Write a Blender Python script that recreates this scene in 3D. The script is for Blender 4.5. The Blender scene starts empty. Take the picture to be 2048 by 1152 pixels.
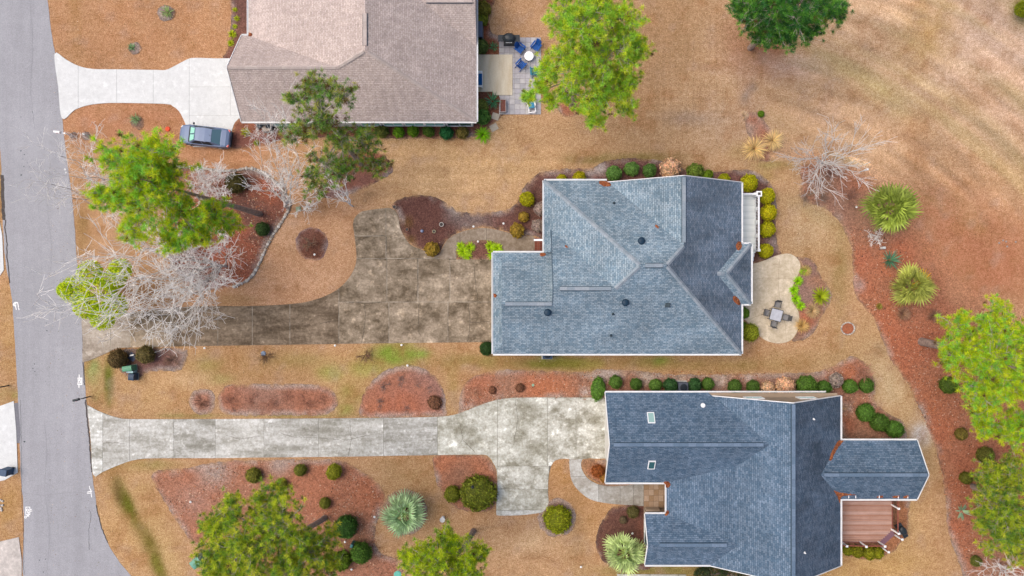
import bpy, bmesh, math, random
import numpy as np
from mathutils import Vector, Matrix, geometry
from mathutils.bvhtree import BVHTree

scene = bpy.context.scene
COL = scene.collection
R = math.radians

# ------------------------------------------------------------------ camera
HC, FP = 62.0, 1364.0            # drone height in metres, focal length in photo pixels
cam_d = bpy.data.cameras.new('camera')
cam_d.sensor_width = 36.0
cam_d.lens = 36.0 * FP / 2048.0
cam_d.clip_end = 6000.0
cam = bpy.data.objects.new('camera', cam_d)
cam.location = (0, 0, HC)
cam.rotation_euler = (0, 0, 0)
COL.objects.link(cam)
scene.camera = cam

# ------------------------------------------------------------------ overcast daylight
az, el = R(168), R(56)            # sun azimuth (counter-clockwise from +X) and elevation
sun_vec = Vector((math.cos(az) * math.cos(el), math.sin(az) * math.cos(el), math.sin(el)))
world = bpy.data.worlds.new('World')
scene.world = world
world.use_nodes = True
wn = world.node_tree.nodes
sky = wn.new('ShaderNodeTexSky')
sky.sky_type = 'NISHITA'
sky.sun_disc = False
sky.sun_elevation = el
sky.sun_rotation = math.atan2(sun_vec.x, sun_vec.y)
sky.air_density = 1.0
sky.dust_density = 6.0
sky.ozone_density = 1.0
world.node_tree.links.new(sky.outputs[0], wn['Background'].inputs[0])
wn['Background'].inputs[1].default_value = 0.14
sun_d = bpy.data.lights.new('sun', 'SUN')
sun_d.energy = 1.05
sun_d.angle = R(60)
sun_d.color = (1.0, 0.96, 0.90)
sun = bpy.data.objects.new('sun', sun_d)
sun.rotation_euler = sun_vec.to_track_quat('Z', 'Y').to_euler()
sun.location = (-40, 20, 60)
COL.objects.link(sun)

vs = scene.view_settings
vs.view_transform = 'Standard'
vs.look = 'None'
vs.gamma = 1.0
vs.use_curve_mapping = False
vs.exposure = 0.44
# ------------------------------------------------------------------ helpers
rng = np.random.default_rng(7)
random.seed(7)
GAIN = (1.5, 1.5, 1.5)

def G(px, py, z=0.0):
    k = (HC - z) / FP
    return ((px - 1024) * k, (576 - py) * k)

def lin1(c):
    c /= 255.0
    return c / 12.92 if c <= 0.04045 else ((c + 0.055) / 1.055) ** 2.4

def S(r, g, b):
    """base colour of a surface that reads as (r,g,b) lying flat in this light"""
    return (lin1(r) / GAIN[0], lin1(g) / GAIN[1], lin1(b) / GAIN[2])

MATS = {}
def M(name, col=(0.5, 0.5, 0.5), rough=0.85, metal=0.0, layers=(), attr=False, oc=False,
      bump=None, coord='pos', spec=0.25, trans=0.0):
    if name in MATS:
        return MATS[name]
    m = bpy.data.materials.new(name)
    m.use_nodes = True
    nt = m.node_tree
    N, L = nt.nodes, nt.links
    b = N['Principled BSDF']
    b.inputs['Roughness'].default_value = rough
    b.inputs['Metallic'].default_value = metal
    b.inputs['Specular IOR Level'].default_value = spec
    if trans:
        b.inputs['Transmission Weight'].default_value = trans
    if coord == 'pos':
        cs = N.new('ShaderNodeNewGeometry').outputs['Position']
    else:
        cs = N.new('ShaderNodeTexCoord').outputs['UV' if coord == 'uv' else 'Object']
    cur = None
    if attr:
        a = N.new('ShaderNodeAttribute'); a.attribute_name = 'Col'
        cur = a.outputs['Color']
    if oc:
        o = N.new('ShaderNodeObjectInfo')
        if cur is None:
            cur = o.outputs['Color']
        else:
            x = N.new('ShaderNodeMix'); x.data_type = 'RGBA'; x.blend_type = 'MULTIPLY'
            x.inputs[0].default_value = 1
            L.new(cur, x.inputs[6]); L.new(o.outputs['Color'], x.inputs[7]); cur = x.outputs[2]
    if cur is None:
        rgb = N.new('ShaderNodeRGB'); rgb.outputs[0].default_value = (*col, 1)
        cur = rgb.outputs[0]
    for ly in layers:
        sc, lo, hi, det = ly[:4]
        st = ly[4] if len(ly) > 4 else None
        v = cs
        if st:
            mp = N.new('ShaderNodeMapping'); mp.inputs['Scale'].default_value = st
            L.new(cs, mp.inputs[0]); v = mp.outputs[0]
        nz = N.new('ShaderNodeTexNoise'); nz.inputs['Scale'].default_value = sc
        nz.inputs['Detail'].default_value = det; nz.inputs['Roughness'].default_value = 0.65
        L.new(v, nz.inputs['Vector'])
        mr = N.new('ShaderNodeMapRange')
        r0, r1 = ly[5] if len(ly) > 5 else (.32, .68)
        mr.inputs[1].default_value = r0; mr.inputs[2].default_value = r1
        L.new(nz.outputs[0], mr.inputs[0])
        x = N.new('ShaderNodeMix'); x.data_type = 'RGBA'
        lo3 = lo if isinstance(lo, tuple) else (lo,) * 3
        hi3 = hi if isinstance(hi, tuple) else (hi,) * 3
        x.inputs[6].default_value = (*lo3, 1); x.inputs[7].default_value = (*hi3, 1)
        L.new(mr.outputs[0], x.inputs[0])
        y = N.new('ShaderNodeMix'); y.data_type = 'RGBA'; y.blend_type = 'MULTIPLY'
        y.inputs[0].default_value = 1
        L.new(cur, y.inputs[6]); L.new(x.outputs[2], y.inputs[7]); cur = y.outputs[2]
    L.new(cur, b.inputs['Base Color'])
    if bump:
        nz = N.new('ShaderNodeTexNoise'); nz.inputs['Scale'].default_value = bump[0]
        nz.inputs['Detail'].default_value = 4
        L.new(cs, nz.inputs['Vector'])
        bp = N.new('ShaderNodeBump'); bp.inputs['Strength'].default_value = bump[1]
        bp.inputs['Distance'].default_value = bump[2]
        L.new(nz.outputs[0], bp.inputs['Height']); L.new(bp.outputs[0], b.inputs['Normal'])
    MATS[name] = m
    return m

class MB:
    """collects faces for one mesh"""
    def __init__(s):
        s.v = []; s.f = []; s.uv = []; s.smooth = False
    def face(s, pts, uv=None):
        i = len(s.v); s.v += [tuple(p) for p in pts]
        s.f.append(tuple(range(i, i + len(pts)))); s.uv.append(uv)
    def box(s, c, size, rz=0.0, top=1.0, M4=None):
        hx, hy, hz = size[0] / 2, size[1] / 2, size[2] / 2
        P = []
        for z, k in ((-hz, 1.0), (hz, top)):
            for x, y in ((-hx, -hy), (hx, -hy), (hx, hy), (-hx, hy)):
                P.append(Vector((x * k, y * k, z)))
        T = Matrix.Translation(c) @ Matrix.Rotation(rz, 4, 'Z')
        if M4 is not None:
            T = Matrix.Translation(c) @ M4
        P = [T @ p for p in P]
        for q in ((3, 2, 1, 0), (4, 5, 6, 7), (0, 1, 5, 4), (1, 2, 6, 5), (2, 3, 7, 6), (3, 0, 4, 7)):
            s.face([P[k] for k in q])
        return s
    def beam(s, a, b, w, h, up=(0, 0, 1)):
        a, b = Vector(a), Vector(b); d = (b - a); L = d.length
        if L < 1e-6: return s
        d.normalize(); u = Vector(up)
        if abs(d.dot(u)) > 0.99: u = Vector((1, 0, 0))
        side = d.cross(u).normalized(); upv = side.cross(d).normalized()
        m = Matrix((d, side, upv)).transposed().to_4x4()
        return s.box((a + b) / 2, (L, w, h), M4=m)
    def tube(s, a, b, r0, r1, n=8, cap=True):
        a, b = Vector(a), Vector(b); d = (b - a)
        if d.length < 1e-6: return s
        d.normalize(); u = Vector((0, 0, 1)) if abs(d.z) < 0.95 else Vector((1, 0, 0))
        e = d.cross(u).normalized(); f = d.cross(e)
        A = [a + (e * math.cos(t) + f * math.sin(t)) * r0 for t in [2 * math.pi * k / n for k in range(n)]]
        B = [b + (e * math.cos(t) + f * math.sin(t)) * r1 for t in [2 * math.pi * k / n for k in range(n)]]
        for k in range(n):
            j = (k + 1) % n
            s.face([A[k], A[j], B[j], B[k]])
        if cap:
            s.face(A[::-1]); s.face(B)
        return s
    def lathe(s, prof, c=(0, 0, 0), n=16, sx=1.0, sy=1.0):
        rings = [[(c[0] + r * sx * math.cos(2 * math.pi * k / n), c[1] + r * sy * math.sin(2 * math.pi * k / n), c[2] + z)
                  for k in range(n)] for r, z in prof]
        for i in range(len(rings) - 1):
            for k in range(n):
                j = (k + 1) % n
                s.face([rings[i][k], rings[i][j], rings[i + 1][j], rings[i + 1][k]])
        s.face(rings[0][::-1]); s.face(rings[-1])
        return s
    def prism(s, poly, z0, z1):
        P = [Vector((p[0], p[1])) for p in poly]
        area = sum(P[i].x * P[(i + 1) % len(P)].y - P[(i + 1) % len(P)].x * P[i].y for i in range(len(P)))
        if area < 0: P = P[::-1]
        tess = geometry.tessellate_polygon([[Vector((p.x, p.y, 0)) for p in P]])
        i = len(s.v)
        s.v += [(p.x, p.y, z1) for p in P] + [(p.x, p.y, z0) for p in P]
        n = len(P)
        for t in tess:
            a, b, c = t
            cr = (P[b] - P[a]).cross(P[c] - P[a])
            if cr < 0: a, b, c = a, c, b
            s.f.append((i + a, i + b, i + c)); s.uv.append(None)
        for k in range(n):
            j = (k + 1) % n
            s.f.append((i + n + k, i + n + j, i + j, i + k)); s.uv.append(None)
        return s
    def build(s, name, mat, parent=None, loc=None, smooth=False):
        me = bpy.data.meshes.new(name)
        me.from_pydata(s.v, [], s.f)
        if any(u is not None for u in s.uv):
            ul = me.uv_layers.new(name='UVMap')
            k = 0
            for fi, f in enumerate(s.f):
                for j in range(len(f)):
                    if s.uv[fi] is not None: ul.data[k].uv = s.uv[fi][j]
                    k += 1
        if smooth:
            me.polygons.foreach_set('use_smooth', [True] * len(me.polygons))
        me.update()
        return obj(name, me, mat, parent, loc)

def obj(name, me, mat, parent=None, loc=None):
    o = bpy.data.objects.new(name, me)
    if mat is not None and not me.materials:
        me.materials.append(mat)
    COL.objects.link(o)
    if parent is not None:
        o.parent = parent
        if loc is None:     # mesh is in world coordinates
            q = parent
            off = Vector((0, 0, 0))
            while q is not None:
                off += q.location; q = q.parent
            o.location = -off
    if loc is not None:
        o.location = loc
    return o

def npmesh(name, V, T, col=None, smooth=False):
    """V (n,3), T (m,3) or (m,4) numpy arrays -> mesh, optional per-vertex colour"""
    me = bpy.data.meshes.new(name)
    V = np.ascontiguousarray(V, dtype=np.float32); T = np.ascontiguousarray(T, dtype=np.int32)
    k = T.shape[1]
    me.vertices.add(len(V)); me.vertices.foreach_set('co', V.ravel())
    me.loops.add(T.size); me.loops.foreach_set('vertex_index', T.ravel())
    me.polygons.add(len(T))
    me.polygons.foreach_set('loop_start', np.arange(0, T.size, k, dtype=np.int32))
    if smooth:
        me.polygons.foreach_set('use_smooth', np.ones(len(T), dtype=bool))
    if col is not None:
        a = me.color_attributes.new('Col', 'FLOAT_COLOR', 'POINT')
        c = np.ones((len(V), 4), dtype=np.float32); c[:, :3] = col
        a.data.foreach_set('color', c.ravel())
    me.update(calc_edges=True)
    me.validate()
    return me

def tag(o, label, cat, group=None, kind=None):
    if label: o['label'] = label
    if cat: o['category'] = cat
    if group: o['group'] = group
    if kind: o['kind'] = kind
    return o

def empty(name, loc=(0, 0, 0), rz=0.0):
    o = bpy.data.objects.new(name, None)
    o.empty_display_size = 0.2
    o.location = loc; o.rotation_euler = (0, 0, rz)
    COL.objects.link(o)
    return o

def structure(o):
    o['kind'] = 'structure'
    return o

def smooth_poly(pts, closed=True, step=5.0):
    """Catmull-Rom through pixel points, resampled about every `step` pixels"""
    n = len(pts); out = []
    rngk = range(n) if closed else range(n - 1)
    for i in rngk:
        if closed:
            p0, p1, p2, p3 = pts[i - 1], pts[i], pts[(i + 1) % n], pts[(i + 2) % n]
        else:
            p0, p1, p2, p3 = pts[max(i - 1, 0)], pts[i], pts[i + 1], pts[min(i + 2, n - 1)]
        d = math.hypot(p2[0] - p1[0], p2[1] - p1[1])
        m = max(1, int(d / step))
        for k in range(m):
            t = k / m
            q = [0.5 * (2 * p1[a] + (p2[a] - p0[a]) * t + (2 * p0[a] - 5 * p1[a] + 4 * p2[a] - p3[a]) * t * t
                        + (3 * p1[a] - p0[a] - 3 * p2[a] + p3[a]) * t ** 3) for a in (0, 1)]
            out.append((q[0], q[1]))
    if not closed: out.append(pts[-1])
    return out

def clip_rect(poly, x0, y0, x1, y1):
    def half(P, ins, cut):
        out = []
        for i in range(len(P)):
            a, b = P[i - 1], P[i]
            ia, ib = ins(a), ins(b)
            if ib:
                if not ia: out.append(cut(a, b))
                out.append(b)
            elif ia: out.append(cut(a, b))
        return out
    def cx(X): return lambda a, b: (X, a[1] + (b[1] - a[1]) * (X - a[0]) / (b[0] - a[0]))
    def cy(Y): return lambda a, b: (a[0] + (b[0] - a[0]) * (Y - a[1]) / (b[1] - a[1]), Y)
    P = poly
    for ins, cut in ((lambda p: p[0] >= x0, cx(x0)), (lambda p: p[0] <= x1, cx(x1)),
                     (lambda p: p[1] >= y0, cy(y0)), (lambda p: p[1] <= y1, cy(y1))):
        if len(P) < 3: return []
        P = half(P, ins, cut)
    q = []
    for p in P:
        if not q or math.hypot(p[0] - q[-1][0], p[1] - q[-1][1]) > 0.05: q.append(p)
    return q

def vnoise(x, y, scale, seed=0):
    """value noise 0..1 over numpy arrays (pixel coordinates)"""
    g = np.random.default_rng(seed).random((256, 256))
    u, v = x / scale + 1000.37, y / scale + 1000.71
    i, j = np.floor(u).astype(int), np.floor(v).astype(int)
    fu, fv = u - i, v - j
    fu = fu * fu * (3 - 2 * fu); fv = fv * fv * (3 - 2 * fv)
    i &= 255; j &= 255; i1 = (i + 1) & 255; j1 = (j + 1) & 255
    return (g[i, j] * (1 - fu) + g[i1, j] * fu) * (1 - fv) + (g[i, j1] * (1 - fu) + g[i1, j1] * fu) * fv

def fnoise(x, y, scale, seed=0, oct=4):
    s = 0; a = 1; t = 0
    for o in range(oct):
        s = s + a * vnoise(x, y, scale / 2 ** o, seed + o * 13); t += a; a *= 0.55
    return s / t

def inside(px, py, poly):
    c = np.zeros(px.shape, bool)
    n = len(poly)
    for i in range(n):
        x1, y1 = poly[i]; x2, y2 = poly[i - 1]
        m = ((y1 > py) != (y2 > py)) & (px < (x2 - x1) * (py - y1) / ((y2 - y1) or 1e-9) + x1)
        c ^= m
    return c

def edge_dist(px, py, poly):
    d = np.full(px.shape, 1e9)
    n = len(poly)
    for i in range(n):
        x1, y1 = poly[i]; x2, y2 = poly[(i + 1) % n]
        dx, dy = x2 - x1, y2 - y1
        L = dx * dx + dy * dy or 1e-9
        t = np.clip(((px - x1) * dx + (py - y1) * dy) / L, 0, 1)
        d = np.minimum(d, np.hypot(px - x1 - t * dx, py - y1 - t * dy))
    return d

def strip(name, pts, w, z, mat, parent=None, closed=False, h=0.0):
    """flat ribbon along world points (x,y)"""
    mb = MB(); P = [Vector(p) for p in pts]
    n = len(P)
    Ls, Rs = [], []
    for i in range(n):
        a = P[max(i - 1, 0)]; b = P[min(i + 1, n - 1)]
        d = (b - a).normalized(); nrm = Vector((-d.y, d.x))
        Ls.append(P[i] + nrm * w / 2); Rs.append(P[i] - nrm * w / 2)
    for i in range(n - 1):
        mb.face([(Rs[i].x, Rs[i].y, z), (Rs[i + 1].x, Rs[i + 1].y, z), (Ls[i + 1].x, Ls[i + 1].y, z), (Ls[i].x, Ls[i].y, z)])
    return mb.build(name, mat, parent)
# ------------------------------------------------------------------ ground colours
def lin3(c):
    return np.array([lin1(c[0]) / GAIN[0], lin1(c[1]) / GAIN[1], lin1(c[2]) / GAIN[2]])

# patches of differently coloured turf: px, py, rx, ry, rotation, colour, strength
TURF = [
    (300, 60, 260, 120, 0, (192, 140, 96), .9), (260, 240, 200, 60, 0, (190, 132, 92), .9),
    (450, 310, 130, 50, 0, (192, 134, 92), .8), (560, 560, 160, 110, 0, (203, 153, 112), .9),
    (900, 330, 260, 110, 0, (216, 174, 122), 1.0), (640, 430, 120, 60, 0, (200, 152, 112), .8),
    (1350, 120, 170, 170, 0, (172, 134, 92), .95), (1300, 270, 260, 60, 0, (186, 148, 104), .8),
    (1800, 140, 330, 230, 0, (212, 176, 136), 1.0), (1990, 90, 180, 140, 0, (222, 188, 160), .9),
    (1850, 70, 60, 90, 20, (182, 146, 84), .7), (1760, 190, 120, 22, 35, (176, 164, 100), .5),
    (2010, 260, 140, 110, 20, (212, 174, 140), .9), (1900, 210, 140, 30, -20, (180, 136, 90), .5),
    (1980, 360, 200, 60, 25, (205, 160, 115), .8), (1900, 480, 190, 90, 20, (192, 132, 92), .95),
    (1990, 520, 150, 90, 0, (186, 122, 84), .9), (1640, 200, 110, 110, 0, (202, 162, 120), .7),
    (1640, 490, 90, 120, 0, (186, 150, 104), .9), (1720, 700, 90, 60, 0, (190, 152, 104), .8),
    (1620, 720, 140, 22, 0, (180, 146, 98), .8), (1840, 830, 40, 90, -20, (200, 166, 116), .8),
    (1790, 1000, 70, 160, 0, (200, 160, 104), .9), (1700, 1130, 160, 40, 0, (196, 156, 92), .9),
    (560, 730, 420, 40, 0, (188, 146, 94), .9), (300, 790, 140, 50, 0, (196, 156, 104), .8),
    (790, 710, 48, 22, 0, (128, 156, 34), .95), (735, 735, 34, 18, 0, (150, 158, 60), .7),
    (660, 745, 24, 16, 0, (150, 164, 66), .8), (845, 708, 14, 8, 0, (118, 170, 30), .7),
    (700, 790, 30, 30, 0, (158, 142, 66), .75), (690, 818, 18, 10, 0, (134, 156, 50), .8),
    (905, 770, 14, 60, 0, (178, 146, 84), .7), (960, 722, 70, 14, 0, (150, 134, 64), .8),
    (1110, 727, 90, 14, 0, (128, 122, 40), .9), (1180, 728, 40, 12, 0, (150, 140, 50), .7),
    (1310, 726, 60, 14, 0, (140, 132, 56), .75), (1320, 722, 16, 9, 0, (116, 146, 24), .7),
    (1440, 732, 120, 14, 0, (160, 132, 74), .8), (1100, 712, 22, 8, 0, (100, 130, 30), .7),
    (185, 740, 16, 26, 0, (144, 156, 84), .9), (195, 790, 14, 20, 0, (158, 150, 80), .7),
    (213, 690, 9, 6, 0, (120, 150, 50), .7), (415, 730, 30, 18, 0, (166, 150, 78), .6),
    (440, 758, 26, 10, 0, (160, 156, 80), .7), (380, 832, 60, 6, 0, (130, 134, 60), .6),
    (600, 832, 110, 6, 0, (126, 136, 60), .6), (218, 765, 9, 40, 0, (112, 116, 30), .85),
    (300, 930, 60, 12, 0, (160, 148, 74), .6),
    (280, 1040, 60, 130, -24, (190, 154, 96), .7), (340, 1120, 20, 50, -30, (206, 172, 112), .6),
    (240, 1090, 26, 60, -30, (202, 160, 102), .7),
    (820, 950, 70, 40, 0, (188, 150, 100), .8), (880, 1060, 120, 60, 0, (196, 152, 104), .8),
    (1080, 1110, 160, 60, 0, (204, 160, 112), .95), (1180, 1000, 60, 60, 0, (184, 138, 84), .8),
    (1120, 950, 30, 30, 0, (180, 132, 72), .8), (1330, 1142, 120, 14, 0, (140, 132, 58), .9),
    (1440, 1140, 40, 14, 0, (100, 100, 50), .7), (1150, 1080, 24, 60, 0, (150, 124, 82), .4),
    (20, 660, 24, 90, 0, (192, 150, 92), .9), (14, 790, 20, 18, 0, (176, 156, 92), .6),
    (30, 788, 9, 8, 0, (150, 150, 60), .7), (20, 1020, 30, 60, 0, (184, 142, 82), .9),
    (2, 380, 6, 60, 0, (160, 130, 70), .8), (165, 450, 14, 60, 0, (150, 116, 60), .8),
    (180, 380, 30, 60, 0, (186, 140, 96), .6),
    (1500, 300, 40, 20, 0, (160, 140, 70), .5), (1530, 350, 40, 14, 0, (176, 146, 84), .6),
    (1250, 315, 90, 10, 0, (136, 120, 60), .7), (1180, 322, 50, 8, 0, (124, 112, 50), .6),
    (1530, 100, 55, 40, 10, (160, 92, 62), .95), (1480, 60, 40, 40, 0, (170, 120, 86), .5),
    (1510, 130, 50, 24, 0, (190, 150, 124), .6), (1490, 150, 14, 60, 0, (196, 158, 128), .6),
    (1500, 250, 24, 60, 0, (176, 136, 108), .6), (2046, 22, 22, 30, 0, (128, 122, 30), .9),
    (150, 20, 12, 120, -3, (184, 138, 82), .5), (130, 180, 30, 60, 0, (186, 146, 100), .3),
    (1842, 868, 20, 22, 0, (206, 198, 192), .95), (1775, 770, 30, 60, -25, (206, 180, 136), .7), (1760, 700, 14, 14, 0, (150, 132, 104), .5), (1505, 175, 9, 9, 0, (130, 124, 120), .6), (1490, 195, 8, 14, 20, (136, 128, 122), .5),
    (1600, 130, 50, 22, 0, (214, 180, 156), .6), (720, 395, 60, 14, -20, (150, 116, 86), .4), (1000, 330, 120, 30, 10, (206, 166, 112), .6),
    (252, 1008, 13, 52, -24, (112, 104, 24), 1.0), (262, 1020, 8, 34, -24, (104, 108, 16), .9), (304, 1102, 15, 60, -22, (124, 108, 40), .95), (318, 1138, 11, 30, -22, (122, 120, 26), .9), (236, 985, 8, 24, -10, (110, 84, 50), .6),
    (217, 760, 7, 46, 0, (108, 114, 28), 1.0), (212, 930, 40, 10, -20, (150, 146, 70), .7), (1550, 330, 40, 9, 0, (140, 134, 60), .6), (1680, 560, 16, 90, 0, (150, 126, 70), .6), (1620, 440, 50, 50, 0, (204, 172, 130), .7), (1450, 250, 60, 40, 0, (196, 164, 132), .6), (1380, 235, 50, 14, 0, (160, 138, 120), .5),
    (560, 460, 50, 30, 0, (214, 172, 134), .6), (640, 560, 60, 24, 0, (212, 166, 126), .7), (470, 600, 40, 10, 0, (160, 126, 76), .6), (880, 1000, 30, 60, 0, (170, 130, 82), .5), (1060, 1080, 60, 30, 0, (214, 176, 130), .7), (600, 720, 60, 14, 0, (176, 150, 88), .7), (380, 760, 40, 16, 0, (206, 170, 122), .7),
]
def lawn_colour(px, py):
    c = np.empty(px.shape + (3,)); c[...] = lin3((194, 150, 106))
    wob = 1 + 0.9 * (fnoise(px, py, 60, 5) - .5)
    for i, (x, y, rx, ry, rot, col, st) in enumerate(TURF):
        a = R(rot); dx, dy = px - x, py - y
        u = (dx * math.cos(a) + dy * math.sin(a)) / rx; v = (-dx * math.sin(a) + dy * math.cos(a)) / ry
        w = np.exp(-((u * u + v * v) * wob) ** 1.3 * .8) * st
        w = np.clip(w * (.45 + 1.1 * fnoise(px, py, 22, 40 + i % 7, 3)), 0, 1)
        c += (lin3(col) - c) * w[..., None]
    n = fnoise(px, py, 90, 21); c *= (.84 + .32 * n)[..., None]
    n2 = fnoise(px, py, 26, 77, 3)
    k = np.clip((n2 - .60) * 5, 0, 1)[..., None] * .35          # thin greyish bare spots
    c += (lin3((176, 146, 126)) - c) * k
    n3 = fnoise(px, py, 30, 99, 3)
    k = np.clip((n3 - .58) * 5, 0, 1)[..., None] * .45          # deep straw spots
    c += (lin3((164, 112, 62)) - c) * k
    g_ = c.mean(-1, keepdims=True); c = (c + (g_ * np.array([1.06, 1.0, .92]) - c) * .13) * 1.10
    # mowing streaks in the open field on the right
    f = np.clip((px - 1480) / 200, 0, 1) * np.clip((520 - py) / 160, 0, 1)
    rr = np.hypot(px - 1300, (py - 980) * 1.05); th = np.arctan2(py - 980, px - 1300) * 120
    s = fnoise(rr, th, 17, 31, 3)
    c *= (1 + f * (s - .5) * .95)[..., None]
    q = f * np.clip((fnoise(rr, th, 34, 37, 2) - .55) * 4, 0, 1)
    c += (lin3((168, 164, 96)) - c) * (q * .30)[..., None]
    f = np.exp(-((px - 1340) / 130) ** 4 - ((py - 180) / 130) ** 4)
    c *= (1 + f * .05 * (np.sin(px * .42) + np.sin(py * .5)))[..., None]
    s = fnoise(px * .02, py, 9, 61, 2)
    f = np.exp(-((px - 900) / 260) ** 2 - ((py - 345) / 60) ** 2)
    c *= (1 + f * (s - .5) * .35)[..., None]
    return c

M_turf = M('turf', attr=True, rough=.95, spec=.1,
           layers=[(.8, (.93, .91, .88), (1.08, 1.09, 1.12), 5), (3.2, (.86, .82, .76), (1.16, 1.20, 1.26), 6), (9, (.66, .58, .48), (1.34, 1.40, 1.50), 6), (24, (.66, .62, .56), (1.34, 1.38, 1.44), 3)], bump=(14, .8, .06))
xs = np.concatenate([[-2500, -800, -250, -110], np.arange(-60, 60.01, .3), [110, 250, 800, 2500]])
ys = np.concatenate([[-2500, -800, -250, -80], np.arange(-38, 38.01, .3), [80, 250, 800, 2500]])
X, Y = np.meshgrid(xs, ys)
nx, ny = len(xs), len(ys)
V = np.stack([X.ravel(), Y.ravel(), np.zeros(X.size)], 1)
i = np.arange(ny - 1)[:, None] * nx + np.arange(nx - 1)[None, :]
T = np.stack([i, i + 1, i + nx + 1, i + nx], -1).reshape(-1, 4)
PX, PY = np.clip(X.ravel() * 22 + 1024, -300, 2350), np.clip(576 - Y.ravel() * 22, -270, 1420)
GC = lawn_colour(PX, PY)
far = np.clip(np.maximum((np.abs(X.ravel()) - 50) / 9, (np.abs(Y.ravel()) - 29) / 8), 0, 1)[:, None]
GC += (lin3((198, 158, 116)) - GC) * far
structure(obj('ground', npmesh('ground', V, T, GC), M_turf))

# ------------------------------------------------------------------ road
M_asph = M('asphalt', col=S(178, 178, 184), rough=.95, spec=.15,
           layers=[(.12, .94, 1.06, 3), (1.1, .94, 1.06, 4, (1, .05, 1)), (1.5, .95, 1.05, 5), (9, .90, 1.10, 5), (30, .80, 1.20, 2)], bump=(60, .4, .01))
road_r = [(20, -900), (70, -300), (80, -140), (90, -40), (95, 0), (105, 80), (112, 115), (125, 240), (131, 300), (145, 400), (154, 520), (163, 620),
          (167, 700), (171, 780), (178, 860), (184, 945), (190, 990), (197, 1030), (215, 1085), (240, 1125), (262, 1152), (330, 1240), (460, 1420)]
road_l = [(150, 1520), (70, 1300), (60, 1240), (46, 1152), (48, 1060), (46, 1000), (42, 950), (36, 800), (31, 700), (23, 590), (12, 530), (7, 470), (3, 340), (-3, 260), (-20, 60), (-40, -140), (-50, -300), (-100, -900)]
rp = smooth_poly(road_r, False, 10) + smooth_poly(road_l, False, 10)
jr = lambda p: (p[0] + random.uniform(-.5, .5), p[1])
road = structure(MB().prism([G(*jr(p)) for p in rp], -.05, .014).build('road', M_asph))
# darker worn edge of the carriageway and its crack lines
M_crack = M('asphalt_crack', col=S(96, 98, 104), rough=1.0, layers=[(4, .7, 1.3, 4)])
M_soil = M('wet_soil', col=S(92, 86, 84), rough=1.0, layers=[(6, .7, 1.4, 5)])
def edge_run(pts, w, mat, name, parent, z):
    return strip(name, [G(x + random.uniform(-.7, .7), y) for x, y in smooth_poly(pts, False, 4)], w, z, mat, parent)
edge_run([(165, 630), (166, 690), (167, 730), (169, 770)], .09, M_soil, 'edge_crack', road, .019)
edge_run([(171, 800), (176, 850), (179, 880), (182, 920), (184, 944)], .12, M_soil, 'edge_crack', road, .0192)
edge_run([(192, 1010), (198, 1035), (206, 1062), (216, 1085)], .08, M_soil, 'edge_crack', road, .0194)
edge_run([(178, 1020), (182, 1030), (178, 1060), (179, 1100)], .03, M_crack, 'edge_crack', road, .0196)
edge_run([(12, 440), (10, 455), (14, 480), (14, 510), (17, 530), (18, 550), (20, 566)], .10, M_soil, 'edge_crack', road, .0198)
edge_run([(5, 350), (6, 400), (8, 440)], .30, M_soil, 'edge_crack', road, .020)
edge_run([(41, 800), (43, 900), (44, 1000), (47, 1060), (48, 1150)], .03, M_crack, 'edge_crack', road, .0202)
for pts in ([(60, 0), (66, 90), (62, 180), (70, 260)], [(100, 330), (96, 420), (104, 500), (98, 560)], [(88, 840), (94, 900), (90, 980), (99, 1060), (94, 1152)], [(24, 600), (60, 604), (110, 598), (160, 606)], [(45, 985), (90, 990), (150, 984), (188, 990)]):
    edge_run(pts, .018, M('hairline_crack', col=S(150, 150, 156), rough=1.0), 'hairline_crack', road, .0204 + random.uniform(0, .0004))
# tar drips scattered along the carriageway
M_tar = M('tar', col=S(70, 84, 92), rough=.6)
for (x, y, r) in [(42, 302, 1.4), (49, 309, 1.3), (46, 318, .9), (48, 333, 1.4), (55, 326, .8), (59, 334, .9), (43, 350, 1.8), (62, 356, 1.0), (59, 372, .9),
                  (62, 387, .6), (93, 646, .9), (94, 661, 1.3), (98, 669, .8), (69, 728, 1.3), (66, 737, 1.1), (70, 743, 1.1), (72, 750, 1.0), (62, 742, .7),
                  (99, 735, .6), (91, 763, .5), (125, 700, .6), (49, 883, 1.9), (65, 224, 1.0), (42, 234, 1.0), (50, 283, .6), (85, 280, .6),
                  (79, 1120, 1.2), (91, 1118, 1.0), (87, 1144, 1.1), (100, 960, .8), (85, 1045, .6)]:
    c = G(x, y); n = 9
    pts = [(c[0] + r / 22 * random.uniform(.6, 1.3) * math.cos(a), c[1] + r / 22 * random.uniform(.6, 1.3) * math.sin(a)) for a in np.linspace(0, 6.28, n, endpoint=False)]
    MB().prism(pts, .012, .0185).build('tar_spot', M_tar, road)

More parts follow.
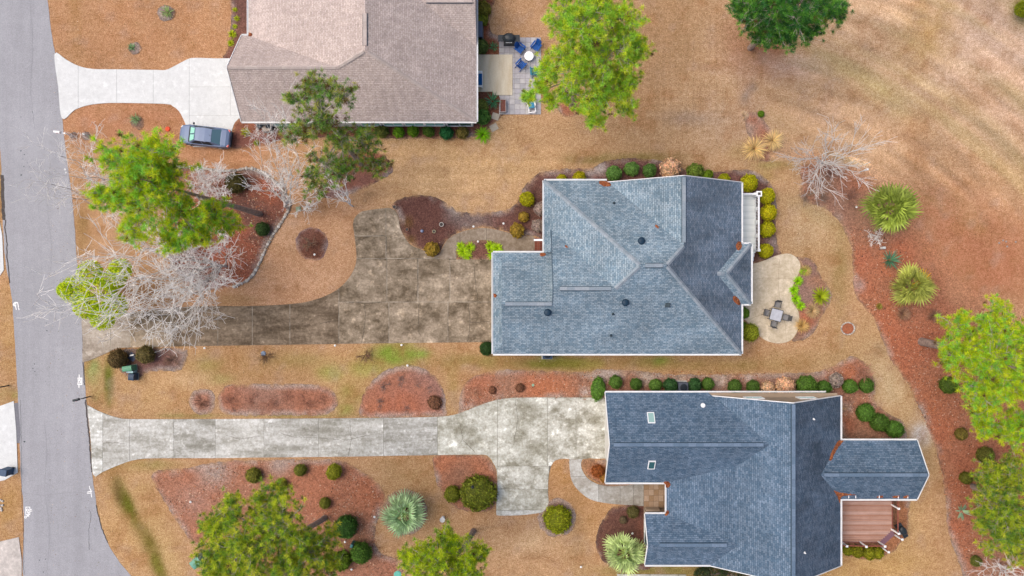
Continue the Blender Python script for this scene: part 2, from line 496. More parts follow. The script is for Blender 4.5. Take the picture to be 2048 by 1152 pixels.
# ------------------------------------------------------------------ concrete slabs
def conc(name, a, b, dark, streak=(1, 1, 1), sc=.55, hi=1.0):
    top = tuple(hi * (1 + .6 * (1 - d_)) for d_ in dark)
    return M(name, col=a, rough=.9, spec=.2,
             layers=[(sc, dark, top, 8, streak, (.38, .62)), (sc * 2.3, 1.0, tuple(min(1.6, t_ * 1.12) for t_ in top), 7, None, (.56, .66)), (2.2, b, tuple(min(1.28, 2.05 - d_) for d_ in b), 7), (5.5, tuple(max(.5, d_ * .98) for d_ in b), tuple(min(1.22, 2.0 - d_) for d_ in b), 6), (22, .86, 1.14, 4)], bump=(50, .25, .008))
M_white = conc('new_concrete', S(236, 238, 238), (.97, .97, .97), (.97, .97, .97))
M_brown = [conc('stained_concrete_%d' % k, c, (.76, .74, .70), (.58, .55, .50), (.7, 1, 1), s * 1.0, 1.3) for k, (c, s) in
           enumerate([(S(150, 136, 119), .5), (S(144, 130, 113), .8), (S(154, 140, 123), .6)])]
M_dark = conc('dark_stained_concrete', S(134, 119, 102), (.76, .73, .69), (.58, .55, .51), (.3, 1, 1), 1.0, 1.1)
M_pale = [conc('weathered_concrete_%d' % k, c, (.82, .81, .78), (.66, .65, .61), (.22, 1, 1), s * 1.3, 1.06) for k, (c, s) in
          enumerate([(S(202, 201, 195), .5), (S(192, 191, 185), .7), (S(212, 212, 206), .9)])]
M_olive = [conc('mildewed_concrete_%d' % k, c, (.80, .78, .73), (.60, .58, .52), (.8, 1, 1), s * 1.0, 1.08) for k, (c, s) in
           enumerate([(S(201, 200, 192), .45), (S(203, 202, 195), .8)])]
M_joint = M('joint_fill', col=S(92, 84, 74), rough=1.0)

def slabs(name, outline, cells, mats, z=.045, gap=.3, sm=True, joint=None):
    P = smooth_poly(outline, True, 6) if sm else outline
    root = structure(MB().prism([G(*p) for p in P], -.03, z - .012).build(name, joint or M_joint))
    for i, (x0, y0, x1, y1, mi) in enumerate(cells):
        q = clip_rect(P, x0 + gap, y0 + gap, x1 - gap, y1 - gap)
        if len(q) < 3: continue
        dz = random.uniform(-.004, .004)
        MB().prism([G(*p) for p in q], -.02, z + dz).build('slab', mats[mi], root)
    return root

def cols(xs_, y0, y1, m):
    return [(xs_[k], y0, xs_[k + 1], y1, m[k % len(m)] if isinstance(m, list) else m) for k in range(len(xs_) - 1)]

d3 = [(110, 108), (132, 119), (155, 131), (185, 138), (240, 139), (310, 140), (332, 140), (350, 132), (375, 119), (390, 116), (430, 117), (489, 117), (490, 120),
      (490, 232), (488, 234), (478, 237), (470, 245), (464, 262), (462, 280), (462, 293), (458, 294), (388, 294), (384, 292), (378, 268), (372, 250), (366, 236), (358, 222), (345, 212), (330, 208),
      (240, 206), (205, 207), (175, 211), (150, 220), (125, 237), (117, 175)]
slabs('driveway_white', d3, [(100, 90, 157, 300, 0), (157, 90, 234, 300, 0), (234, 90, 307, 300, 0), (307, 90, 379, 300, 0),
                       (379, 90, 461, 174, 0), (379, 174, 461, 231, 0), (461, 90, 500, 231, 0), (379, 231, 500, 300, 0)], [M_white], gap=.22, joint=M('pale_joint', col=S(176, 176, 172)))
d1 = [(164, 640), (166, 680), (166, 724), (176, 722), (200, 712), (222, 702), (240, 696), (300, 694), (400, 692), (600, 689), (800, 686), (990, 684), (1010, 684), (1010, 521), (990, 519), (930, 519), (900, 519),
      (880, 516), (862, 512), (845, 500), (822, 490), (810, 475), (800, 455), (797, 435), (793, 425), (780, 416), (740, 420), (720, 425), (708, 438), (706, 448),
      (710, 480), (713, 510), (711, 530), (700, 553), (680, 575), (655, 590), (620, 602), (580, 608), (500, 612), (420, 612), (350, 615), (260, 625), (200, 632), (175, 634)]
c1 = [(150, 600, 222, 730, 3), (222, 600, 261, 730, 3), (261, 600, 299, 730, 0), (299, 600, 348, 730, 0), (348, 600, 436, 730, 4), (436, 600, 505, 730, 4), (505, 600, 580, 730, 4), (580, 500, 678, 730, 4),
      (690, 400, 772, 472, 2), (690, 472, 772, 517, 1), (772, 400, 870, 517, 2),
      (678, 517, 774, 604, 0), (774, 517, 836, 604, 1), (836, 517, 900, 604, 0), (900, 517, 1012, 604, 2),
      (678, 604, 778, 700, 1), (778, 604, 896, 700, 0), (896, 604, 1012, 700, 1)]
drive1 = slabs('driveway_brown', d1, c1, gap=.5, joint=M('chalky_joint', col=S(200, 190, 174), layers=[(.8, .35, 1.1, 4, None, (.42, .58))]), mats=M_brown + [conc('drive_apron_concrete', S(186, 174, 160), (.84, .82, .8), (.72, .69, .66), (.3, 1, 1)), M_dark])
def crack(parent, pts, z, w=.035, mat=None):
    q = []
    for k in range(len(pts) - 1):
        a, b = pts[k], pts[k + 1]; m = max(2, int(math.hypot(b[0] - a[0], b[1] - a[1]) / 4))
        for t in range(m):
            f = t / m; q.append((a[0] + (b[0] - a[0]) * f + random.uniform(-1, 1) * .7, a[1] + (b[1] - a[1]) * f + random.uniform(-1, 1) * .7))
    q.append(pts[-1])
    strip('crack', [G(*p) for p in q], w, z, mat or M_joint, parent)
for pts in ([(730, 607), (731, 640), (727, 665), (724, 686)], [(838, 604), (837, 640), (838, 665), (841, 671)], [(937, 608), (940, 640), (938, 668), (935, 683)],
            [(941, 645), (960, 644), (980, 643)], [(640, 647), (652, 644), (674, 641)], [(712, 481), (735, 475), (752, 470), (770, 472)], [(773, 474), (774, 516)],
            [(835, 520), (836, 560), (832, 600)], [(948, 532), (950, 560), (956, 600)], [(693, 606), (715, 604), (728, 608), (745, 606), (772, 603)]):
    crack(drive1, pts, .0535)
d2 = [(175, 810), (179, 812), (200, 823), (235, 835), (270, 838), (420, 838), (600, 837), (720, 836), (820, 835), (880, 833), (910, 829), (940, 818), (975, 805), (1010, 797), (1060, 795), (1150, 795), (1215, 795), (1240, 795), (1240, 917),
      (1215, 917), (1186, 917), (1180, 916), (1165, 918), (1140, 918), (1128, 917), (1112, 920), (1103, 930), (1097, 955), (1096, 985), (1097, 1005), (1090, 1020), (1075, 1026), (1040, 1030), (1000, 1031), (993, 1030),
      (993, 1005), (995, 975), (993, 940), (986, 925), (975, 911), (950, 909), (870, 910), (800, 911), (700, 913), (600, 914), (500, 915), (430, 916), (340, 916), (290, 917), (260, 922), (230, 933), (205, 944), (187, 949), (182, 880)]
c2 = [(160, 780, 206, 960, 2), (206, 780, 260, 960, 0), (260, 780, 348, 960, 0), (348, 780, 431, 960, 1), (431, 780, 528, 960, 0), (528, 780, 637, 960, 1), (637, 780, 767, 960, 0), (767, 780, 875, 960, 1), (875, 780, 995, 960, 3),
      (995, 780, 1095, 932, 3), (1095, 780, 1152, 932, 4), (1152, 780, 1242, 932, 4), (985, 932, 1098, 978, 4), (985, 978, 1098, 1020, 3), (985, 1020, 1098, 1040, 2)]
drive2 = slabs('driveway_pale', d2, c2, M_pale + M_olive, gap=.34, joint=M('grey_joint', col=S(134, 130, 120)))
for pts in ([(562, 866), (590, 874), (640, 876), (690, 880), (740, 870)], [(206, 886), (230, 885), (255, 888)], [(700, 840), (703, 880), (697, 912)], [(920, 845), (926, 880), (950, 905)],
            [(1030, 800), (1036, 840), (1028, 880)], [(453, 870), (480, 878), (520, 872)]):
    crack(drive2, pts, .0535, .025)
M_walk = [conc('walk_concrete_%d' % k, c, (.88, .86, .84), (.80, .77, .73)) for k, c in enumerate([S(164, 148, 130), S(176, 172, 164), S(202, 200, 194)])]
w1 = [(862, 513), (880, 517), (912, 520), (911, 505), (913, 497), (925, 488), (945, 482), (970, 480), (990, 484), (1003, 491), (1009, 503), (1040, 503), (1068, 503), (1068, 474), (1050, 472), (1020, 466), (990, 459), (965, 456), (940, 459),
      (912, 468), (895, 480), (885, 495), (878, 510)]
slabs('path_curved', w1, [(850, 440, 920, 518, 0), (920, 440, 973, 518, 0), (973, 440, 1075, 518, 0)], M_walk, z=.05)
w2 = [(1139, 918), (1140, 945), (1143, 960), (1152, 975), (1165, 988), (1180, 998), (1200, 1004), (1230, 1008), (1270, 1010), (1292, 1011), (1292, 970), (1240, 972), (1215, 972), (1195, 968), (1180, 960), (1170, 950), (1163, 937), (1162, 925), (1165, 918), (1150, 919)]
slabs('path_pale', w2, [(1130, 910, 1175, 953, 2), (1130, 953, 1197, 1010, 2), (1197, 953, 1240, 1012, 1), (1240, 953, 1267, 1012, 1), (1267, 953, 1295, 1012, 1)], M_walk, z=.05)
pt = [(1470, 535), (1503, 528), (1520, 524), (1545, 514), (1565, 508), (1580, 508), (1592, 515), (1600, 528), (1598, 545), (1590, 560), (1584, 578), (1583, 595), (1588, 610), (1596, 622), (1598, 638), (1596, 655), (1590, 670),
      (1580, 681), (1565, 686), (1548, 686), (1530, 680), (1515, 668), (1500, 650), (1490, 640), (1470, 625)]
M_patio = conc('cream_concrete', S(226, 210, 184), (.92, .91, .89), (.88, .86, .83))
pp = smooth_poly(pt, True, 5)
patio = structure(MB().prism([G(*p) for p in pp], -.02, .055).build('patio', M_patio))
for pts in ([(1572, 688), (1570, 650), (1560, 600), (1556, 560), (1560, 510)], [(1500, 638), (1520, 630), (1545, 625)], [(1505, 560), (1530, 556), (1590, 558)]):
    strip('patio_joint', [G(*p) for p in smooth_poly(pts, False, 6)], .02, .0575, M('patio_joint', col=S(170, 152, 128)), patio)
# drives across the street, only their ends in view
slabs('driveway_across_street', [(-60, 855), (0, 812), (28, 802), (33, 860), (36, 945), (10, 960), (-60, 975)], [(-70, 790, -10, 990, 0), (-10, 790, 40, 990, 0)], [M_white], sm=False)
slabs('driveway_across_street', [(-60, 1100), (0, 1083), (38, 1074), (44, 1120), (44, 1200), (-60, 1200)], [(-70, 1060, 60, 1210, 0)], [conc('greyed_concrete', S(214, 206, 200), (.9,) * 3, (.88,) * 3)], sm=False)
slabs('driveway_across_street', [(-40, 445), (0, 445), (5, 470), (8, 540), (0, 552), (-40, 556)], [(-50, 430, 20, 560, 0)], [M_white], sm=False)
strip('oil_stain', [G(*p) for p in [(32, 806), (35, 840), (37, 870), (35, 886)]], .38, .0205, M('oil_stain', col=S(134, 134, 142), layers=[(6, .85, 1.15, 4)]), road)

# ------------------------------------------------------------------ planting beds
M_mulch = M('mulch', attr=True, rough=1.0, spec=.08, layers=[(2.2, .84, 1.18, 4), (8, (.62, .60, .60), (1.44, 1.44, 1.46), 6), (17, (.66, .62, .60), (1.42, 1.44, 1.50), 5), (40, .7, 1.36, 3)], bump=(16, 1.0, .07))
STRAW, RUST, MULCH, BROWN, PLUM = (186, 100, 62), (172, 104, 80), (128, 88, 76), (112, 84, 68), (134, 98, 90)
bedn = [0]
def bed(poly, base, alt=None, sand=.35, sandc=(176, 164, 156), edge=(112, 96, 86), patches=(), fade=None, sm=True, amp=1.5, nm='mulch_bed', mixw=None):
    P = smooth_poly(poly, True, 5) if sm else poly
    P = [(x + random.uniform(-amp, amp), y + random.uniform(-amp, amp)) for x, y in P]
    a = np.array(P); x0, y0 = a.min(0); x1, y1 = a.max(0)
    st = 5.0 if (x1 - x0) * (y1 - y0) < 90000 else 8.0
    gx, gy = np.meshgrid(np.arange(x0, x1, st), np.arange(y0, y1, st))
    gx = gx.ravel() + rng.uniform(-1.6, 1.6, gx.size); gy = gy.ravel() + rng.uniform(-1.6, 1.6, gy.size)
    k = inside(gx, gy, P); gx, gy = gx[k], gy[k]
    k = edge_dist(gx, gy, P) > 2.2; gx, gy = gx[k], gy[k]
    n = len(P)
    pts = [Vector(p) for p in P] + [Vector((float(u), float(w))) for u, w in zip(gx, gy)]
    res = geometry.delaunay_2d_cdt(pts, [], [list(range(n))], 1, 1e-4)
    vv = np.array([(v.x, v.y) for v in res[0]])
    tris = np.array([[f[0], f[2], f[1]] for f in res[2] if len(f) == 3])
    d = edge_dist(vv[:, 0], vv[:, 1], P)
    px, py = vv[:, 0], vv[:, 1]
    c = np.empty((len(vv), 3)); c[:] = lin3(base)
    if alt is not None:
        w = np.clip((fnoise(px, py, 70, 300 + bedn[0]) - .38) * 4, 0, 1)
        c += (lin3(alt) - c) * w[:, None]
    for (x, y, r, col) in patches:
        w = np.clip(1.25 - np.hypot(px - x, py - y) / r, 0, 1) * np.clip(.35 + 1.3 * fnoise(px, py, 18, 11), 0, 1)
        c += (lin3(col) - c) * w[:, None]
    w = np.clip(1.2 - d / 11, 0, 1) * np.clip((fnoise(px, py, 34, 500 + bedn[0]) - (.62 - sand * .5)) * 6, 0, 1)
    c += (lin3(sandc) - c) * w[:, None]
    w = np.clip(1.3 - d / 3.0, 0, 1) * np.clip(.35 + .9 * fnoise(px, py, 30, 900), 0, 1)
    c += (lin3(edge) - c) * w[:, None] * .8
    g_ = lin3((176, 148, 122)); mixw = (.04 if base[0] < 145 else .28) if mixw is None else mixw; c = (c + (g_ - c) * mixw) * (1.06 if mixw > .1 else .96)
    w = np.clip(1.1 - d / 5.0, 0, 1) * np.clip((fnoise(px, py, 12, 640) - .42) * 5, 0, 1) * .75
    c += (lawn_colour(px, py) - c) * w[:, None]
    if fade is not None:
        w = fade(px, py, d)
        c += (lawn_colour(px, py) - c) * w[:, None]
    z = .010 + bedn[0] * .0008 + .035 * np.clip(d / 14, 0, 1) + .02 * (fnoise(px, py, 9, 3) - .5) * np.clip(d / 6, 0, 1)
    Vw = np.stack([(px - 1024) * HC / FP, (576 - py) * HC / FP, z], 1)
    bedn[0] += 1
    return structure(obj(nm, npmesh(nm, Vw, tris, c, smooth=True), M_mulch))

def ring(cx, cy, r, n=22, jit=.03):
    return [(cx + r * random.uniform(1 - jit, 1 + jit) * math.cos(2 * math.pi * k / n), cy + r * random.uniform(1 - jit, 1 + jit) * math.sin(2 * math.pi * k / n)) for k in range(n)]

bed([(345, 330), (400, 337), (440, 342), (470, 341), (500, 337), (524, 344), (548, 360), (570, 385), (580, 403), (578, 418), (566, 440), (546, 470), (530, 500), (512, 540), (492, 562), (470, 570), (430, 580), (380, 574), (345, 535), (326, 480), (326, 400)],
    MULCH, RUST, .25, patches=[(540, 380, 30, (170, 96, 66)), (505, 420, 30, (118, 84, 76)), (400, 360, 40, (168, 136, 120))])
bed(ring(624, 488, 33), MULCH, (120, 78, 62), .2, edge=(150, 132, 136))
bed([(783, 412), (800, 398), (830, 391), (860, 392), (885, 400), (905, 415), (925, 424), (950, 425), (985, 424), (1010, 420), (1030, 410), (1040, 395), (1045, 380), (1055, 365), (1070, 350), (1090, 342), (1120, 338), (1170, 337),
     (1185, 335), (1205, 325), (1235, 318), (1270, 316), (1310, 320), (1345, 330), (1375, 340), (1420, 345), (1470, 340), (1495, 338), (1520, 347), (1540, 365), (1550, 390), (1553, 420), (1551, 450), (1553, 475), (1560, 500), (1562, 511), (1520, 525), (1503, 529),
     (1470, 528), (1462, 400), (1440, 385), (1120, 385), (1100, 395), (1100, 470), (1068, 473), (1050, 471), (1020, 465), (990, 458), (965, 455), (940, 458), (912, 467), (894, 480), (884, 495), (877, 512), (862, 512), (845, 499), (822, 489), (810, 474), (801, 455), (798, 435), (793, 422)],
    (130, 92, 84), (112, 76, 68), .25, patches=[(950, 440, 40, (138, 120, 112)), (915, 430, 30, (126, 110, 104)), (1060, 410, 40, (100, 72, 62)), (1200, 336, 16, (196, 186, 180)), (1180, 342, 14, (190, 180, 176)), (1510, 350, 14, (170, 160, 160)), (1545, 490, 20, (150, 130, 124)), (1400, 345, 26, (176, 164, 156)), (815, 445, 14, (118, 86, 52)), (822, 480, 12, (112, 84, 48))])
bed([(911, 505), (913, 497), (925, 488), (945, 482), (970, 480), (990, 484), (1003, 491), (1011, 502), (1010, 518), (960, 519), (915, 518)], BROWN, MULCH, .1)
bed([(1592, 514), (1612, 515), (1630, 525), (1638, 545), (1655, 570), (1664, 595), (1652, 620), (1641, 634), (1636, 650), (1622, 670), (1600, 682), (1584, 681), (1592, 670), (1598, 638), (1588, 610), (1583, 595), (1590, 560), (1599, 545), (1601, 528)],
    (158, 110, 84), (140, 106, 100), .2, patches=[(1610, 640, 26, (178, 92, 62)), (1620, 590, 26, (142, 112, 106))], edge=(104, 96, 84))
bed([(1488, 230), (1496, 270), (1504, 305), (1520, 322), (1560, 322), (1596, 335), (1601, 360), (1599, 385), (1612, 404), (1640, 412), (1666, 430), (1690, 465), (1703, 500), (1706, 545), (1708, 582), (1726, 612), (1746, 637), (1763, 675), (1776, 710), (1790, 732), (1812, 762),
     (1832, 802), (1846, 832), (1860, 872), (1872, 904), (1884, 950), (1890, 1000), (1896, 1060), (1912, 1110), (1926, 1152), (1940, 1210), (2160, 1210), (2160, 640), (2080, 630), (1985, 600), (1920, 560), (1872, 500), (1836, 440), (1800, 390), (1765, 350), (1730, 322), (1660, 300), (1590, 290), (1540, 255), (1515, 225)],
    (176, 92, 58), (168, 100, 70), .3, fade=lambda x, y, d: np.clip(1.15 - d / 46, 0, 1) * np.clip((x - 1700 - (y - 420) * .62) / 60, 0, 1) * (y < 660) + np.clip(1.2 - d / 40, 0, 1) * (y < 330) * (x > 1540) * .9,
    patches=[(1560, 300, 50, (150, 112, 94)), (1640, 370, 60, (146, 110, 92)), (1690, 420, 50, (140, 106, 94)), (1740, 440, 60, (158, 112, 90)), (1720, 520, 30, (176, 92, 62)), (1500, 260, 24, (168, 140, 124)), (1800, 660, 70, (178, 92, 58)),
             (1870, 800, 60, (170, 92, 58)), (1830, 620, 50, (176, 106, 76)), (1920, 600, 50, (176, 110, 78)), (1990, 1140, 60, (156, 112, 90)), (1890, 700, 40, (168, 84, 54)), (1716, 570, 16, (176, 152, 146)), (1775, 420, 60, (170, 124, 98))])
bed([(224, 703), (236, 720), (243, 745), (262, 758), (282, 754), (300, 744), (330, 742), (356, 742), (370, 728), (376, 705), (366, 697), (300, 696), (246, 698)], PLUM, BROWN, .4, patches=[(360, 715, 20, (160, 132, 118))])
bed(ring(405, 803, 27), (168, 116, 96), (158, 100, 82), .9)
bed([(446, 776), (470, 769), (540, 768), (600, 768), (640, 769), (662, 778), (675, 798), (668, 820), (645, 830), (560, 831), (480, 831), (446, 826), (436, 802)], (166, 102, 78), (150, 106, 92), .55)
bed([(722, 833), (722, 810), (728, 785), (742, 765), (765, 745), (795, 733), (825, 731), (852, 740), (874, 756), (887, 780), (892, 805), (889, 833), (850, 834), (780, 835)], (164, 104, 82), (150, 104, 96), .4, patches=[(800, 825, 70, (178, 92, 58)), (745, 820, 20, (180, 104, 72))])
bed([(918, 828), (919, 800), (926, 772), (944, 756), (975, 744), (1010, 739), (1050, 740), (1100, 742), (1170, 744), (1200, 738), (1250, 740), (1300, 744), (1350, 749), (1450, 748), (1550, 745), (1620, 745), (1660, 735), (1682, 721), (1703, 713), (1722, 720), (1736, 735),
     (1748, 757), (1750, 780), (1750, 800), (1760, 815), (1782, 830), (1804, 842), (1814, 862), (1806, 884), (1740, 890), (1690, 890), (1672, 830), (1660, 815), (1240, 815), (1215, 806), (1188, 796), (1150, 796), (1060, 796), (1010, 798), (975, 806), (942, 819)],
    (158, 112, 90), (160, 108, 88), .35, patches=[(960, 770, 40, (172, 100, 70)), (1080, 775, 50, (188, 104, 64)), (1120, 785, 40, (188, 108, 66)), (1200, 742, 24, (206, 200, 194)), (1230, 742, 22, (200, 196, 190)), (1290, 752, 18, (204, 192, 178)), (1300, 760, 12, (204, 190, 176)), (1360, 752, 16, (204, 188, 168)), (1440, 760, 18, (204, 190, 178)),
        (1495, 752, 14, (198, 188, 182)), (1170, 785, 12, (196, 188, 182)), (1700, 745, 34, (178, 98, 64)), (1740, 820, 40, (170, 104, 76)), (1640, 745, 30, (164, 122, 110)), (1690, 850, 24, (174, 92, 60)), (1560, 755, 40, (152, 122, 110))], edge=(118, 106, 92))
bed([(303, 952), (312, 942), (340, 937), (380, 935), (430, 924), (500, 920), (570, 919), (640, 918), (680, 920), (710, 935), (740, 952), (760, 970), (769, 990), (769, 1010), (758, 1035), (750, 1060), (750, 1085), (760, 1105), (782, 1114), (802, 1130), (810, 1210), (490, 1210), (430, 1130), (392, 1092), (365, 1060), (345, 1030), (328, 1000), (312, 975)],
    (166, 108, 84), (172, 104, 76), .45, patches=[(740, 990, 50, (178, 100, 66)), (640, 960, 60, (174, 102, 72)), (390, 1000, 40, (170, 126, 110)), (700, 1090, 50, (128, 82, 62)), (430, 940, 40, (164, 150, 142)), (560, 925, 30, (170, 154, 146))])
bed([(870, 911), (910, 910), (950, 910), (974, 912), (985, 926), (992, 940), (994, 975), (992, 1005), (980, 1020), (950, 1024), (920, 1018), (900, 1005), (885, 985), (874, 965), (867, 935)], (180, 104, 68), (160, 100, 74), .15, patches=[(920, 950, 30, (140, 92, 72))])
bed(ring(808, 1024, 46), (156, 124, 98), (150, 118, 100), .6)
bed(ring(1114, 1035, 39), (150, 112, 98), (140, 106, 96), .9)
bed([(1224, 1014), (1248, 1010), (1310, 1012), (1310, 1128), (1250, 1140), (1228, 1138), (1205, 1120), (1195, 1105), (1191, 1085), (1195, 1060), (1208, 1036)], (140, 92, 76), (112, 78, 68), .25)
bed([(1163, 930), (1168, 920), (1184, 918), (1208, 919), (1235, 920), (1290, 945), (1290, 970), (1215, 971), (1190, 962), (1170, 947)], (156, 112, 78), (160, 110, 66), .2, patches=[(1195, 945, 18, (190, 92, 40))])
bed([(446, 117), (455, 100), (460, 60), (462, 30), (458, -10), (460, -80), (520, -80), (520, 60), (510, 90), (470, 118)], (132, 92, 80), (118, 84, 76), .1)
bed([(462, 294), (464, 262), (470, 245), (482, 236), (540, 233), (960, 235), (1000, 225), (1000, 235), (985, 250), (960, 268), (920, 276), (800, 277), (700, 276), (580, 276), (540, 288), (500, 296)], (140, 92, 80), (150, 96, 74), .1)
bed([(940, -60), (996, -60), (990, 0), (978, 20), (978, 45), (986, 66), (1000, 76), (1000, 112), (940, 114)], (136, 88, 66), (150, 86, 56), .1)
bed([(940, 178), (1002, 178), (1002, 226), (990, 240), (940, 240)], (126, 84, 70), (142, 90, 66), .1)
bed([(640, 385), (660, 398), (690, 393), (722, 380), (752, 366), (778, 350), (786, 334), (760, 305), (700, 296), (650, 326)], (138, 100, 92), (150, 96, 76), .25)
bed(ring(1140, 208, 27), (170, 98, 70), (150, 90, 66), .15)
bed([(1690, 990), (1812, 992), (1816, 1030), (1814, 1070), (1800, 1085), (1776, 1108), (1690, 1108)], (160, 96, 56), (170, 104, 60), .1)
for (x, y, rx) in ((332, 26, 17), (270, 97, 13), (275, 246, 14), (172, 272, 9), (148, 272, 8)):
    bed(ring(x, y, rx, 14, .1), (134, 110, 96), (146, 120, 104), .3, amp=.6)
# ------------------------------------------------------------------ houses
def shingle(name, c1, c2, c3, stain=.75, blotch=None, row=.155, wid=.31):
    m = bpy.data.materials.new(name); m.use_nodes = True
    N, L = m.node_tree.nodes, m.node_tree.links
    b = N['Principled BSDF']; b.inputs['Roughness'].default_value = .9; b.inputs['Specular IOR Level'].default_value = .2
    uv = N.new('ShaderNodeTexCoord').outputs['UV']
    br = N.new('ShaderNodeTexBrick')
    br.inputs['Color1'].default_value = (*c1, 1); br.inputs['Color2'].default_value = (*c2, 1)
    br.inputs['Mortar'].default_value = (*c3, 1)
    br.inputs['Scale'].default_value = 1; br.inputs['Mortar Size'].default_value = row * .12
    br.inputs['Mortar Smooth'].default_value = .4; br.inputs['Bias'].default_value = 0
    br.inputs['Brick Width'].default_value = wid; br.inputs['Row Height'].default_value = row
    br.offset = .37; br.squash = 1.0
    L.new(uv, br.inputs[0])
    cur = br.outputs[0]
    for sc, lo, hi, st in ((.35, stain, 1.12, (.6, 1, 1)), (1.6, .88, 1.10, (1.6, .5, 1)), (7, .82, 1.2, (1, 1, 1))):
        mp = N.new('ShaderNodeMapping'); mp.inputs['Scale'].default_value = st; L.new(uv, mp.inputs[0])
        nz = N.new('ShaderNodeTexNoise'); nz.inputs['Scale'].default_value = sc; nz.inputs['Detail'].default_value = 5
        L.new(mp.outputs[0], nz.inputs['Vector'])
        mr = N.new('ShaderNodeMapRange'); mr.inputs[1].default_value = .3; mr.inputs[2].default_value = .7
        mr.inputs[3].default_value = lo; mr.inputs[4].default_value = hi; L.new(nz.outputs[0], mr.inputs[0])
        x = N.new('ShaderNodeMix'); x.data_type = 'RGBA'; x.blend_type = 'MULTIPLY'; x.inputs[0].default_value = 1
        L.new(cur, x.inputs[6]); L.new(mr.outputs[0], x.inputs[7]); cur = x.outputs[2]
    if blotch:      # irregular algae staining, also carrying the painted shade of the east slopes
        nz = N.new('ShaderNodeTexNoise'); nz.inputs['Scale'].default_value = .42; nz.inputs['Detail'].default_value = 6; nz.inputs['Distortion'].default_value = .6
        mp = N.new('ShaderNodeMapping'); mp.inputs['Scale'].default_value = (1, .45, 1); L.new(uv, mp.inputs[0]); L.new(mp.outputs[0], nz.inputs['Vector'])
        mr = N.new('ShaderNodeMapRange'); mr.inputs[1].default_value = .36; mr.inputs[2].default_value = .60; mr.inputs[3].default_value = blotch; mr.inputs[4].default_value = 1.0
        L.new(nz.outputs[0], mr.inputs[0])
        x = N.new('ShaderNodeMix'); x.data_type = 'RGBA'; x.blend_type = 'MULTIPLY'; x.inputs[0].default_value = 1
        L.new(cur, x.inputs[6]); L.new(mr.outputs[0], x.inputs[7]); cur = x.outputs[2]
    L.new(cur, b.inputs['Base Color'])
    bp = N.new('ShaderNodeBump'); bp.inputs['Strength'].default_value = .5; bp.inputs['Distance'].default_value = .015
    bp.invert = True
    L.new(br.outputs['Fac'], bp.inputs['Height']); L.new(bp.outputs[0], b.inputs['Normal'])
    return m

SH1 = shingle('blue_grey_shingles', S(180, 196, 208), S(130, 154, 172), S(92, 122, 142), .74)
SH2 = shingle('slate_blue_shingles', S(132, 150, 172), S(90, 114, 138), S(64, 92, 116), .80)
SH1B = shingle('algae_and_shade_shingles', S(166, 178, 194), S(122, 142, 162), S(92, 116, 138), .78, .68)
SH2B = shingle('algae_and_shade_slate_shingles', S(130, 144, 164), S(92, 112, 134), S(68, 92, 114), .85, .72)
SH3 = shingle('taupe_shingles', S(222, 206, 200), S(200, 184, 177), S(180, 163, 157), .95)
CAP1 = [M('cap_grey_%d' % k, col=c, rough=.9, layers=[(9, .85, 1.15, 4)]) for k, c in enumerate([S(168, 178, 188), S(150, 164, 176), S(158, 170, 182)])]
CAP2 = [M('cap_slate_%d' % k, col=c, rough=.9, layers=[(9, .85, 1.15, 4)]) for k, c in enumerate([S(124, 144, 168), S(108, 130, 154), S(116, 136, 160)])]
CAP3 = [M('cap_taupe_%d' % k, col=c, rough=.9, layers=[(9, .9, 1.1, 4)]) for k, c in enumerate([S(210, 196, 190), S(200, 186, 180), S(205, 190, 184)])]
M_trim = M('white_trim', col=(.78, .79, .80), rough=.5, layers=[(3, .92, 1.04, 4)])
M_gutter_in = M('gutter_shadow', col=S(120, 124, 124), rough=.9)
M_dkline = M('vent_slot', col=S(64, 84, 100), rough=.9)
M_side1 = M('cream_siding', col=S(206, 196, 180), rough=.8, layers=[(2, .94, 1.05, 4), (14, .9, 1.05, 1, (.01, .01, 1))])
M_side2 = M('tan_siding', col=S(196, 174, 150), rough=.8, layers=[(2, .94, 1.05, 4), (14, .86, 1.05, 1, (.01, .01, 1))])
M_side3 = M('pale_siding', col=S(240, 246, 244), rough=.8, layers=[(2, .94, 1.05, 4), (14, .9, 1.05, 1, (.01, .01, 1))])
M_glass = M('window_glass', col=S(70, 120, 124), rough=.06, spec=.8)
M_glass_t = M('teal_reflection_glass', col=S(170, 236, 232), rough=.06, spec=.8)  # teal reflection put into the base colour of the panes
M_door = M('garage_door_paint', col=S(230, 228, 222), rough=.6, layers=[(3, .94, 1.04, 3)])
M_strawpile = M('straw_pile', attr=True, rough=1.0, layers=[(9, .65, 1.3, 4)])

def roof_mesh(planes, t=.10):
    """planes: list of (polygon xyz). top faces with slope UVs, undersides below"""
    mb = MB()
    for P in planes:
        P = [Vector(p) for p in P]
        n = Vector((0, 0, 0))
        for i in range(len(P)):
            n += P[i].cross(P[(i + 1) % len(P)])
        if n.z < 0: P = P[::-1]; n = -n
        n.normalize()
        hor = Vector((-n.y, n.x, 0)); hor = hor.normalized() if hor.length > 1e-6 else Vector((1, 0, 0))
        up = n.cross(hor)
        uv = [(p.dot(hor), p.dot(up)) for p in P]
        tess = geometry.tessellate_polygon([[Vector((p.x, p.y, 0)) for p in P]])
        for a, b, c in tess:
            tri = [P[a], P[b], P[c]]; tu = [uv[a], uv[b], uv[c]]
            if (tri[1] - tri[0]).cross(tri[2] - tri[0]).z < 0: tri = tri[::-1]; tu = tu[::-1]
            mb.face(tri, tu)
            mb.face([p - Vector((0, 0, t)) for p in tri[::-1]], tu[::-1])
        for i in range(len(P)):
            a, b = P[i], P[(i + 1) % len(P)]
            d = Vector((0, 0, t))
            mb.face([a - d, b - d, b, a], [(0, 0)] * 4)
    return mb

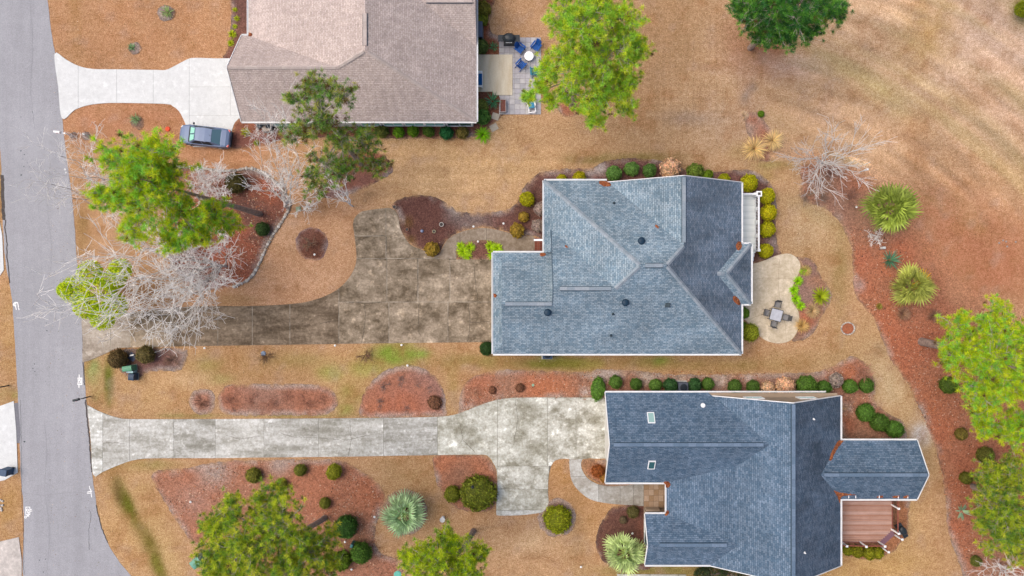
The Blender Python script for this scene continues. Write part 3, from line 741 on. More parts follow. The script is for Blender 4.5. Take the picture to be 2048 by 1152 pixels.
def bvh_of(mb):
    return BVHTree.FromPolygons(mb.v, mb.f)

def ray(bvh, px, py):
    d = Vector(((px - 1024) / FP, (576 - py) / FP, -1)).normalized()
    h = bvh.ray_cast(Vector((0, 0, HC)), d)
    return h[0], h[1]

def hip_caps(a, b, mats, parent, w=.34, step=.30, name='ridge_cap'):
    a, b = Vector(a), Vector(b); d = b - a; n = max(1, int(d.length / step)); d.normalize()
    side = d.cross(Vector((0, 0, 1))).normalized()
    me = {}
    for k in range(n):
        mi = random.randrange(3)
        if mi not in me:
            mb = MB(); L = d * step * 1.02; h = w / 2
            up = Vector((0, 0, 1))
            A, B, C = -side * h - up * .065, up * .028, side * h - up * .065
            for p, q in ((A, B), (B, C)):
                mb.face([p, p + L, q + L - up * .012, q - up * .0])
            mb.face([A, B, C]); mb.face([C + L, B + L - up * .012, A + L])
            o = mb.build(name, mats[mi], parent, loc=Vector((0, 0, 0))); me[mi] = o.data
        else:
            o = obj(name, me[mi], None, parent, Vector((0, 0, 0)))
        off = parent.location + parent.parent.location
        o.location = a + d * step * k + Vector((0, 0, .03)) - off

def ridge_vent(a, b, mat, parent, w=.30):
    a, b = Vector(a), Vector(b)
    up = Vector((0, 0, -.012))
    o = MB().beam(a + up, b + up, w, .05).build('ridge_vent', mat, parent)
    d = (b - a).normalized(); side = d.cross(Vector((0, 0, 1))).normalized()
    for s in (-1, 1):
        q = side * s * (w / 2 + .02) + Vector((0, 0, -.05))
        MB().beam(a + q, b + q, .045, .05).build('vent_slot', M_dkline, parent)
    n = max(1, int((b - a).length / .6))
    for k in range(n):      # cap shingles along the vent
        p = a + (b - a) * (k / n) + Vector((0, 0, .032)); q = a + (b - a) * ((k + .97) / n) + Vector((0, 0, .032))
        MB().beam(p, q, w * .94, .02).build('ridge_cap', random.choice(CURCAP), parent)

def gutter(a, b, parent, w=.13, mat=None):
    a, b = Vector(a), Vector(b)
    d = (b - a).normalized(); side = d.cross(Vector((0, 0, 1)))
    mb = MB(); up = Vector((0, 0, 1))
    o0 = side * .0
    # U-shaped trough: front lip, bottom, back
    mb.beam(a + side * (w / 2) - up * .10, b + side * (w / 2) - up * .10, w, .02)
    mb.beam(a + side * (w - .022) - up * .035, b + side * (w - .022) - up * .035, .045, .13)
    mb.beam(a + side * .012 - up * .05, b + side * .012 - up * .05, .02, .10)
    return mb.build('gutter', mat or M_trim, parent)

def rake(pts, parent, w=.10, out=(0, 0, 0), mat=None):
    mb = MB(); o = Vector(out)
    for p, q in zip(pts[:-1], pts[1:]):
        mb.beam(Vector(p) + o + Vector((0, 0, -.07)), Vector(q) + o + Vector((0, 0, -.07)), w * .5, .20)
    return mb.build('rake_board', mat or M_trim, parent)

def round_vent(bvh, px, py, parent, r=.30, mat=None):
    p, n = ray(bvh, px, py)
    if p is None: return
    mb = MB().lathe([(.30 * r, -.25), (.55 * r, .02), (.55 * r, .16), (1.0 * r, .16), (1.02 * r, .22), (.75 * r, .31), (.25 * r, .35)], p, 16)
    mb.build('roof_vent', mat or M('vent_dark', col=S(34, 62, 84), rough=.5), parent)

def pipe(bvh, px, py, parent, r=.05, h=.35, mat=None):
    p, n = ray(bvh, px, py)
    if p is None: return
    o = MB().lathe([(r * 2.4, -.10), (r * 2.2, .06), (r, .10), (r, h), (r * .7, h)], p, 10).build('vent_pipe', mat or M('pipe_dark', col=S(44, 62, 74), rough=.6), parent)

def window(c, w, h, axis, parent, sgn, pane=None, nx=2, ny=2):
    """axis 'x': wall runs along x, faces sgn*y ; 'y': wall runs along y, faces sgn*x"""
    c = Vector(c)
    u = Vector((1, 0, 0)) if axis == 'x' else Vector((0, 1, 0))
    nrm = Vector((0, sgn, 0)) if axis == 'x' else Vector((sgn, 0, 0))
    z = Vector((0, 0, 1))
    fr = MB()
    for s in (-1, 1):
        fr.beam(c + u * s * w / 2 - z * h / 2 + nrm * .03, c + u * s * w / 2 + z * h / 2 + nrm * .03, .09, .09, up=nrm)
        fr.beam(c + z * s * h / 2 - u * (w / 2 + .045) + nrm * .032, c + z * s * h / 2 + u * (w / 2 + .045) + nrm * .032, .09, .09, up=nrm)
    o = fr.build('window', M_trim, parent)
    for i in range(nx):
        for j in range(ny):
            cc = c + u * w * ((i + .5) / nx - .5) + z * h * ((j + .5) / ny - .5) + nrm * .02
            mb = MB(); mb.beam(cc - u * w / nx * .44, cc + u * w / nx * .44, .03, h / ny * .88, up=z)
            mb.build('pane', pane or M_glass, o)
    return o

def garage_door(c, w, h, sgn, parent):
    c = Vector(c); o = MB().box(c, (.06, w, h)).build('garage_door', M_door, parent)
    for j in range(4):
        for i in range(4):
            MB().box((c.x + sgn * .035, c.y + w * ((i + .5) / 4 - .5), c.z + h * ((j + .5) / 4 - .5)), (.03, w / 4 * .82, h / 4 * .74)).build('panel', M_door, o)
    return o

def straw_pile(pts, z_of, label, seed):
    """orange pine straw caught in a valley: a ragged low heap"""
    P = smooth_poly(pts, True, 2.5)
    P = [(x + random.uniform(-.8, .8), y + random.uniform(-.8, .8)) for x, y in P]
    a = np.array(P); x0, y0 = a.min(0); x1, y1 = a.max(0)
    gx, gy = np.meshgrid(np.arange(x0, x1, 1.6), np.arange(y0, y1, 1.6)); gx = gx.ravel() + rng.uniform(-.5, .5, gx.size); gy = gy.ravel() + rng.uniform(-.5, .5, gy.size)
    k = inside(gx, gy, P); gx, gy = gx[k], gy[k]
    n = len(P)
    res = geometry.delaunay_2d_cdt([Vector(p) for p in P] + [Vector((float(u), float(v))) for u, v in zip(gx, gy)], [], [list(range(n))], 1, 1e-4)
    VV = []; CC = []
    ed = edge_dist(np.array([v.x for v in res[0]]), np.array([v.y for v in res[0]]), P)
    base = None
    for i, v in enumerate(res[0]):
        p = z_of(v.x, v.y)
        if p is None: p = base if base is not None else Vector((*G(v.x, v.y, 3), 3.0))
        base = p
        hgt = .015 + .10 * min(1, ed[i] / 3) * random.uniform(.5, 1.2)
        VV.append((p.x, p.y, p.z + hgt))
        cc = random.choice([(176, 98, 58), (156, 88, 56), (190, 120, 78), (132, 80, 56)]); CC.append(lin3(cc))
    tris = np.array([[f[0], f[2], f[1]] for f in res[2] if len(f) == 3])
    o = obj('pine_straw_pile', npmesh('pine_straw_pile', np.array(VV), tris, np.array(CC)), M_strawpile)
    tag(o, label, 'pine straw', 'pine straw piles on the roofs')
    return o

def blob(cx, cy, rx, ry, rot=0, n=12):
    a = R(rot)
    return [(cx + rx * math.cos(t) * math.cos(a) - ry * math.sin(t) * math.sin(a), cy + rx * math.cos(t) * math.sin(a) + ry * math.sin(t) * math.cos(a)) for t in [2 * math.pi * k / n for k in range(n)]]

# ================= house in the middle (blue-grey hipped roof) =================
CURCAP = CAP1
h1 = empty('house', (9.0, 1.5, 0))
tag(h1, 'house with pale blue-grey hipped shingle roof beside the kidney-shaped patio', 'house')
p = .6; ze = 3.0
def zf(run): return ze + p * run
xW, yN, yS, xE = 2.768, 9.30, -5.70, 19.85
pkW, pkE, yR = (10.27, 1.80, 7.5), (12.35, 1.80, 7.5), 1.80
xr, zr = 13.99, 6.516
wy = -.04; wz = zf(wy - yS); wx = 8.43
w2y, w2z = -1.315, zf(-1.315 - yS)
planes1 = [
    # south slope, one plane for all three ridges
    [(-1.64, yS, ze), (xE, yS, ze), pkE, pkW, (wx, wy, wz), (3.38, wy, wz), (3.38, w2y, w2z), (-.87, w2y, w2z), (-.87, -4.93, zf(.77))],
    # west slope
    [(xW, yN, ze), pkW, (wx, wy, wz), (3.38, 5.0, zf(.612)), (3.38, 3.07, zf(.612)), (xW, 3.07, ze)],
    # north slope
    [(xW, yN, ze), (8.13, yN, ze), (xr, 3.44, zr), pkE, pkW],
    # gable wing towards the back
    [(8.31, 9.12, zf(.18)), (xr, 9.12, zr), (xr, 3.44, zr)],
    [(xE, 9.12, ze), (xr, 9.12, zr), (xr, 3.44, zr), pkE, (xE, yS, ze)],
    # garage ridge, north slope
    [(3.38, wy, wz), (wx, wy, wz), (3.38, 5.0, zf(.62))],
    # lower garage wing: north slope and skirt
    [(-.87, w2y, w2z), (3.9, w2y, w2z), (3.9, 3.07, ze), (-1.64, 3.07, ze), (-.87, 2.30, zf(.77))],
    [(-1.64, 3.07, ze), (-.87, 2.30, zf(.77)), (-.87, -4.93, zf(.77)), (-1.64, yS, ze)],
]
mb1 = roof_mesh(planes1)
bump1 = roof_mesh([
    [(20.68, 3.81, ze), (18.085, 1.215, 4.557), (17.2, 1.215, 4.557), (19.7, 3.81, ze)],
    [(20.68, -1.38, ze), (18.085, 1.215, 4.557), (17.2, 1.215, 4.557), (19.7, -1.38, ze)],
    [(20.68, 3.81, ze), (18.085, 1.215, 4.557), (20.68, -1.38, ze)]])
off = len(mb1.v); mb1.v += bump1.v; mb1.f += [tuple(i + off for i in f) for f in bump1.f]; mb1.uv += bump1.uv
roof1 = mb1.build('roof', SH1, h1)
def stain_shade_east(o, mat, lim):  # slopes facing away from the sun get the copy with shade and algae painted in
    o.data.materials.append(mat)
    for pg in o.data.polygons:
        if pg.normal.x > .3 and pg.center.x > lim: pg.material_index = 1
stain_shade_east(roof1, SH1B, 12.3)
bv1 = bvh_of(mb1)
foot1 = [(-1.2, -5.25), (19.4, -5.25), (19.4, -.93), (20.23, -.93), (20.23, 3.36), (19.4, 3.36), (19.4, 8.68), (3.22, 8.68), (3.22, 2.62), (-1.2, 2.62)]
wm = MB().prism(foot1, -.05, 2.84)
for (x, y0, y1, zt) in ((3.72, -4.6, 4.2, 6.0),):     # gable wall above the lower garage roof
    wm.face([(x, y0, 3.5), (x, wy, wz - .18), (x, y1, 3.6)])
wm.face([(-.55, -4.4, 3.3), (-.55, w2y, w2z - .15), (-.55, 1.8, 3.3)])
wm.face([(8.6, 8.685, 2.84), (19.4, 8.685, 2.84), (xr, 8.685, zr - .2)])
wm.build('wall', M_side1, h1)
for a, b in (((xW, 3.07, ze), (xW, yN, ze)), ((xW, yN, ze), (8.2, yN, ze)), ((xE, 9.12, ze), (xE, 3.81, ze)), ((xE, 3.81, ze), (20.68, 3.81, ze)), ((20.68, 3.81, ze), (20.68, -1.38, ze)),
             ((20.68, -1.38, ze), (xE, -1.38, ze)), ((xE, -1.38, ze), (xE, yS, ze)), ((xE, yS, ze), (-1.64, yS, ze)), ((-1.64, yS, ze), (-1.64, 3.07, ze)), ((-1.64, 3.07, ze), (xW, 3.07, ze))):
    gutter(b, a, h1) if True else None
rake([(8.2, 9.12, zf(.1)), (xr, 9.12, zr), (xE, 9.12, ze)], h1, out=(0, .04, 0))
rake([(3.38, 5.0, zf(.62)), (3.38, wy, wz), (3.38, -1.2, zf(4.5))], h1, out=(-.04, 0, 0), mat=M('shadow_line_rake', col=S(96, 118, 136), rough=.8))  # dark board colour stands in for the shadow line at this gable edge
hip_caps((xW, yN, ze), pkW, CAP1, roof1); hip_caps((wx, wy, wz), pkW, CAP1, roof1)
hip_caps((xE, yS, ze), pkE, CAP1, roof1); hip_caps((xr, 3.44, zr), pkE, CAP1, roof1)
hip_caps((20.68, 3.81, ze), (18.085, 1.215, 4.557), CAP1, roof1); hip_caps((20.68, -1.38, ze), (18.085, 1.215, 4.557), CAP1, roof1)
hip_caps((17.3, 1.215, 4.557), (18.085, 1.215, 4.557), CAP1, roof1)
ridge_vent((xr, 9.0, zr), (xr, 3.7, zr), CAP1[1], roof1); ridge_vent((pkW[0] + .4, yR, 7.5), (pkE[0] - .3, yR, 7.5), CAP1[0], roof1)
ridge_vent((3.9, wy, wz), (8.1, wy, wz), CAP1[1], roof1); ridge_vent((-.55, w2y, w2z), (3.3, w2y, w2z), CAP1[1], roof1)
for (x, y) in ((1282, 482), (1250, 605), (1095, 625)): round_vent(bv1, x, y, roof1)
for (x, y) in ((1228, 406), (1226, 628), (1222, 671)): pipe(bv1, x, y, roof1)
q, nq = ray(bv1, 1335, 610)
MB().box(q + Vector((0, 0, .08)), (.42, .36, .22), top=.8).build('box_vent', M('vent_grey', col=S(70, 84, 92), rough=.6), roof1)
window((19.42, 6.2, 1.6), 2.4, 1.9, 'y', h1, 1); window((19.42, -3.6, 1.6), 1.6, 1.5, 'y', h1, 1)
window((6.0, -5.27, 1.6), 1.4, 1.5, 'x', h1, -1); window((13.0, -5.27, 1.6), 1.4, 1.5, 'x', h1, -1)
window((5.5, 8.7, 1.6), 1.6, 1.5, 'x', h1, 1); window((14.0, 8.71, 1.6), 2.2, 1.7, 'x', h1, 1)
MB().box((20.25, 1.2, 1.15), (.06, 1.7, 2.1)).build('patio_door', M_glass, h1)
garage_door((-1.22, -1.4, 1.2), 4.9, 2.3, -1, h1)
MB().box((3.2, 3.55, 1.2), (.06, 1.0, 2.1)).build('front_door', M('door_red', col=S(110, 60, 48), rough=.5), h1)
# front stoop: brick platform beside the walk
stoop = MB().prism([G(1069, 476), G(1100, 476), G(1100, 504), G(1069, 504)], 0, .16).build('front_stoop', M('brick_mortar', col=S(150, 120, 104)), h1)
M_bricks = [M('brick_%d' % k, col=c, rough=.9, layers=[(12, .8, 1.2, 4)]) for k, c in enumerate([S(140, 78, 62), S(156, 92, 74), S(126, 70, 58)])]
b0, b1_ = G(1069, 504), G(1100, 476)
nbx, nby = 6, 6
for i in range(nbx):
    for j in range(nby):
        x = b0[0] + (b1_[0] - b0[0]) * (i + .5) / nbx; y = b0[1] + (b1_[1] - b0[1]) * (j + .5) / nby
        MB().box((x, y, .165), ((b1_[0] - b0[0]) / nbx * .90, (b1_[1] - b0[1]) / nby * .92, .03)).build('brick', M_bricks[(i * 7 + j * 3) % 3], stoop)
# white downspout arm and fascia return over the stoop
MB().beam((1.9, 4.17, 2.75), (2.75, 4.17, 2.85), .16, .10).build('porch_beam', M_trim, h1)
straw_pile(blob(1210, 367, 13, 6, 15), lambda x, y: ray(bv1, x, y)[0], 'rusty leaf heap in roof valley above the row of green shrubs', 1)
straw_pile(blob(1478, 492, 6, 9, 10), lambda x, y: ray(bv1, x, y)[0], 'rusty leaf heap in roof corner beside white back porch', 2)
straw_pile(blob(1473, 601, 5, 11, -35), lambda x, y: ray(bv1, x, y)[0], 'rusty leaf heap in roof corner above the patio table', 3)
straw_pile(blob(1086, 509, 6, 4, 0), lambda x, y: ray(bv1, x, y)[0], 'small brown leaf heap in gutter corner by brick stoop', 4)
straw_pile(blob(1133, 493, 4, 2, 40), lambda x, y: ray(bv1, x, y)[0], 'tiny brown leaf clump in valley right of brick stoop roof', 5)
straw_pile(blob(1314, 453, 5, 2.5, 40), lambda x, y: ray(bv1, x, y)[0], 'tiny brown leaf clump in valley near dark round vent', 6)
straw_pile(blob(989, 591, 5, 4, 30), lambda x, y: ray(bv1, x, y)[0], 'small brown leaf heap on garage roof edge by brown driveway', 7)

# ================= lower right house (slate blue roof, deck) =================
CURCAP = CAP2
h2 = empty('house', (20.0, -15.0, 0))
tag(h2, 'house with dark slate-blue gabled roof, skylights and red wood deck', 'house')
ze = 2.9
xr2, zr2, pm = 22.84, 6.67, .67
xE2, xW2 = 28.47, 17.21
gR = (-12.96, 5.63); gN, gS = -9.056, -16.86
fR = (-21.79, 4.226)
planes2 = [
    [(xE2, -9.37, ze), (xr2, -9.37, zr2), (xr2, -24.05, zr2), (xE2, -24.05, ze)],
    [(xW2, -9.37, ze), (xr2, -9.37, zr2), (xr2, -24.05, zr2), (xW2, -24.05, ze)],
    [(8.10, gN, ze), (21.6, gN, ze), (21.6, gR[0], gR[1]), (8.10, gR[0], gR[1])],
    [(8.10, gS, ze), (21.6, gS, ze), (21.6, gR[0], gR[1]), (8.10, gR[0], gR[1])],
    [(13.39, -14.6, ze), (19.08, -14.6, 4.152), (19.08, -21.7, 4.152), (13.39, -21.7, ze)],
    [(11.53, -19.58, ze), (19.4, -19.58, ze), (19.4, fR[0], fR[1]), (11.53, fR[0], fR[1])],
    [(11.53, -24.0, ze), (19.4, -24.0, ze), (19.4, fR[0], fR[1]), (11.53, fR[0], fR[1])],
    [(26.0, -13.2, ze), (35.1, -13.2, ze), (35.1, -15.75, 4.55), (25.9, -15.75, 4.55)],
    [(26.0, -18.29, ze), (35.1, -18.29, ze), (35.1, -15.75, 4.55), (25.9, -15.75, 4.55)],
]
# the garage and wing slopes stop where they pass under the main slope
planes2[2] = [(8.10, gN, ze), (17.0, gN, ze), (21.35, gR[0], gR[1]), (8.10, gR[0], gR[1])]
planes2[3] = [(8.10, gS, ze), (14.2, gS, ze), (18.6, -15.6, 3.80), (21.35, gR[0], gR[1]), (8.10, gR[0], gR[1])]
mb2 = roof_mesh(planes2)
roof2 = mb2.build('roof', SH2, h2)
stain_shade_east(roof2, SH2B, 22)
bv2 = bvh_of(mb2)
wm = MB().prism([(8.5, -9.5), (17.65, -9.5), (17.65, -9.505), (28.0, -9.505), (28.0, -13.65), (34.7, -13.65), (34.7, -17.85), (28.0, -17.85), (28.0, -23.6), (11.95, -23.6), (11.95, -20.0), (15.6, -20.0), (15.6, -16.45), (8.5, -16.45)], -.05, 2.74)
def gable(mb, pts):
    mb.face(pts)
gable(wm, [(8.51, -9.5, 2.74), (8.51, -16.45, 2.74), (8.51, gR[0], gR[1] - .22)])
gable(wm, [(11.96, -20.0, 2.74), (11.96, -23.6, 2.74), (11.96, fR[0], fR[1] - .2)])
gable(wm, [(17.4, -9.47, 2.70), (28.2, -9.47, 2.70), (xr2, -9.47, zr2 - .25)])
gable(wm, [(17.4, -23.59, 2.74), (28.2, -23.59, 2.74), (xr2, -23.59, zr2 - .25)])
gable(wm, [(34.69, -13.65, 2.74), (34.69, -17.85, 2.74), (34.69, -15.75, 4.35)])
wm.build('wall', M_side2, h2)
MB().box((22.6, -9.29, 2.86), (11.2, .36, .06)).build('pent_shelf', M_side2, h2)
for a, b in (((27.2, gN, ze), (8.10, gN, ze)), ((8.10, gS, ze), (13.39, gS, ze)), ((13.39, -16.9, ze), (13.39, -19.55, ze)), ((13.39, -19.58, ze), (11.53, -19.58, ze)), ((11.53, -24.0, ze), (17.2, -24.0, ze)),
             ((xE2, -24.05, ze), (xE2, -18.3, ze)), ((xE2, -13.2, ze), (xE2, -9.37, ze)), ((35.1, -13.2, ze), (28.6, -13.2, ze)), ((28.6, -18.29, ze), (35.1, -18.29, ze))):
    gutter(a, b, h2)
rake([(8.10, gN, ze), (8.10, gR[0], gR[1]), (8.10, gS, ze)], h2, out=(-.04, 0, 0))
rake([(11.53, -19.58, ze), (11.53, fR[0], fR[1]), (11.53, -24.0, ze)], h2, out=(-.04, 0, 0))
rake([(17.21, -9.37, ze), (xr2, -9.37, zr2), (xE2, -9.37, ze)], h2, out=(0, .04, 0))
rake([(17.21, -24.05, ze), (xr2, -24.05, zr2), (xE2, -24.05, ze)], h2, out=(0, -.04, 0))
rake([(35.1, -13.2, ze), (35.1, -15.75, 4.55), (35.1, -18.29, ze)], h2, out=(.04, 0, 0))
ridge_vent((xr2, -9.45, zr2), (xr2, -24.0, zr2), CAP2[1], roof2); ridge_vent((8.4, gR[0], gR[1]), (20.8, gR[0], gR[1]), CAP2[1], roof2)
ridge_vent((12.5, fR[0], fR[1]), (18.2, fR[0], fR[1]), CAP2[0], roof2); ridge_vent((26.3, -15.75, 4.55), (35.0, -15.75, 4.55), CAP2[0], roof2)
def skylight(px, py, col):
    c, n = ray(bv2, px, py)
    m = n.to_track_quat('Z', 'Y').to_matrix().to_4x4()
    hx = Vector((1, 0, 0)); up = n.cross(hx).normalized(); m = Matrix((hx, up, n)).transposed().to_4x4()
    o = MB()
    for s in (-1, 1):
        o.box(c + hx * s * .27 + n * .05, (.06, .98, .12), M4=m); o.box(c + up * s * .46 + n * .051, (.48, .06, .12), M4=m)
    k = o.build('skylight', M_trim, roof2)
    MB().box(c + n * .06, (.50, .84, .06), M4=m).build('pane', M(('skylight_pane_%d' % px), col=col, rough=.08, spec=.8), h2)
skylight(1302, 836, S(170, 206, 200)); skylight(1303, 929, S(50, 104, 112))
c, n = ray(bv2, 1405, 810)
MB().lathe([(.16, -.05), (.14, .12), (.20, .14), (.18, .26), (.05, .30)], c, 12).build('roof_vent', M_trim, roof2)
for (x, y) in ((1585 + 24, 1105), (1627, 838)): pipe(bv2, x, y, roof2, .04, .25, M_trim)
window((20.75, -9.46, 3.45), 1.5, .8, 'x', h2, 1, M_glass_t); window((25.6, -9.49, 1.6), 1.5, 1.5, 'x', h2, 1); window((13.0, -9.48, 1.6), 1.2, 1.3, 'x', h2, 1)
window((25.3, -9.46, 3.45), 1.5, .8, 'x', h2, 1, M_glass_t)
window((11.93, -21.8, 1.6), 2.0, 1.6, 'y', h2, -1); window((28.03, -21.0, 1.9), 1.8, 1.7, 'y', h2, 1)
for yy in (-14.5, -15.75, -17.0): window((34.72, yy, 1.7), .9, 1.6, 'y', h2, 1, None, 1, 2)
garage_door((8.47, -12.96, 1.2), 4.9, 2.3, -1, h2)
MB().box((15.58, -18.2, 1.2), (.06, 1.0, 2.1)).build('front_door', M('door_brown', col=S(96, 66, 50), rough=.5), h2)
# porch floor of tan pavers and the half wall beside it
pf = MB().prism([(11.95, -16.6), (15.6, -16.6), (15.6, -19.95), (11.95, -19.95)], 0, .26).build('porch_floor', M('paver_mortar', col=S(140, 118, 96)), h2)
M_tanp = [M('tan_paver_%d' % k, col=c, rough=.9, layers=[(9, .85, 1.12, 4)]) for k, c in enumerate([S(182, 154, 128), S(168, 138, 108), S(192, 166, 142)])]
for i in range(8):
    for j in range(6):
        MB().box((12.17 + i * .44, -16.9 - j * .535, .27), (.415, .51, .03)).build('paver', M_tanp[(i * 5 + j * 2) % 3], pf)
MB().box((12.6, -19.86, .70), (1.2, .14, .9)).build('porch_wall', M_side2, h2)
# leaf and straw drifts on this roof
f2 = lambda x, y: ray(bv2, x, y)[0]
straw_pile([(1678, 880), (1688, 881), (1680, 890), (1672, 902), (1666, 914), (1661, 922), (1658, 920), (1663, 905), (1671, 890)], f2, 'long orange straw drift in valley above gabled sunroom roof', 8)
straw_pile([(1667, 981), (1676, 984), (1700, 988), (1712, 990), (1690, 991), (1682, 996), (1680, 1006), (1677, 1000), (1673, 990)], f2, 'orange straw drift in corner between sunroom roof and deck', 9)
straw_pile(blob(1333, 969, 8, 7, 0), f2, 'orange straw pile in porch gutter corner next to the skylight wing', 10)
straw_pile(blob(1333, 1025, 5, 6, 20), f2, 'orange straw pile at porch gutter corner above the pale palm', 11)
for k, (x0, x1) in enumerate(((1752, 1766), (1784, 1798), (1806, 1816))):
    straw_pile([(x0, 993), (x1, 991), (x1 + 1, 995), (x0 + 2, 996)], f2, 'thin orange straw streak along sunroom gutter edge', 12 + k)
# snow-guard style brackets along the sunroom gutter
for x in (1697, 1711, 1758, 1796, 1815):
    c, n = ray(bv2, x, 993)
    if c is not None:
        MB().box(c + Vector((0, 0, .04)), (.05, .30, .06)).build('gutter_bracket', M_trim, roof2)

# ================= upper left house (taupe roof) =================
CURCAP = CAP3
h3 = empty('house', (-12.0, 19.0, 0))
tag(h3, 'house with pale taupe shingle roof beside the paver patio', 'house')
ze = 3.0
pk = (-11.88, 19.23, 6.9); gj = (-14.4, 18.12, 6.0)
planes3 = [
    [(-23.4, 14.4, ze), (-3.07, 14.4, ze), pk, gj, (-23.4, 18.12, 6.0)],
    [(-23.4, 18.12, 6.0), gj, (-22.8, 21.84, ze), (-23.4, 21.84, ze)],
    [(-22.8, 21.84, ze), gj, pk, (-11.88, 34, 6.9), (-22.8, 34, ze)],
    [(-3.07, 14.4, ze), pk, (-11.88, 34, 6.9), (-3.07, 34, ze)],
    [(-3.07, 20.9, ze), (-3.07, 24.0, 5.0), (-7.55, 24.0, 5.0)],
    [(-3.07, 27.1, ze), (-3.07, 24.0, 5.0), (-7.55, 24.0, 5.0)],
]
planes3[1] = [(-23.4, 18.12, 6.0), gj, (-22.75, 21.84, ze), (-23.4, 21.84, ze)]
planes3[2] = [(-22.8, 21.84, ze), (-14.4, 18.12, 6.0), pk, (-11.88, 34, 6.9), (-22.8, 34, ze)]
mb3 = roof_mesh(planes3)
roof3 = mb3.build('roof', SH3, h3); bv3 = bvh_of(mb3)
wm = MB().prism([(-23.0, 14.66), (-3.5, 14.66), (-3.5, 33.5), (-22.4, 33.5), (-22.4, 21.4), (-23.0, 21.4)], -.05, 2.84)
gable(wm, [(-22.99, 14.66, 2.84), (-22.99, 21.4, 2.84), (-22.99, 18.12, 5.7)])
gable(wm, [(-3.51, 21.3, 2.84), (-3.51, 26.7, 2.84), (-3.51, 24.0, 4.75)])
wm.build('wall', M_side3, h3)
for a, b in (((-23.4, 14.4, ze), (-3.07, 14.4, ze)), ((-3.07, 14.4, ze), (-3.07, 34, ze)), ((-22.8, 34, ze), (-22.8, 21.9, ze)), ((-22.8, 21.84, ze), (-23.4, 21.84, ze))):
    gutter(a, b, h3)
rake([(-23.4, 21.84, ze), (-23.4, 18.12, 6.0), (-23.4, 14.4, ze)], h3, out=(-.04, 0, 0))
ridge_vent((-11.88, 19.6, 6.9), (-11.88, 22.2, 6.9), CAP3[0], roof3)
hip_caps((-3.07, 14.4, ze), pk, CAP3, roof3, .34, .34); hip_caps(gj, pk, CAP3, roof3, .34, .34)
hip_caps((-23.3, 18.12, 6.0), gj, CAP3, roof3, .30, .34); ridge_vent((-7.2, 24.0, 5.0), (-3.3, 24.0, 5.0), CAP3[1], roof3)
for x in (-20.6, -18.7, -12.6, -10.6, -8.7, -6.9): window((x, 14.64, 1.6), 1.7, 2.0, 'x', h3, -1, M_glass_t)
window((-4.7, 14.64, 1.5), 2.2, 2.0, 'x', h3, -1)
garage_door((-23.03, 18.1, 1.2), 4.9, 2.3, -1, h3)
window((-3.48, 30.2, 1.6), 1.6, 1.5, 'y', h3, 1); MB().box((-3.47, 18.6, 1.15), (.06, 1.8, 2.1)).build('patio_door', M_glass, h3)
straw_pile(blob(500, 69, 5, 4, 30), lambda x, y: ray(bv3, x, y)[0], 'small rusty leaf heap in gutter corner of taupe roof', 20)
# ------------------------------------------------------------------ vegetation
M_needle = M('pine_needles', attr=True, rough=.7, spec=.2)
M_leaf = M('leaves', attr=True, oc=True, rough=.65, spec=.25)
def translucent(m, k):
    N, L = m.node_tree.nodes, m.node_tree.links
    b = N['Principled BSDF']; out = [n for n in N if n.type == 'OUTPUT_MATERIAL'][0]
    t = N.new('ShaderNodeBsdfTranslucent'); mx = N.new('ShaderNodeMixShader'); mx.inputs[0].default_value = k
    L.new(b.inputs['Base Color'].links[0].from_socket, t.inputs[0]); L.new(b.outputs[0], mx.inputs[1]); L.new(t.outputs[0], mx.inputs[2]); L.new(mx.outputs[0], out.inputs[0])
translucent(M_needle, .5); translucent(M_leaf, .4)
def linf(c, k=1.75, cap=.72):
    v = lin3(c) * k
    return v * min(1.0, cap / v.max())
M_bark = M('pine_bark', col=S(172, 154, 144), rough=1.0, layers=[(5, .6, 1.3, 5)], bump=(14, .8, .05))
M_limb = M('grey_limbs', col=S(196, 186, 176), rough=1.0, layers=[(5, .8, 1.2, 4)])
M_palebark = M('pale_bark', col=S(226, 216, 208), rough=.95, layers=[(4, .8, 1.15, 4)])
M_greybark = M('grey_twigs', col=(.84, .82, .80), rough=.95, layers=[(1.5, .82, 1.12, 4)])
M_twig = M('twigs', oc=True, rough=1.0, layers=[(6, .75, 1.25, 4)])
M_frond = M('palm_frond', attr=True, oc=True, rough=.55, spec=.3)
translucent(M_frond, .3)
M_trunkp = M('palm_trunk', col=S(140, 118, 98), rough=1.0, layers=[(7, .6, 1.3, 4)])

def rand_dirs(n, up=0.0):
    v = rng.normal(size=(n, 3)); v[:, 2] += up
    return v / np.linalg.norm(v, axis=1, keepdims=True)

def tubes(segs, sides=5):
    """segs: list of (p0,p1,r0,r1) -> V,T(quads)"""
    A = np.array([s[0] for s in segs], float); B = np.array([s[1] for s in segs], float)
    r0 = np.array([s[2] for s in segs]); r1 = np.array([s[3] for s in segs])
    D = B - A; D /= np.maximum(np.linalg.norm(D, axis=1, keepdims=True), 1e-9)
    U = np.where(np.abs(D[:, 2:3]) < .9, np.array([[0, 0, 1.]]), np.array([[1., 0, 0]]))
    E = np.cross(D, U); E /= np.linalg.norm(E, axis=1, keepdims=True); F = np.cross(D, E)
    n = len(segs); V = np.empty((n, 2 * sides, 3))
    for k in range(sides):
        t = 2 * math.pi * k / sides; o = E * math.cos(t) + F * math.sin(t)
        V[:, k] = A + o * r0[:, None]; V[:, sides + k] = B + o * r1[:, None]
    q = np.array([[k, (k + 1) % sides, sides + (k + 1) % sides, sides + k] for k in range(sides)])
    T = (q[None] + (np.arange(n) * 2 * sides)[:, None, None]).reshape(-1, 4)
    return V.reshape(-1, 3), T

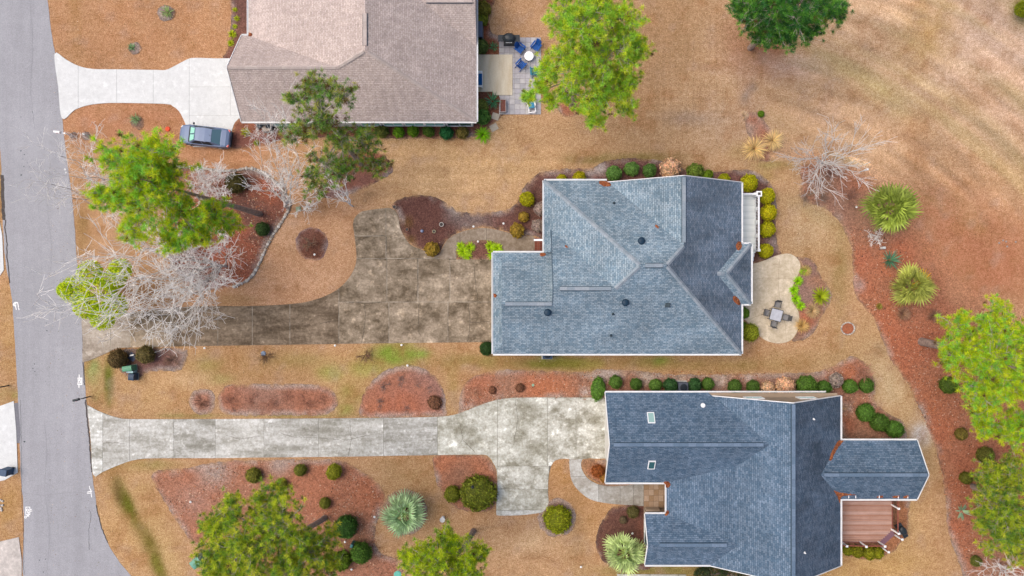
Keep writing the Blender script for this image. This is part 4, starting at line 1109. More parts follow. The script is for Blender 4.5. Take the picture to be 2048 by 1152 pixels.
def needle_tufts(C, D, L, K, cols, wid=.035, spread=1.0, droop=.0):
    """K needles (thin triangles) around each tuft centre C along direction D"""
    n = len(C)
    d = D[:, None, :] * .65 + rng.normal(size=(n, K, 3)) * spread * np.array([1.15, 1.15, .8])
    d /= np.linalg.norm(d, axis=2, keepdims=True)
    ln = L[:, None] * rng.uniform(.6, 1.15, (n, K))
    tip = C[:, None, :] + d * ln[..., None]; tip[..., 2] -= droop * ln
    s = np.cross(d, rng.normal(size=(n, K, 3))); s /= np.linalg.norm(s, axis=2, keepdims=True)
    b0 = C[:, None, :] + d * .04 + s * wid / 2; b1 = C[:, None, :] + d * .04 - s * wid / 2
    V = np.stack([b0, b1, tip], 2).reshape(-1, 3)
    T = np.arange(n * K * 3).reshape(-1, 3)
    c = cols[:, None, :] * rng.uniform(.70, 1.30, (n, K, 1))
    c = c[:, :, None, :] * np.array([.80, .80, 1.12])[None, None, :, None]      # needles darker at the base, paler at the tip
    c = np.minimum(c.reshape(-1, 3), .88)
    return V, T, c

def pine(base, blobs, colours, label, z_top, dens=1.0, K=46, L=.37, trunk_r=.24, group='pine trees', brown=0.015, boost=4.0):
    bx, by = G(*base)
    t = empty('pine_tree', (bx, by, 0)); tag(t, label, 'tree', group)
    cs = []; rs = []
    for (px, py, r, z) in blobs:
        x, y = G(px, py, z); cs.append((x, y, z)); rs.append(1.14 * r * (HC - z) / FP)
    cs = np.array(cs); rs = np.array(rs)
    topc = cs[np.argmax(cs[:, 2])]; ctr = cs.mean(0)
    tx, ty = .55 * ctr[0] + .45 * topc[0], .55 * ctr[1] + .45 * topc[1]
    # trunk: gentle sweep from the base to the crown top
    zt = z_top
    f = lambda u: np.array([bx + (tx - bx) * u ** 1.15, by + (ty - by) * u ** 1.15, zt * u])
    us = np.linspace(0, 1, 9)
    segs = [(f(us[i]) - (0, 0, .1 * (i == 0)), f(us[i + 1]), trunk_r * (1.15 - us[i]), trunk_r * (1.15 - us[i + 1])) for i in range(8)]
    Vt, Tt = tubes(segs, 9)
    obj('trunk', npmesh('trunk', Vt, Tt, smooth=True), M_bark, t)
    C = []; Dv = []; lims = []; twg = []
    for (c, r) in zip(cs, rs):
        u0 = np.clip((c[2] - r * .6) / zt, .35, .97); o = f(u0)
        mid = (o + c) / 2 + np.array([0, 0, .25])
        lims += [(o, mid, .065, .05), (mid, c, .05, .025)]
        nsub = max(8, int(r * r * 9.0))
        for _ in range(nsub):     # boughs inside this part of the crown
            d = rand_dirs(1, .15)[0]; e = c + d * r * np.array([1, 1, .62]) * rng.uniform(.25, 1.0) ** .6
            s = c + (e - c) * rng.uniform(.0, .25)
            lims.append((s, e, .02, .008))
            nt = int(rng.integers(5, 10) * dens) + 1
            for k in range(nt):
                w = rng.uniform(.45, 1.05); pnt = s + (e - s) * w + rng.normal(size=3) * .22 * (1 + r * .10)
                C.append(pnt); dd = (e - s) / max(np.linalg.norm(e - s), .1) * .5 + np.array([0, 0, .75]) + rng.normal(size=3) * .3
                Dv.append(dd / np.linalg.norm(dd))
                twg.append((s + (e - s) * w * .8, pnt, .016, .008))
    C = np.array(C); Dv = np.array(Dv)
    Vl, Tl = tubes(lims + twg, 4)
    obj('limbs', npmesh('limbs', Vl, Tl), M_limb, t)
    if colours is DARK or colours is MID: boost *= .62
    elif colours[0] == OLIVE[0]: boost *= .78
    pal = np.array([linf(c, boost, .82) for c in colours])
    idx = rng.integers(0, len(pal), len(C))
    cols = pal[idx] * rng.uniform(.7, 1.25, (len(C), 1))
    br = rng.random(len(C)) < brown
    cols[br] = lin3((150, 116, 76))
    Ls = L * rng.uniform(.75, 1.2, len(C))
    V, T, c = needle_tufts(C, Dv, Ls, int(K * .95), cols, wid=.030, spread=.70)
    obj('crown', npmesh('crown', V, T, c), M_needle, t)
    return t

BRIGHT = [(184, 206, 50), (168, 200, 58), (150, 190, 64), (194, 208, 66), (134, 174, 68)]
BRIGHT2 = [(178, 196, 34), (158, 184, 40), (132, 168, 48), (188, 198, 46), (104, 146, 58)]
MID = [(120, 152, 60), (98, 136, 58), (140, 160, 62), (84, 124, 58), (150, 152, 70)]
DARK = [(70, 120, 50), (84, 138, 54), (58, 104, 52), (100, 146, 56), (60, 110, 60)]
OLIVE = [(128, 146, 38), (104, 132, 46), (146, 158, 44), (86, 116, 48), (162, 166, 54)]

pine((520, 428), [(248, 318, 58, 19), (305, 318, 56, 19.5), (232, 392, 46, 18), (300, 385, 62, 18.5), (345, 350, 44, 18), (365, 435, 48, 16.5), (345, 488, 32, 15.5), (275, 455, 40, 17), (430, 430, 40, 14), (462, 452, 24, 13), (395, 470, 36, 15)],
     BRIGHT2, 'tall bright green pine rising from the stone-edged bed', 20.5, .95, 44)
pine((722, 328), [(640, 180, 42, 14.5), (598, 205, 34, 13.5), (690, 195, 34, 14.5), (620, 165, 22, 14), (640, 240, 46, 13.5), (600, 268, 36, 12.5), (690, 270, 36, 11), (650, 330, 44, 9.5), (735, 285, 36, 8.5), (748, 325, 30, 7.5), (630, 370, 28, 8.5), (690, 335, 32, 8.5)],
     MID, 'dull olive pine overhanging the taupe roof eave', 15.0, .62, 34, brown=.16)
pine((1143, 212), [(1128, 20, 46, 17), (1200, -10, 50, 17), (1170, 60, 56, 17.5), (1245, 40, 44, 16.5), (1150, 120, 52, 15.5), (1230, 100, 56, 16), (1270, 100, 34, 15), (1195, 165, 52, 14), (1115, 135, 30, 13.5), (1245, 170, 42, 13.5), (1185, 225, 36, 11), (1140, 185, 32, 11), (1250, 215, 22, 10.5), (1078, 178, 11, 9.5), (1058, 192, 8, 9), (1090, 150, 11, 10), (1100, 205, 14, 9)],
     BRIGHT, 'very bright yellow-green pine next to the paver patio', 18.5, 1.0, 46)
pine((1500, 96), [(1515, 62, 26, 5), (1545, 66, 30, 6), (1500, 25, 34, 7), (1500, 5, 44, 9.5), (1545, 20, 46, 10.5), (1600, 15, 50, 11), (1650, 20, 42, 10), (1560, 62, 38, 9), (1610, 55, 36, 9), (1672, 25, 28, 8.5), (1570, -20, 50, 11)],
     DARK, 'dark green pine beside the open pale field', 12.5, 1.15, 46)
pine((1843, 683), [(1915, 655, 34, 11), (1990, 640, 42, 12.5), (1925, 715, 46, 12), (1990, 710, 56, 13), (2050, 680, 46, 12.5), (2045, 765, 56, 13), (1965, 775, 48, 12), (1900, 710, 26, 10.5), (1990, 845, 42, 9.5), (2050, 850, 48, 10), (1965, 820, 28, 10)],
     BRIGHT2, 'bright green pine with exposed trunk in the orange straw strip', 14.5, 1.0, 46, trunk_r=.34)
pine((1945, 972), [(1985, 950, 38, 6.5), (2040, 940, 44, 7), (2000, 1010, 52, 7.5), (2050, 1030, 46, 7.5), (1975, 1040, 34, 6.5), (2010, 1080, 48, 7), (2055, 1100, 40, 6.5)],
     OLIVE, 'low olive green pine beside the spiky agave', 9.0, 1.1, 44)
pine((650, 1036), [(540, 1000, 44, 12), (470, 1028, 46, 12.5), (560, 1055, 58, 14), (440, 1085, 46, 12.5), (500, 1095, 60, 14), (600, 1105, 50, 13), (640, 1075, 34, 11), (565, 1150, 56, 13.5), (450, 1150, 56, 13), (420, 1060, 26, 12), (650, 1140, 36, 11)],
     OLIVE, 'broad olive green pine in the large mulch bed with white-tipped needles', 15.5, 1.05, 46)
pine((947, 1062), [(885, 1095, 38, 9), (835, 1118, 40, 9.5), (925, 1115, 38, 9.5), (870, 1140, 52, 10.5), (962, 1105, 18, 8.5), (900, 1072, 18, 8.5), (940, 1155, 40, 10)],
     OLIVE[:3] + BRIGHT2[:2], 'yellow-green pine with leaning trunk near the bird bath', 12.0, 1.0, 44)

# ---------------- leafy (broadleaf) crowns
def leaf_cloud(C, rad, n, size, cols):
    """n leaf quads (as 2 tris) filling ellipsoids C,rad"""
    k = rng.integers(0, len(C), n)
    d = rand_dirs(n); r = rng.uniform(.45, 1.0, n) ** .5
    P = C[k] + d * rad[k] * r[:, None]
    nrm = d * .6 + rng.normal(size=(n, 3)) * .5 + np.array([0, 0, .4]); nrm /= np.linalg.norm(nrm, axis=1, keepdims=True)
    u = np.cross(nrm, rng.normal(size=(n, 3))); u /= np.linalg.norm(u, axis=1, keepdims=True); v = np.cross(nrm, u)
    s = size * rng.uniform(.6, 1.3, (n, 1))
    V = np.stack([P - u * s, P + v * s * .45, P + u * s, P - v * s * .45], 1).reshape(-1, 3)
    T = np.arange(4 * n).reshape(-1, 4)
    c = cols[rng.integers(0, len(cols), n)] * rng.uniform(.65, 1.3, (n, 1))
    return V, T, np.repeat(c, 4, 0)

def leafy_tree(name, base, blobs, colours, label, n=5000, size=.10, group=None, cat='tree', tr=.07):
    bx, by = G(*base); t = empty(name, (bx, by, 0)); tag(t, label, cat, group)
    C = []; Rr = []; segs = []
    for (px, py, r, z) in blobs:
        x, y = G(px, py, z); w = r * (HC - z) / FP; C.append((x, y, z)); Rr.append((w, w, w * .75))
        m = ((bx + x) / 2, (by + y) / 2, z * .55)
        segs += [((bx, by, -.05), m, tr, tr * .7), (m, (x, y, z), tr * .7, tr * .3)]
        for _ in range(5):
            d = rand_dirs(1, .2)[0]; segs.append(((x, y, z), tuple(np.array((x, y, z)) + d * w * .85), tr * .3, tr * .12))
    V, T = tubes(segs, 5); obj('trunk', npmesh('trunk', V, T), M_bark, t)
    V, T, c = leaf_cloud(np.array(C), np.array(Rr), n, size, np.array([linf(q, 1.7) for q in colours]))
    o = obj('crown', npmesh('crown', V, T, c), M_leaf, t); o.color = (1, 1, 1, 1)
    return t
leafy_tree('holly_tree', (232, 572), [(150, 580, 30, 4.5), (240, 540, 24, 4.6), (180, 545, 26, 4.8), (195, 590, 38, 5.2), (172, 612, 26, 4.5), (205, 635, 26, 4.2), (225, 560, 26, 4.5), (130, 580, 16, 4.2), (230, 610, 26, 4.5)],
           [(196, 208, 16), (176, 200, 20), (206, 214, 40), (130, 172, 24)], 'bright lime evergreen tree leaning over the road edge', 20000, .085)
leafy_tree('evergreen_bush', (2044, 26), [(2046, 18, 16, 1.2), (2062, 10, 22, 1.8)], [(130, 140, 20), (110, 124, 24)], 'small green bush at the corner of the pale field', 2500, .09, cat='shrub')
leafy_tree('evergreen_bush', (1448, 1146), [(1430, 1148, 26, 1.0), (1465, 1150, 30, 1.2), (1405, 1152, 18, .8), (1500, 1160, 26, 1.0)], [(54, 72, 40), (66, 84, 44), (48, 60, 40)], 'dark green shrub under the lower eave of slate-blue roof', 3500, .09, cat='shrub')

# ---------------- bare trees
TWR = .015
def grow(segs, p, d, L, r, depth, spread, up, wig=.16, ratio=.72, leaf=None):
    n = 4 if depth > 2 else 3
    q = np.array(p, float); d = np.array(d, float)
    kids = []
    for i in range(n):
        d = d + rng.normal(size=3) * wig + np.array([0, 0, up]); d /= np.linalg.norm(d)
        e = q + d * L / n; r1 = max(r * .86, TWR)
        segs.append((q.copy(), e.copy(), r, r1)); q = e; r = r1
        if depth > 0 and i >= (0 if depth < 3 else 1):
            kids.append((q.copy(), d.copy(), r))
    if depth > 0:
        for (kp, kd, kr) in kids:
            for _ in range(2 if rng.random() < .35 else 1):
                nd = kd + rng.normal(size=3) * spread; nd /= np.linalg.norm(nd)
                grow(segs, kp, nd, L * ratio * rng.uniform(.7, 1.15), max(kr * .55, TWR), depth - 1, spread, up, wig, ratio)

def bare_tree(base, stems, label, mat=None, nb=2, depth=3, spread=.55, up=.05, name='bare_tree', group='bare winter trees', ratio=.62, wig=.16, scale=1.0):
    """stems: list of (px, py, z, r) end points of the main limbs"""
    bx, by = G(*base); t = empty(name, (bx, by, 0)); tag(t, label, 'tree', group)
    segs = []; main = []
    fork = np.array([bx, by, 1.0 * scale])
    main.append((np.array([bx, by, -.1]), fork, stems[0][3] * 1.7, stems[0][3] * 1.4))
    for (px, py, z, r) in stems:
        e = np.array([*G(px, py, z), z]); v = e - fork; L = np.linalg.norm(v); n = 6
        q = fork.copy(); rr = r; side = rng.normal(size=3) * .05 * L
        for i in range(n):
            u = (i + 1) / n; e2 = fork + v * u + side * math.sin(u * math.pi) + rng.normal(size=3) * .03 * L
            r1 = max(r * (1 - .75 * u), .02)
            main.append((q, e2, rr * 1.25, r1 * 1.25)); dd = (e2 - q) / np.linalg.norm(e2 - q)
            if i >= 1:
                for _ in range(nb):
                    nd = dd + rng.normal(size=3) * spread; nd /= np.linalg.norm(nd)
                    grow(segs, e2, nd, L * .34 * rng.uniform(.6, 1.2), max(rr * .5, .016), depth - 1, spread, up, wig, ratio)
            q = e2; rr = r1
        grow(segs, q, dd, L * .30, rr, depth - 1, spread, up, wig, ratio)
    if depth <= 2:
        V, T = tubes(main + segs, 4); obj('stems', npmesh('stems', V, T), mat or M_greybark, t); return t
    V, T = tubes(main, 7); obj('trunk', npmesh('trunk', V, T, smooth=True), mat or M_palebark, t)
    V, T = tubes(segs, 3); obj('branches', npmesh('branches', V, T), mat or M_greybark, t)
    return t
bare_tree((452, 532), [(360, 500, 6, .09), (310, 520, 8, .09), (260, 560, 8.5, .08), (300, 600, 8, .08), (350, 610, 7, .08), (400, 600, 6, .07), (230, 520, 8, .07), (210, 590, 8, .07), (280, 640, 7.5, .06), (370, 640, 6, .06), (430, 560, 5, .06), (450, 490, 5, .06), (340, 560, 8, .07)],
          'large silvery bare tree overhanging the brown driveway', spread=.62, ratio=.66)
TWR = .009
bare_tree((246, 392), [(190, 380, 6, .05), (160, 340, 7, .05), (140, 360, 7.5, .045), (120, 320, 7.5, .04), (170, 310, 7, .045), (200, 430, 6, .04), (150, 400, 7, .04), (110, 370, 7.5, .04)], 'thin bare tree spreading twigs over the asphalt beside bright pine', spread=.6, ratio=.62, nb=1)
TWR = .011
bare_tree((577, 416), [(565, 350, 4.5, .075), (545, 320, 5.5, .06), (540, 360, 5, .06), (520, 300, 5.5, .05), (590, 300, 5, .05), (600, 350, 4.5, .05), (570, 280, 5.5, .05), (620, 390, 4, .04), (525, 380, 4.5, .05), (550, 270, 5.5, .045)],
          'pale bare tree at the end of the stone edging', spread=.6, nb=1)
bare_tree((705, 412), [(680, 380, 2.5, .05), (655, 350, 4, .045), (645, 335, 4.5, .04), (690, 360, 3, .035)], 'slim bare sapling leaning beneath the dull olive pine', spread=.5, depth=2)
bare_tree((1640, 326), [(1690, 300, 3.6, .06), (1715, 275, 4.2, .045), (1648, 262, 3.8, .045), (1612, 296, 3.2, .04), (1580, 322, 3.2, .04), (1605, 340, 3, .04), (1618, 372, 3.2, .04), (1655, 380, 3.2, .04), (1680, 350, 3.4, .05), (1715, 360, 3.6, .04), (1700, 330, 3.4, .04), (1668, 270, 3.8, .04), (1635, 350, 3, .04), (1740, 292, 4.2, .03), (1665, 345, 3.5, .04)],
          'white-barked bare tree radiating at the edge of the field', spread=.34, wig=.08, depth=2, ratio=.6, mat=M('white_bark', col=S(248, 244, 242), rough=.9, layers=[(4, .85, 1.1, 4)]), scale=.4)
bare_tree((1996, 1128), [(2010, 1150, 3, .06), (1990, 1160, 3.2, .045), (2040, 1140, 3.4, .05), (2060, 1160, 3.5, .04), (1970, 1140, 3, .03)], 'grey bare tree below the low olive pine', spread=.5, depth=2)
bare_tree((422, 372), [(400, 350, 2.2, .03), (440, 352, 2.2, .03), (385, 372, 2.2, .03), (450, 385, 2.0, .03), (410, 390, 2.0, .03), (430, 340, 2.4, .025), (395, 340, 2.4, .025)], 'tangled grey bare shrub beside the stone edging', spread=.7, depth=3, scale=.25)
bare_tree((1752, 474), [(1760, 462, 1.2, .02), (1742, 470, 1.2, .02), (1756, 484, 1.1, .02), (1745, 482, 1.1, .015)], 'tiny white bare shrub under the large fan palm', spread=.6, depth=2, scale=.15)
bare_tree((1722, 745), [(1735, 735, 1.3, .02), (1712, 738, 1.2, .02), (1728, 756, 1.2, .02), (1740, 748, 1.2, .015), (1715, 755, 1.0, .015)], 'small pinkish bare shrub above paired round shrubs', M('pink_bark', col=S(206, 150, 126), rough=.95), spread=.6, depth=2, scale=.15)
bare_tree((619, 488), [(612, 478, 1.0, .018), (626, 485, 1.0, .018), (616, 498, .9, .018), (608, 490, .9, .015)], 'small tan bare shrub inside the round mulch ring', M('tan_bark', col=S(170, 140, 116), rough=.95), spread=.6, depth=2, scale=.12)
bare_tree((606, 421), [(590, 428, 1.0, .015), (615, 412, 1.2, .015), (632, 405, 1.4, .015)], 'low white bare shrub next to the pale green valve box', spread=.6, depth=2, scale=.1)

# ---------------- reusable small plants (unit radius, share meshes)
def ball_mesh(seed, nleaf=1500, size=.085, rough=.06):
    g = np.random.default_rng(seed)
    bm = bmesh.new(); bmesh.ops.create_icosphere(bm, subdivisions=3, radius=.92)
    V0 = np.array([v.co[:] for v in bm.verts]); T0 = np.array([[v.index for v in f.verts] for f in bm.faces]); bm.free()
    k = 1 + rough * (np.sin(V0[:, 0] * 7 + seed) * np.cos(V0[:, 1] * 6 + seed * 2) + np.sin(V0[:, 2] * 8 + seed)) * .8 + g.normal(size=len(V0)) * .015
    V0 = V0 * k[:, None]
    d = g.normal(size=(nleaf, 3)); d /= np.linalg.norm(d, axis=1, keepdims=True)
    d[:, 2] = np.where(d[:, 2] < -.55, -d[:, 2], d[:, 2])
    kk = 1 + rough * (np.sin(d[:, 0] * 7 + seed) * np.cos(d[:, 1] * 6 + seed * 2) + np.sin(d[:, 2] * 8 + seed)) * .8
    P = d * (kk * g.uniform(.90, 1.03, nleaf))[:, None]
    nrm = d + g.normal(size=(nleaf, 3)) * .55; nrm /= np.linalg.norm(nrm, axis=1, keepdims=True)
    u = np.cross(nrm, g.normal(size=(nleaf, 3))); u /= np.linalg.norm(u, axis=1, keepdims=True); v = np.cross(nrm, u)
    s = size * g.uniform(.6, 1.3, (nleaf, 1))
    Vl = np.stack([P - u * s, P + v * s * .5, P + u * s, P - v * s * .5], 1)
    V1 = Vl.reshape(-1, 3); a = np.arange(nleaf) * 4 + len(V0)
    T1 = np.concatenate([np.stack([a, a + 1, a + 2], 1), np.stack([a, a + 2, a + 3], 1)])
    c0 = np.full((len(V0), 3), .62) * g.uniform(.8, 1.2, (len(V0), 1))  # core darker than the leaves: shade between them put into its colour
    c1 = np.repeat(np.stack([g.uniform(.55, 1.55, nleaf)] * 3, 1) * g.uniform(.92, 1.08, (nleaf, 3)), 4, 0)
    return npmesh('shrub', np.concatenate([V0, V1]), np.concatenate([T0, T1]), np.concatenate([c0, c1]))
BALLS = [ball_mesh(s, 1500, .085, .10) for s in range(1, 8)]
LOOSE = [ball_mesh(s, 900, .16, .16) for s in (11, 12, 13)]
for me in BALLS + LOOSE: me.materials.append(M_leaf)

def shrub(px, py, r, col, label, group=None, sx=1.0, sy=1.0, sz=.85, loose=False, rot=0.0, name='round_shrub'):
    rr = r * HC / FP; h = rr * sz
    zc = h * .78
    x, y = G(px, py, zc)
    o = bpy.data.objects.new(name, random.choice(LOOSE if loose else BALLS)); COL.objects.link(o)
    o.location = (x, y, zc); o.scale = (rr * sx * random.uniform(.90, 1.03), rr * sy * random.uniform(.90, 1.03), h); o.rotation_euler = (0, 0, R(rot) if (sx != 1 or sy != 1) else random.uniform(0, 6.28))
    k = random.uniform(.82, 1.16); c = linf(col, 1.75) * k * np.array([random.uniform(.94, 1.06), 1, 1]); o.color = (*c, 1)
    tag(o, label, 'shrub', group)
    return o

YG, GR, DK, OL, BR, YB = (176, 172, 20), (104, 140, 66), (66, 106, 44), (122, 122, 44), (124, 104, 66), (170, 140, 54)
g1 = 'green ball shrubs behind the blue-grey roof'
for x, y, r, l in ((1228, 347, 17, 'largest of three round green shrubs above blue-grey roof, touching the gutter'), (1263, 338, 15, 'middle of three round green shrubs above the blue-grey roof'), (1299, 341, 15, 'round green shrub beside the dried tan hydrangea')):
    shrub(x, y, r, GR, l, g1)
for x, y, r, c, l in ((1054, 398, 15, YG, 'round yellow-green shrub in dark mulch beside roof corner'), (1047, 434, 10, YB, 'small half-bare yellow shrub between two yellow shrubs'), (1034, 461, 14, YB, 'mustard shrub at the edge of the curved path'), (864, 498, 14, YB, 'lone mustard shrub at the driveway edge of plum mulch bed'),
                   (1498, 366, 18, YG, 'largest yellow-green ball shrub at roof corner above porch'), (1448, 358, 11, YG, 'small yellow-green shrub half hidden by the back gable edge')):
    shrub(x, y, r, c, l, loose=(c == YB))
for x, y, r in ((1124, 359, 11), (1158, 357, 14)): shrub(x, y, r, YG, 'yellow-green shrub tucked under the upper left gutter of blue-grey roof', 'shrubs under the upper gutter')
for x, y, r in ((1534, 392, 16), (1537, 425, 17), (1535, 459, 16), (1531, 502, 15)): shrub(x, y, r, YG, 'round yellow-green shrub in the row along the white back porch', 'shrubs along the back porch')
shrub(1500, 665, 18, (140, 150, 40), 'round green and rust shrub at the lower patio edge'); shrub(1487, 626, 12, (104, 140, 40), 'small green shrub against the wall beside the patio'); shrub(1484, 652, 11, (100, 130, 40), 'small green shrub tucked behind the rust-tinged patio shrub')
shrub(973, 697, 15, (52, 84, 36), 'dark green shrub at the garage corner of blue-grey roof')
g2 = 'clipped green shrubs along the slate-roofed house'
shrub(1196, 778, 14, (92, 130, 48), 'elongated green hedge shrub at the garage corner', g2, sy=1.75, sx=1.05, rot=-6)
rowl = 'clipped round green shrub in the row above slate-blue garage roof'
for x, y, r in ((1231, 764, 14), (1272, 768, 13), (1311, 770, 13), (1416, 768, 13), (1469, 773, 14), (1506, 773, 14)): shrub(x, y, r, (92, 126, 52), rowl, g2)
for x, y, l in ((1341, 771, 'loose dark green shrub left of the grey air conditioner'), (1389, 771, 'loose dark green shrub right of the grey air conditioner')): shrub(x, y, 14, (58, 96, 52), l, g2, loose=True)
for x, y, r, l in ((1613, 771, 20, 'largest round green shrub above the gable window'), (1648, 775, 15, 'round green shrub touching the largest one above the gable'), (1700, 773, 15, 'left one of paired round green shrubs below pinkish bare shrub'), (1732, 771, 15, 'right one of paired round green shrubs at the bed corner'),
                   (1730, 825, 18, 'uppermost of three touching green shrubs beside sunroom'), (1758, 844, 19, 'middle of three touching green shrubs beside sunroom'), (1788, 858, 18, 'lowest of three touching green shrubs beside sunroom')):
    shrub(x, y, r, (84, 120, 44), l, 'round shrubs at the bed corner')
for x, y, r, c, l in ((507, 951, 15, OL, 'olive shrub partly under the broad pine'), (601, 940, 13, OL, 'small olive ball shrub near pale driveway'), (668, 944, 16, (140, 140, 34), 'yellow-olive ball shrub near the bed tip'), (562, 970, 13, OL, 'olive shrub touching the broad pine crown'),
                     (650, 1006, 12, OL, 'small dull shrub between broad pine and pale palm'), (692, 1054, 23, (62, 98, 36), 'large dark green ball shrub with yellow flecks beside broad pine'), (722, 1105, 21, (76, 108, 36), 'dark green egg-shaped shrub beside the teal pedestal'), (683, 1122, 19, (96, 116, 30), 'green shrub with yellow berries under the broad pine'),
                     (236, 717, 20, (112, 92, 56), 'brown clipped shrub at the driveway mouth, near green utility box'), (291, 709, 19, (108, 96, 56), 'brown-green clipped shrub beside small white sign'),
                     (471, 366, 20, (96, 88, 44), 'olive ball shrub inside the stone-edged bed'), (525, 458, 14, (62, 84, 40), 'dark small ball shrub near the stone edging'),
                     (1266, 1024, 13, (104, 96, 54), 'dull olive shrub beside tan paver porch'), (1246, 1040, 8, (116, 100, 76), 'small brown shrub near the porch half wall'),
                     (1970, 910, 17, (112, 110, 46), 'olive shrub beside the low olive pine'), (1922, 868, 13, (116, 104, 46), 'small olive shrub in orange straw near bright pine'), (1897, 770, 18, (84, 104, 36), 'green shrub partly under the bright pine crown'), (1932, 956, 12, (112, 112, 40), 'olive shrub at the left of low olive pine'), (1952, 1122, 11, (100, 108, 46), 'small shrub beside the grey bare tree'),
                     (905, 988, 17, (124, 126, 34), 'smaller lobe-like olive shrub beside the huge hedge shrub')):
    shrub(x, y, r, c, l, loose=('berries' in l))
shrub(957, 986, 36, (116, 122, 34), 'huge rounded olive hedge shrub beside the pale driveway', sx=1.10, sy=.95, sz=.6)
shrub(1115, 1039, 28, (134, 142, 24), 'flat-topped lime-olive shrub in round mulch ring', sz=.6)
for k, (x, y, r, c, l) in enumerate(((764, 262, 13, (110, 120, 52), 'dull green shrub under taupe roof eave near pine'), (797, 264, 11, (110, 150, 30), 'first bright green shrub in the taupe house bed'), (826, 262, 11, (112, 150, 30), 'second bright green shrub in the taupe house bed'), (857, 263, 11, (90, 120, 40), 'mid green shrub in the taupe house bed'), (893, 266, 13, (50, 120, 66), 'blue-green shrub in the taupe house bed'), (925, 265, 12, (130, 120, 60), 'brownish shrub near the patio corner'))):
    shrub(x, y, r, c, l, 'foundation shrubs of the taupe house', loose=True)
for x, y, r, c, l in ((966, 18, 15, (130, 130, 50), 'yellowish shrub against taupe house wall above grey generator'), (964, 40, 12, (120, 130, 40), 'green shrub touching the grey generator'), (962, 92, 14, (96, 116, 56), 'dull green shrub below the grey generator'), (962, 212, 13, (110, 124, 56), 'dull shrub beside the wood planter'), (966, 233, 15, (90, 128, 56), 'green shrub beside square stepping stones')):
    shrub(x, y, r, c, l, loose=True)
for x, y, r in ((1695, 1100, 11), (1714, 1103, 12), (1738, 1106, 13), (1755, 1106, 12)): shrub(x, y, r, (132, 132, 24), 'yellow-green leafy shrub below the deck railing', 'shrubs below the deck', loose=True)
shrub(1522, 228, 7, (104, 140, 30), 'tiny green shrub alone in the field grass'); shrub(1390, 343, 16, (110, 130, 50), 'leafy green shrub between dried hydrangea and gable', loose=True); shrub(1414, 352, 12, (110, 136, 30), 'small leafy shrub under the gable edge', loose=True)
for x, y, r, l in ((1340, 338, 20, 'dried tan hydrangea beside green ball shrubs'), (1570, 772, 18, 'dried pinkish tan shrub above the gable wall'), (1535, 776, 13, 'small dried tan shrub beside clipped green shrubs'), (1082, 418, 14, 'grey leafless shrub against the white gutter'), (1076, 452, 13, 'grey-tan shrub beside the brick stoop'), (1672, 760, 14, 'dried pinkish shrub between round green shrubs')):
    shrub(x, y, r, (204, 172, 140) if 'tan' in l and 'grey' not in l else (168, 150, 140), l, loose=True, name='dried_shrub')
for (x, y, r, c, l) in ((1196, 942, 13, (150, 84, 40), 'rust orange shrub beside the slate garage wall'), (1210, 955, 10, (150, 110, 50), 'brown shrub at the garage gutter end')): shrub(x, y, r, c, l, loose=True, sz=.6)
for (x, y, r, l) in ((870, 805, 14, 'brown mound shrub in the dome bed'), (1040, 776, 9, 'small brown shrub in the orange straw bed'), (985, 780, 8, 'tiny brown shrub near the bed tip')): shrub(x, y, r, (122, 84, 62), l, loose=True, sz=.5, name='dried_shrub')

# ---------------- rosettes: ornamental grass, fern, yucca, agave
def rosette_mesh(seed, n, w, curl, lift, segs=4):
    g = np.random.default_rng(seed); V = []; T = []; C = []
    for k in range(n):
        a = g.uniform(0, 2 * math.pi); el = lift[0] + (lift[1] - lift[0]) * g.random(); L = g.uniform(.75, 1.1)
        p = np.array([math.cos(a) * .05, math.sin(a) * .05, 0.0]); b = len(V); sd = np.array([-math.sin(a), math.cos(a), 0])
        cc = g.uniform(.65, 1.4) * np.array([1, g.uniform(.94, 1.06), g.uniform(.85, 1.15)])
        for s in range(segs + 1):
            f = s / segs; ww = w * (1 - f ** 2.2) * (.55 + .9 * min(f * 3, 1)) / 1.45
            V += [p + sd * ww, p - sd * ww]; C += [cc, cc]
            e = el - curl * f; p = p + np.array([math.cos(a) * math.cos(e), math.sin(a) * math.cos(e), math.sin(e)]) * L / segs
            if p[2] < .02: p[2] = .02
        for s in range(segs): T.append([b + 2 * s, b + 2 * s + 1, b + 2 * s + 3, b + 2 * s + 2])
    me = npmesh('rosette', np.array(V), np.array(T), np.array(C)); me.materials.append(M_frond); return me
GRASS = [rosette_mesh(s, 260, .018, R(80), (R(35), R(88))) for s in (1, 2)]
FERN = [rosette_mesh(s, 95, .055, R(70), (R(20), R(88))) for s in (3, 4, 5)]
YUCCA = [rosette_mesh(s, 46, .045, R(18), (R(8), R(85))) for s in (6, 7)]
AGAVE = [rosette_mesh(8, 18, .10, R(12), (R(12), R(60)))]
def rosette(meshes, px, py, r, col, label, name, cat='plant', group=None, z=0.0):
    x, y = G(px, py, r / 40); o = bpy.data.objects.new(name, random.choice(meshes)); COL.objects.link(o)
    s = r * HC / FP; o.location = (x, y, z); o.scale = (s, s, s * .9); o.rotation_euler = (0, 0, random.uniform(0, 6))
    o.color = (*(linf(col, 1.5) * random.uniform(.92, 1.08)), 1); tag(o, label, cat, group); return o
LIME = (172, 206, 20)
for x, y, r in ((926, 503, 16), (940, 494, 13), (934, 511, 13), (921, 491, 11)): rosette(FERN, x, y, r, LIME, 'lime green leafy clump left of bare patch in the path bed', 'leafy_clump', group='left lime clumps in the path bed')
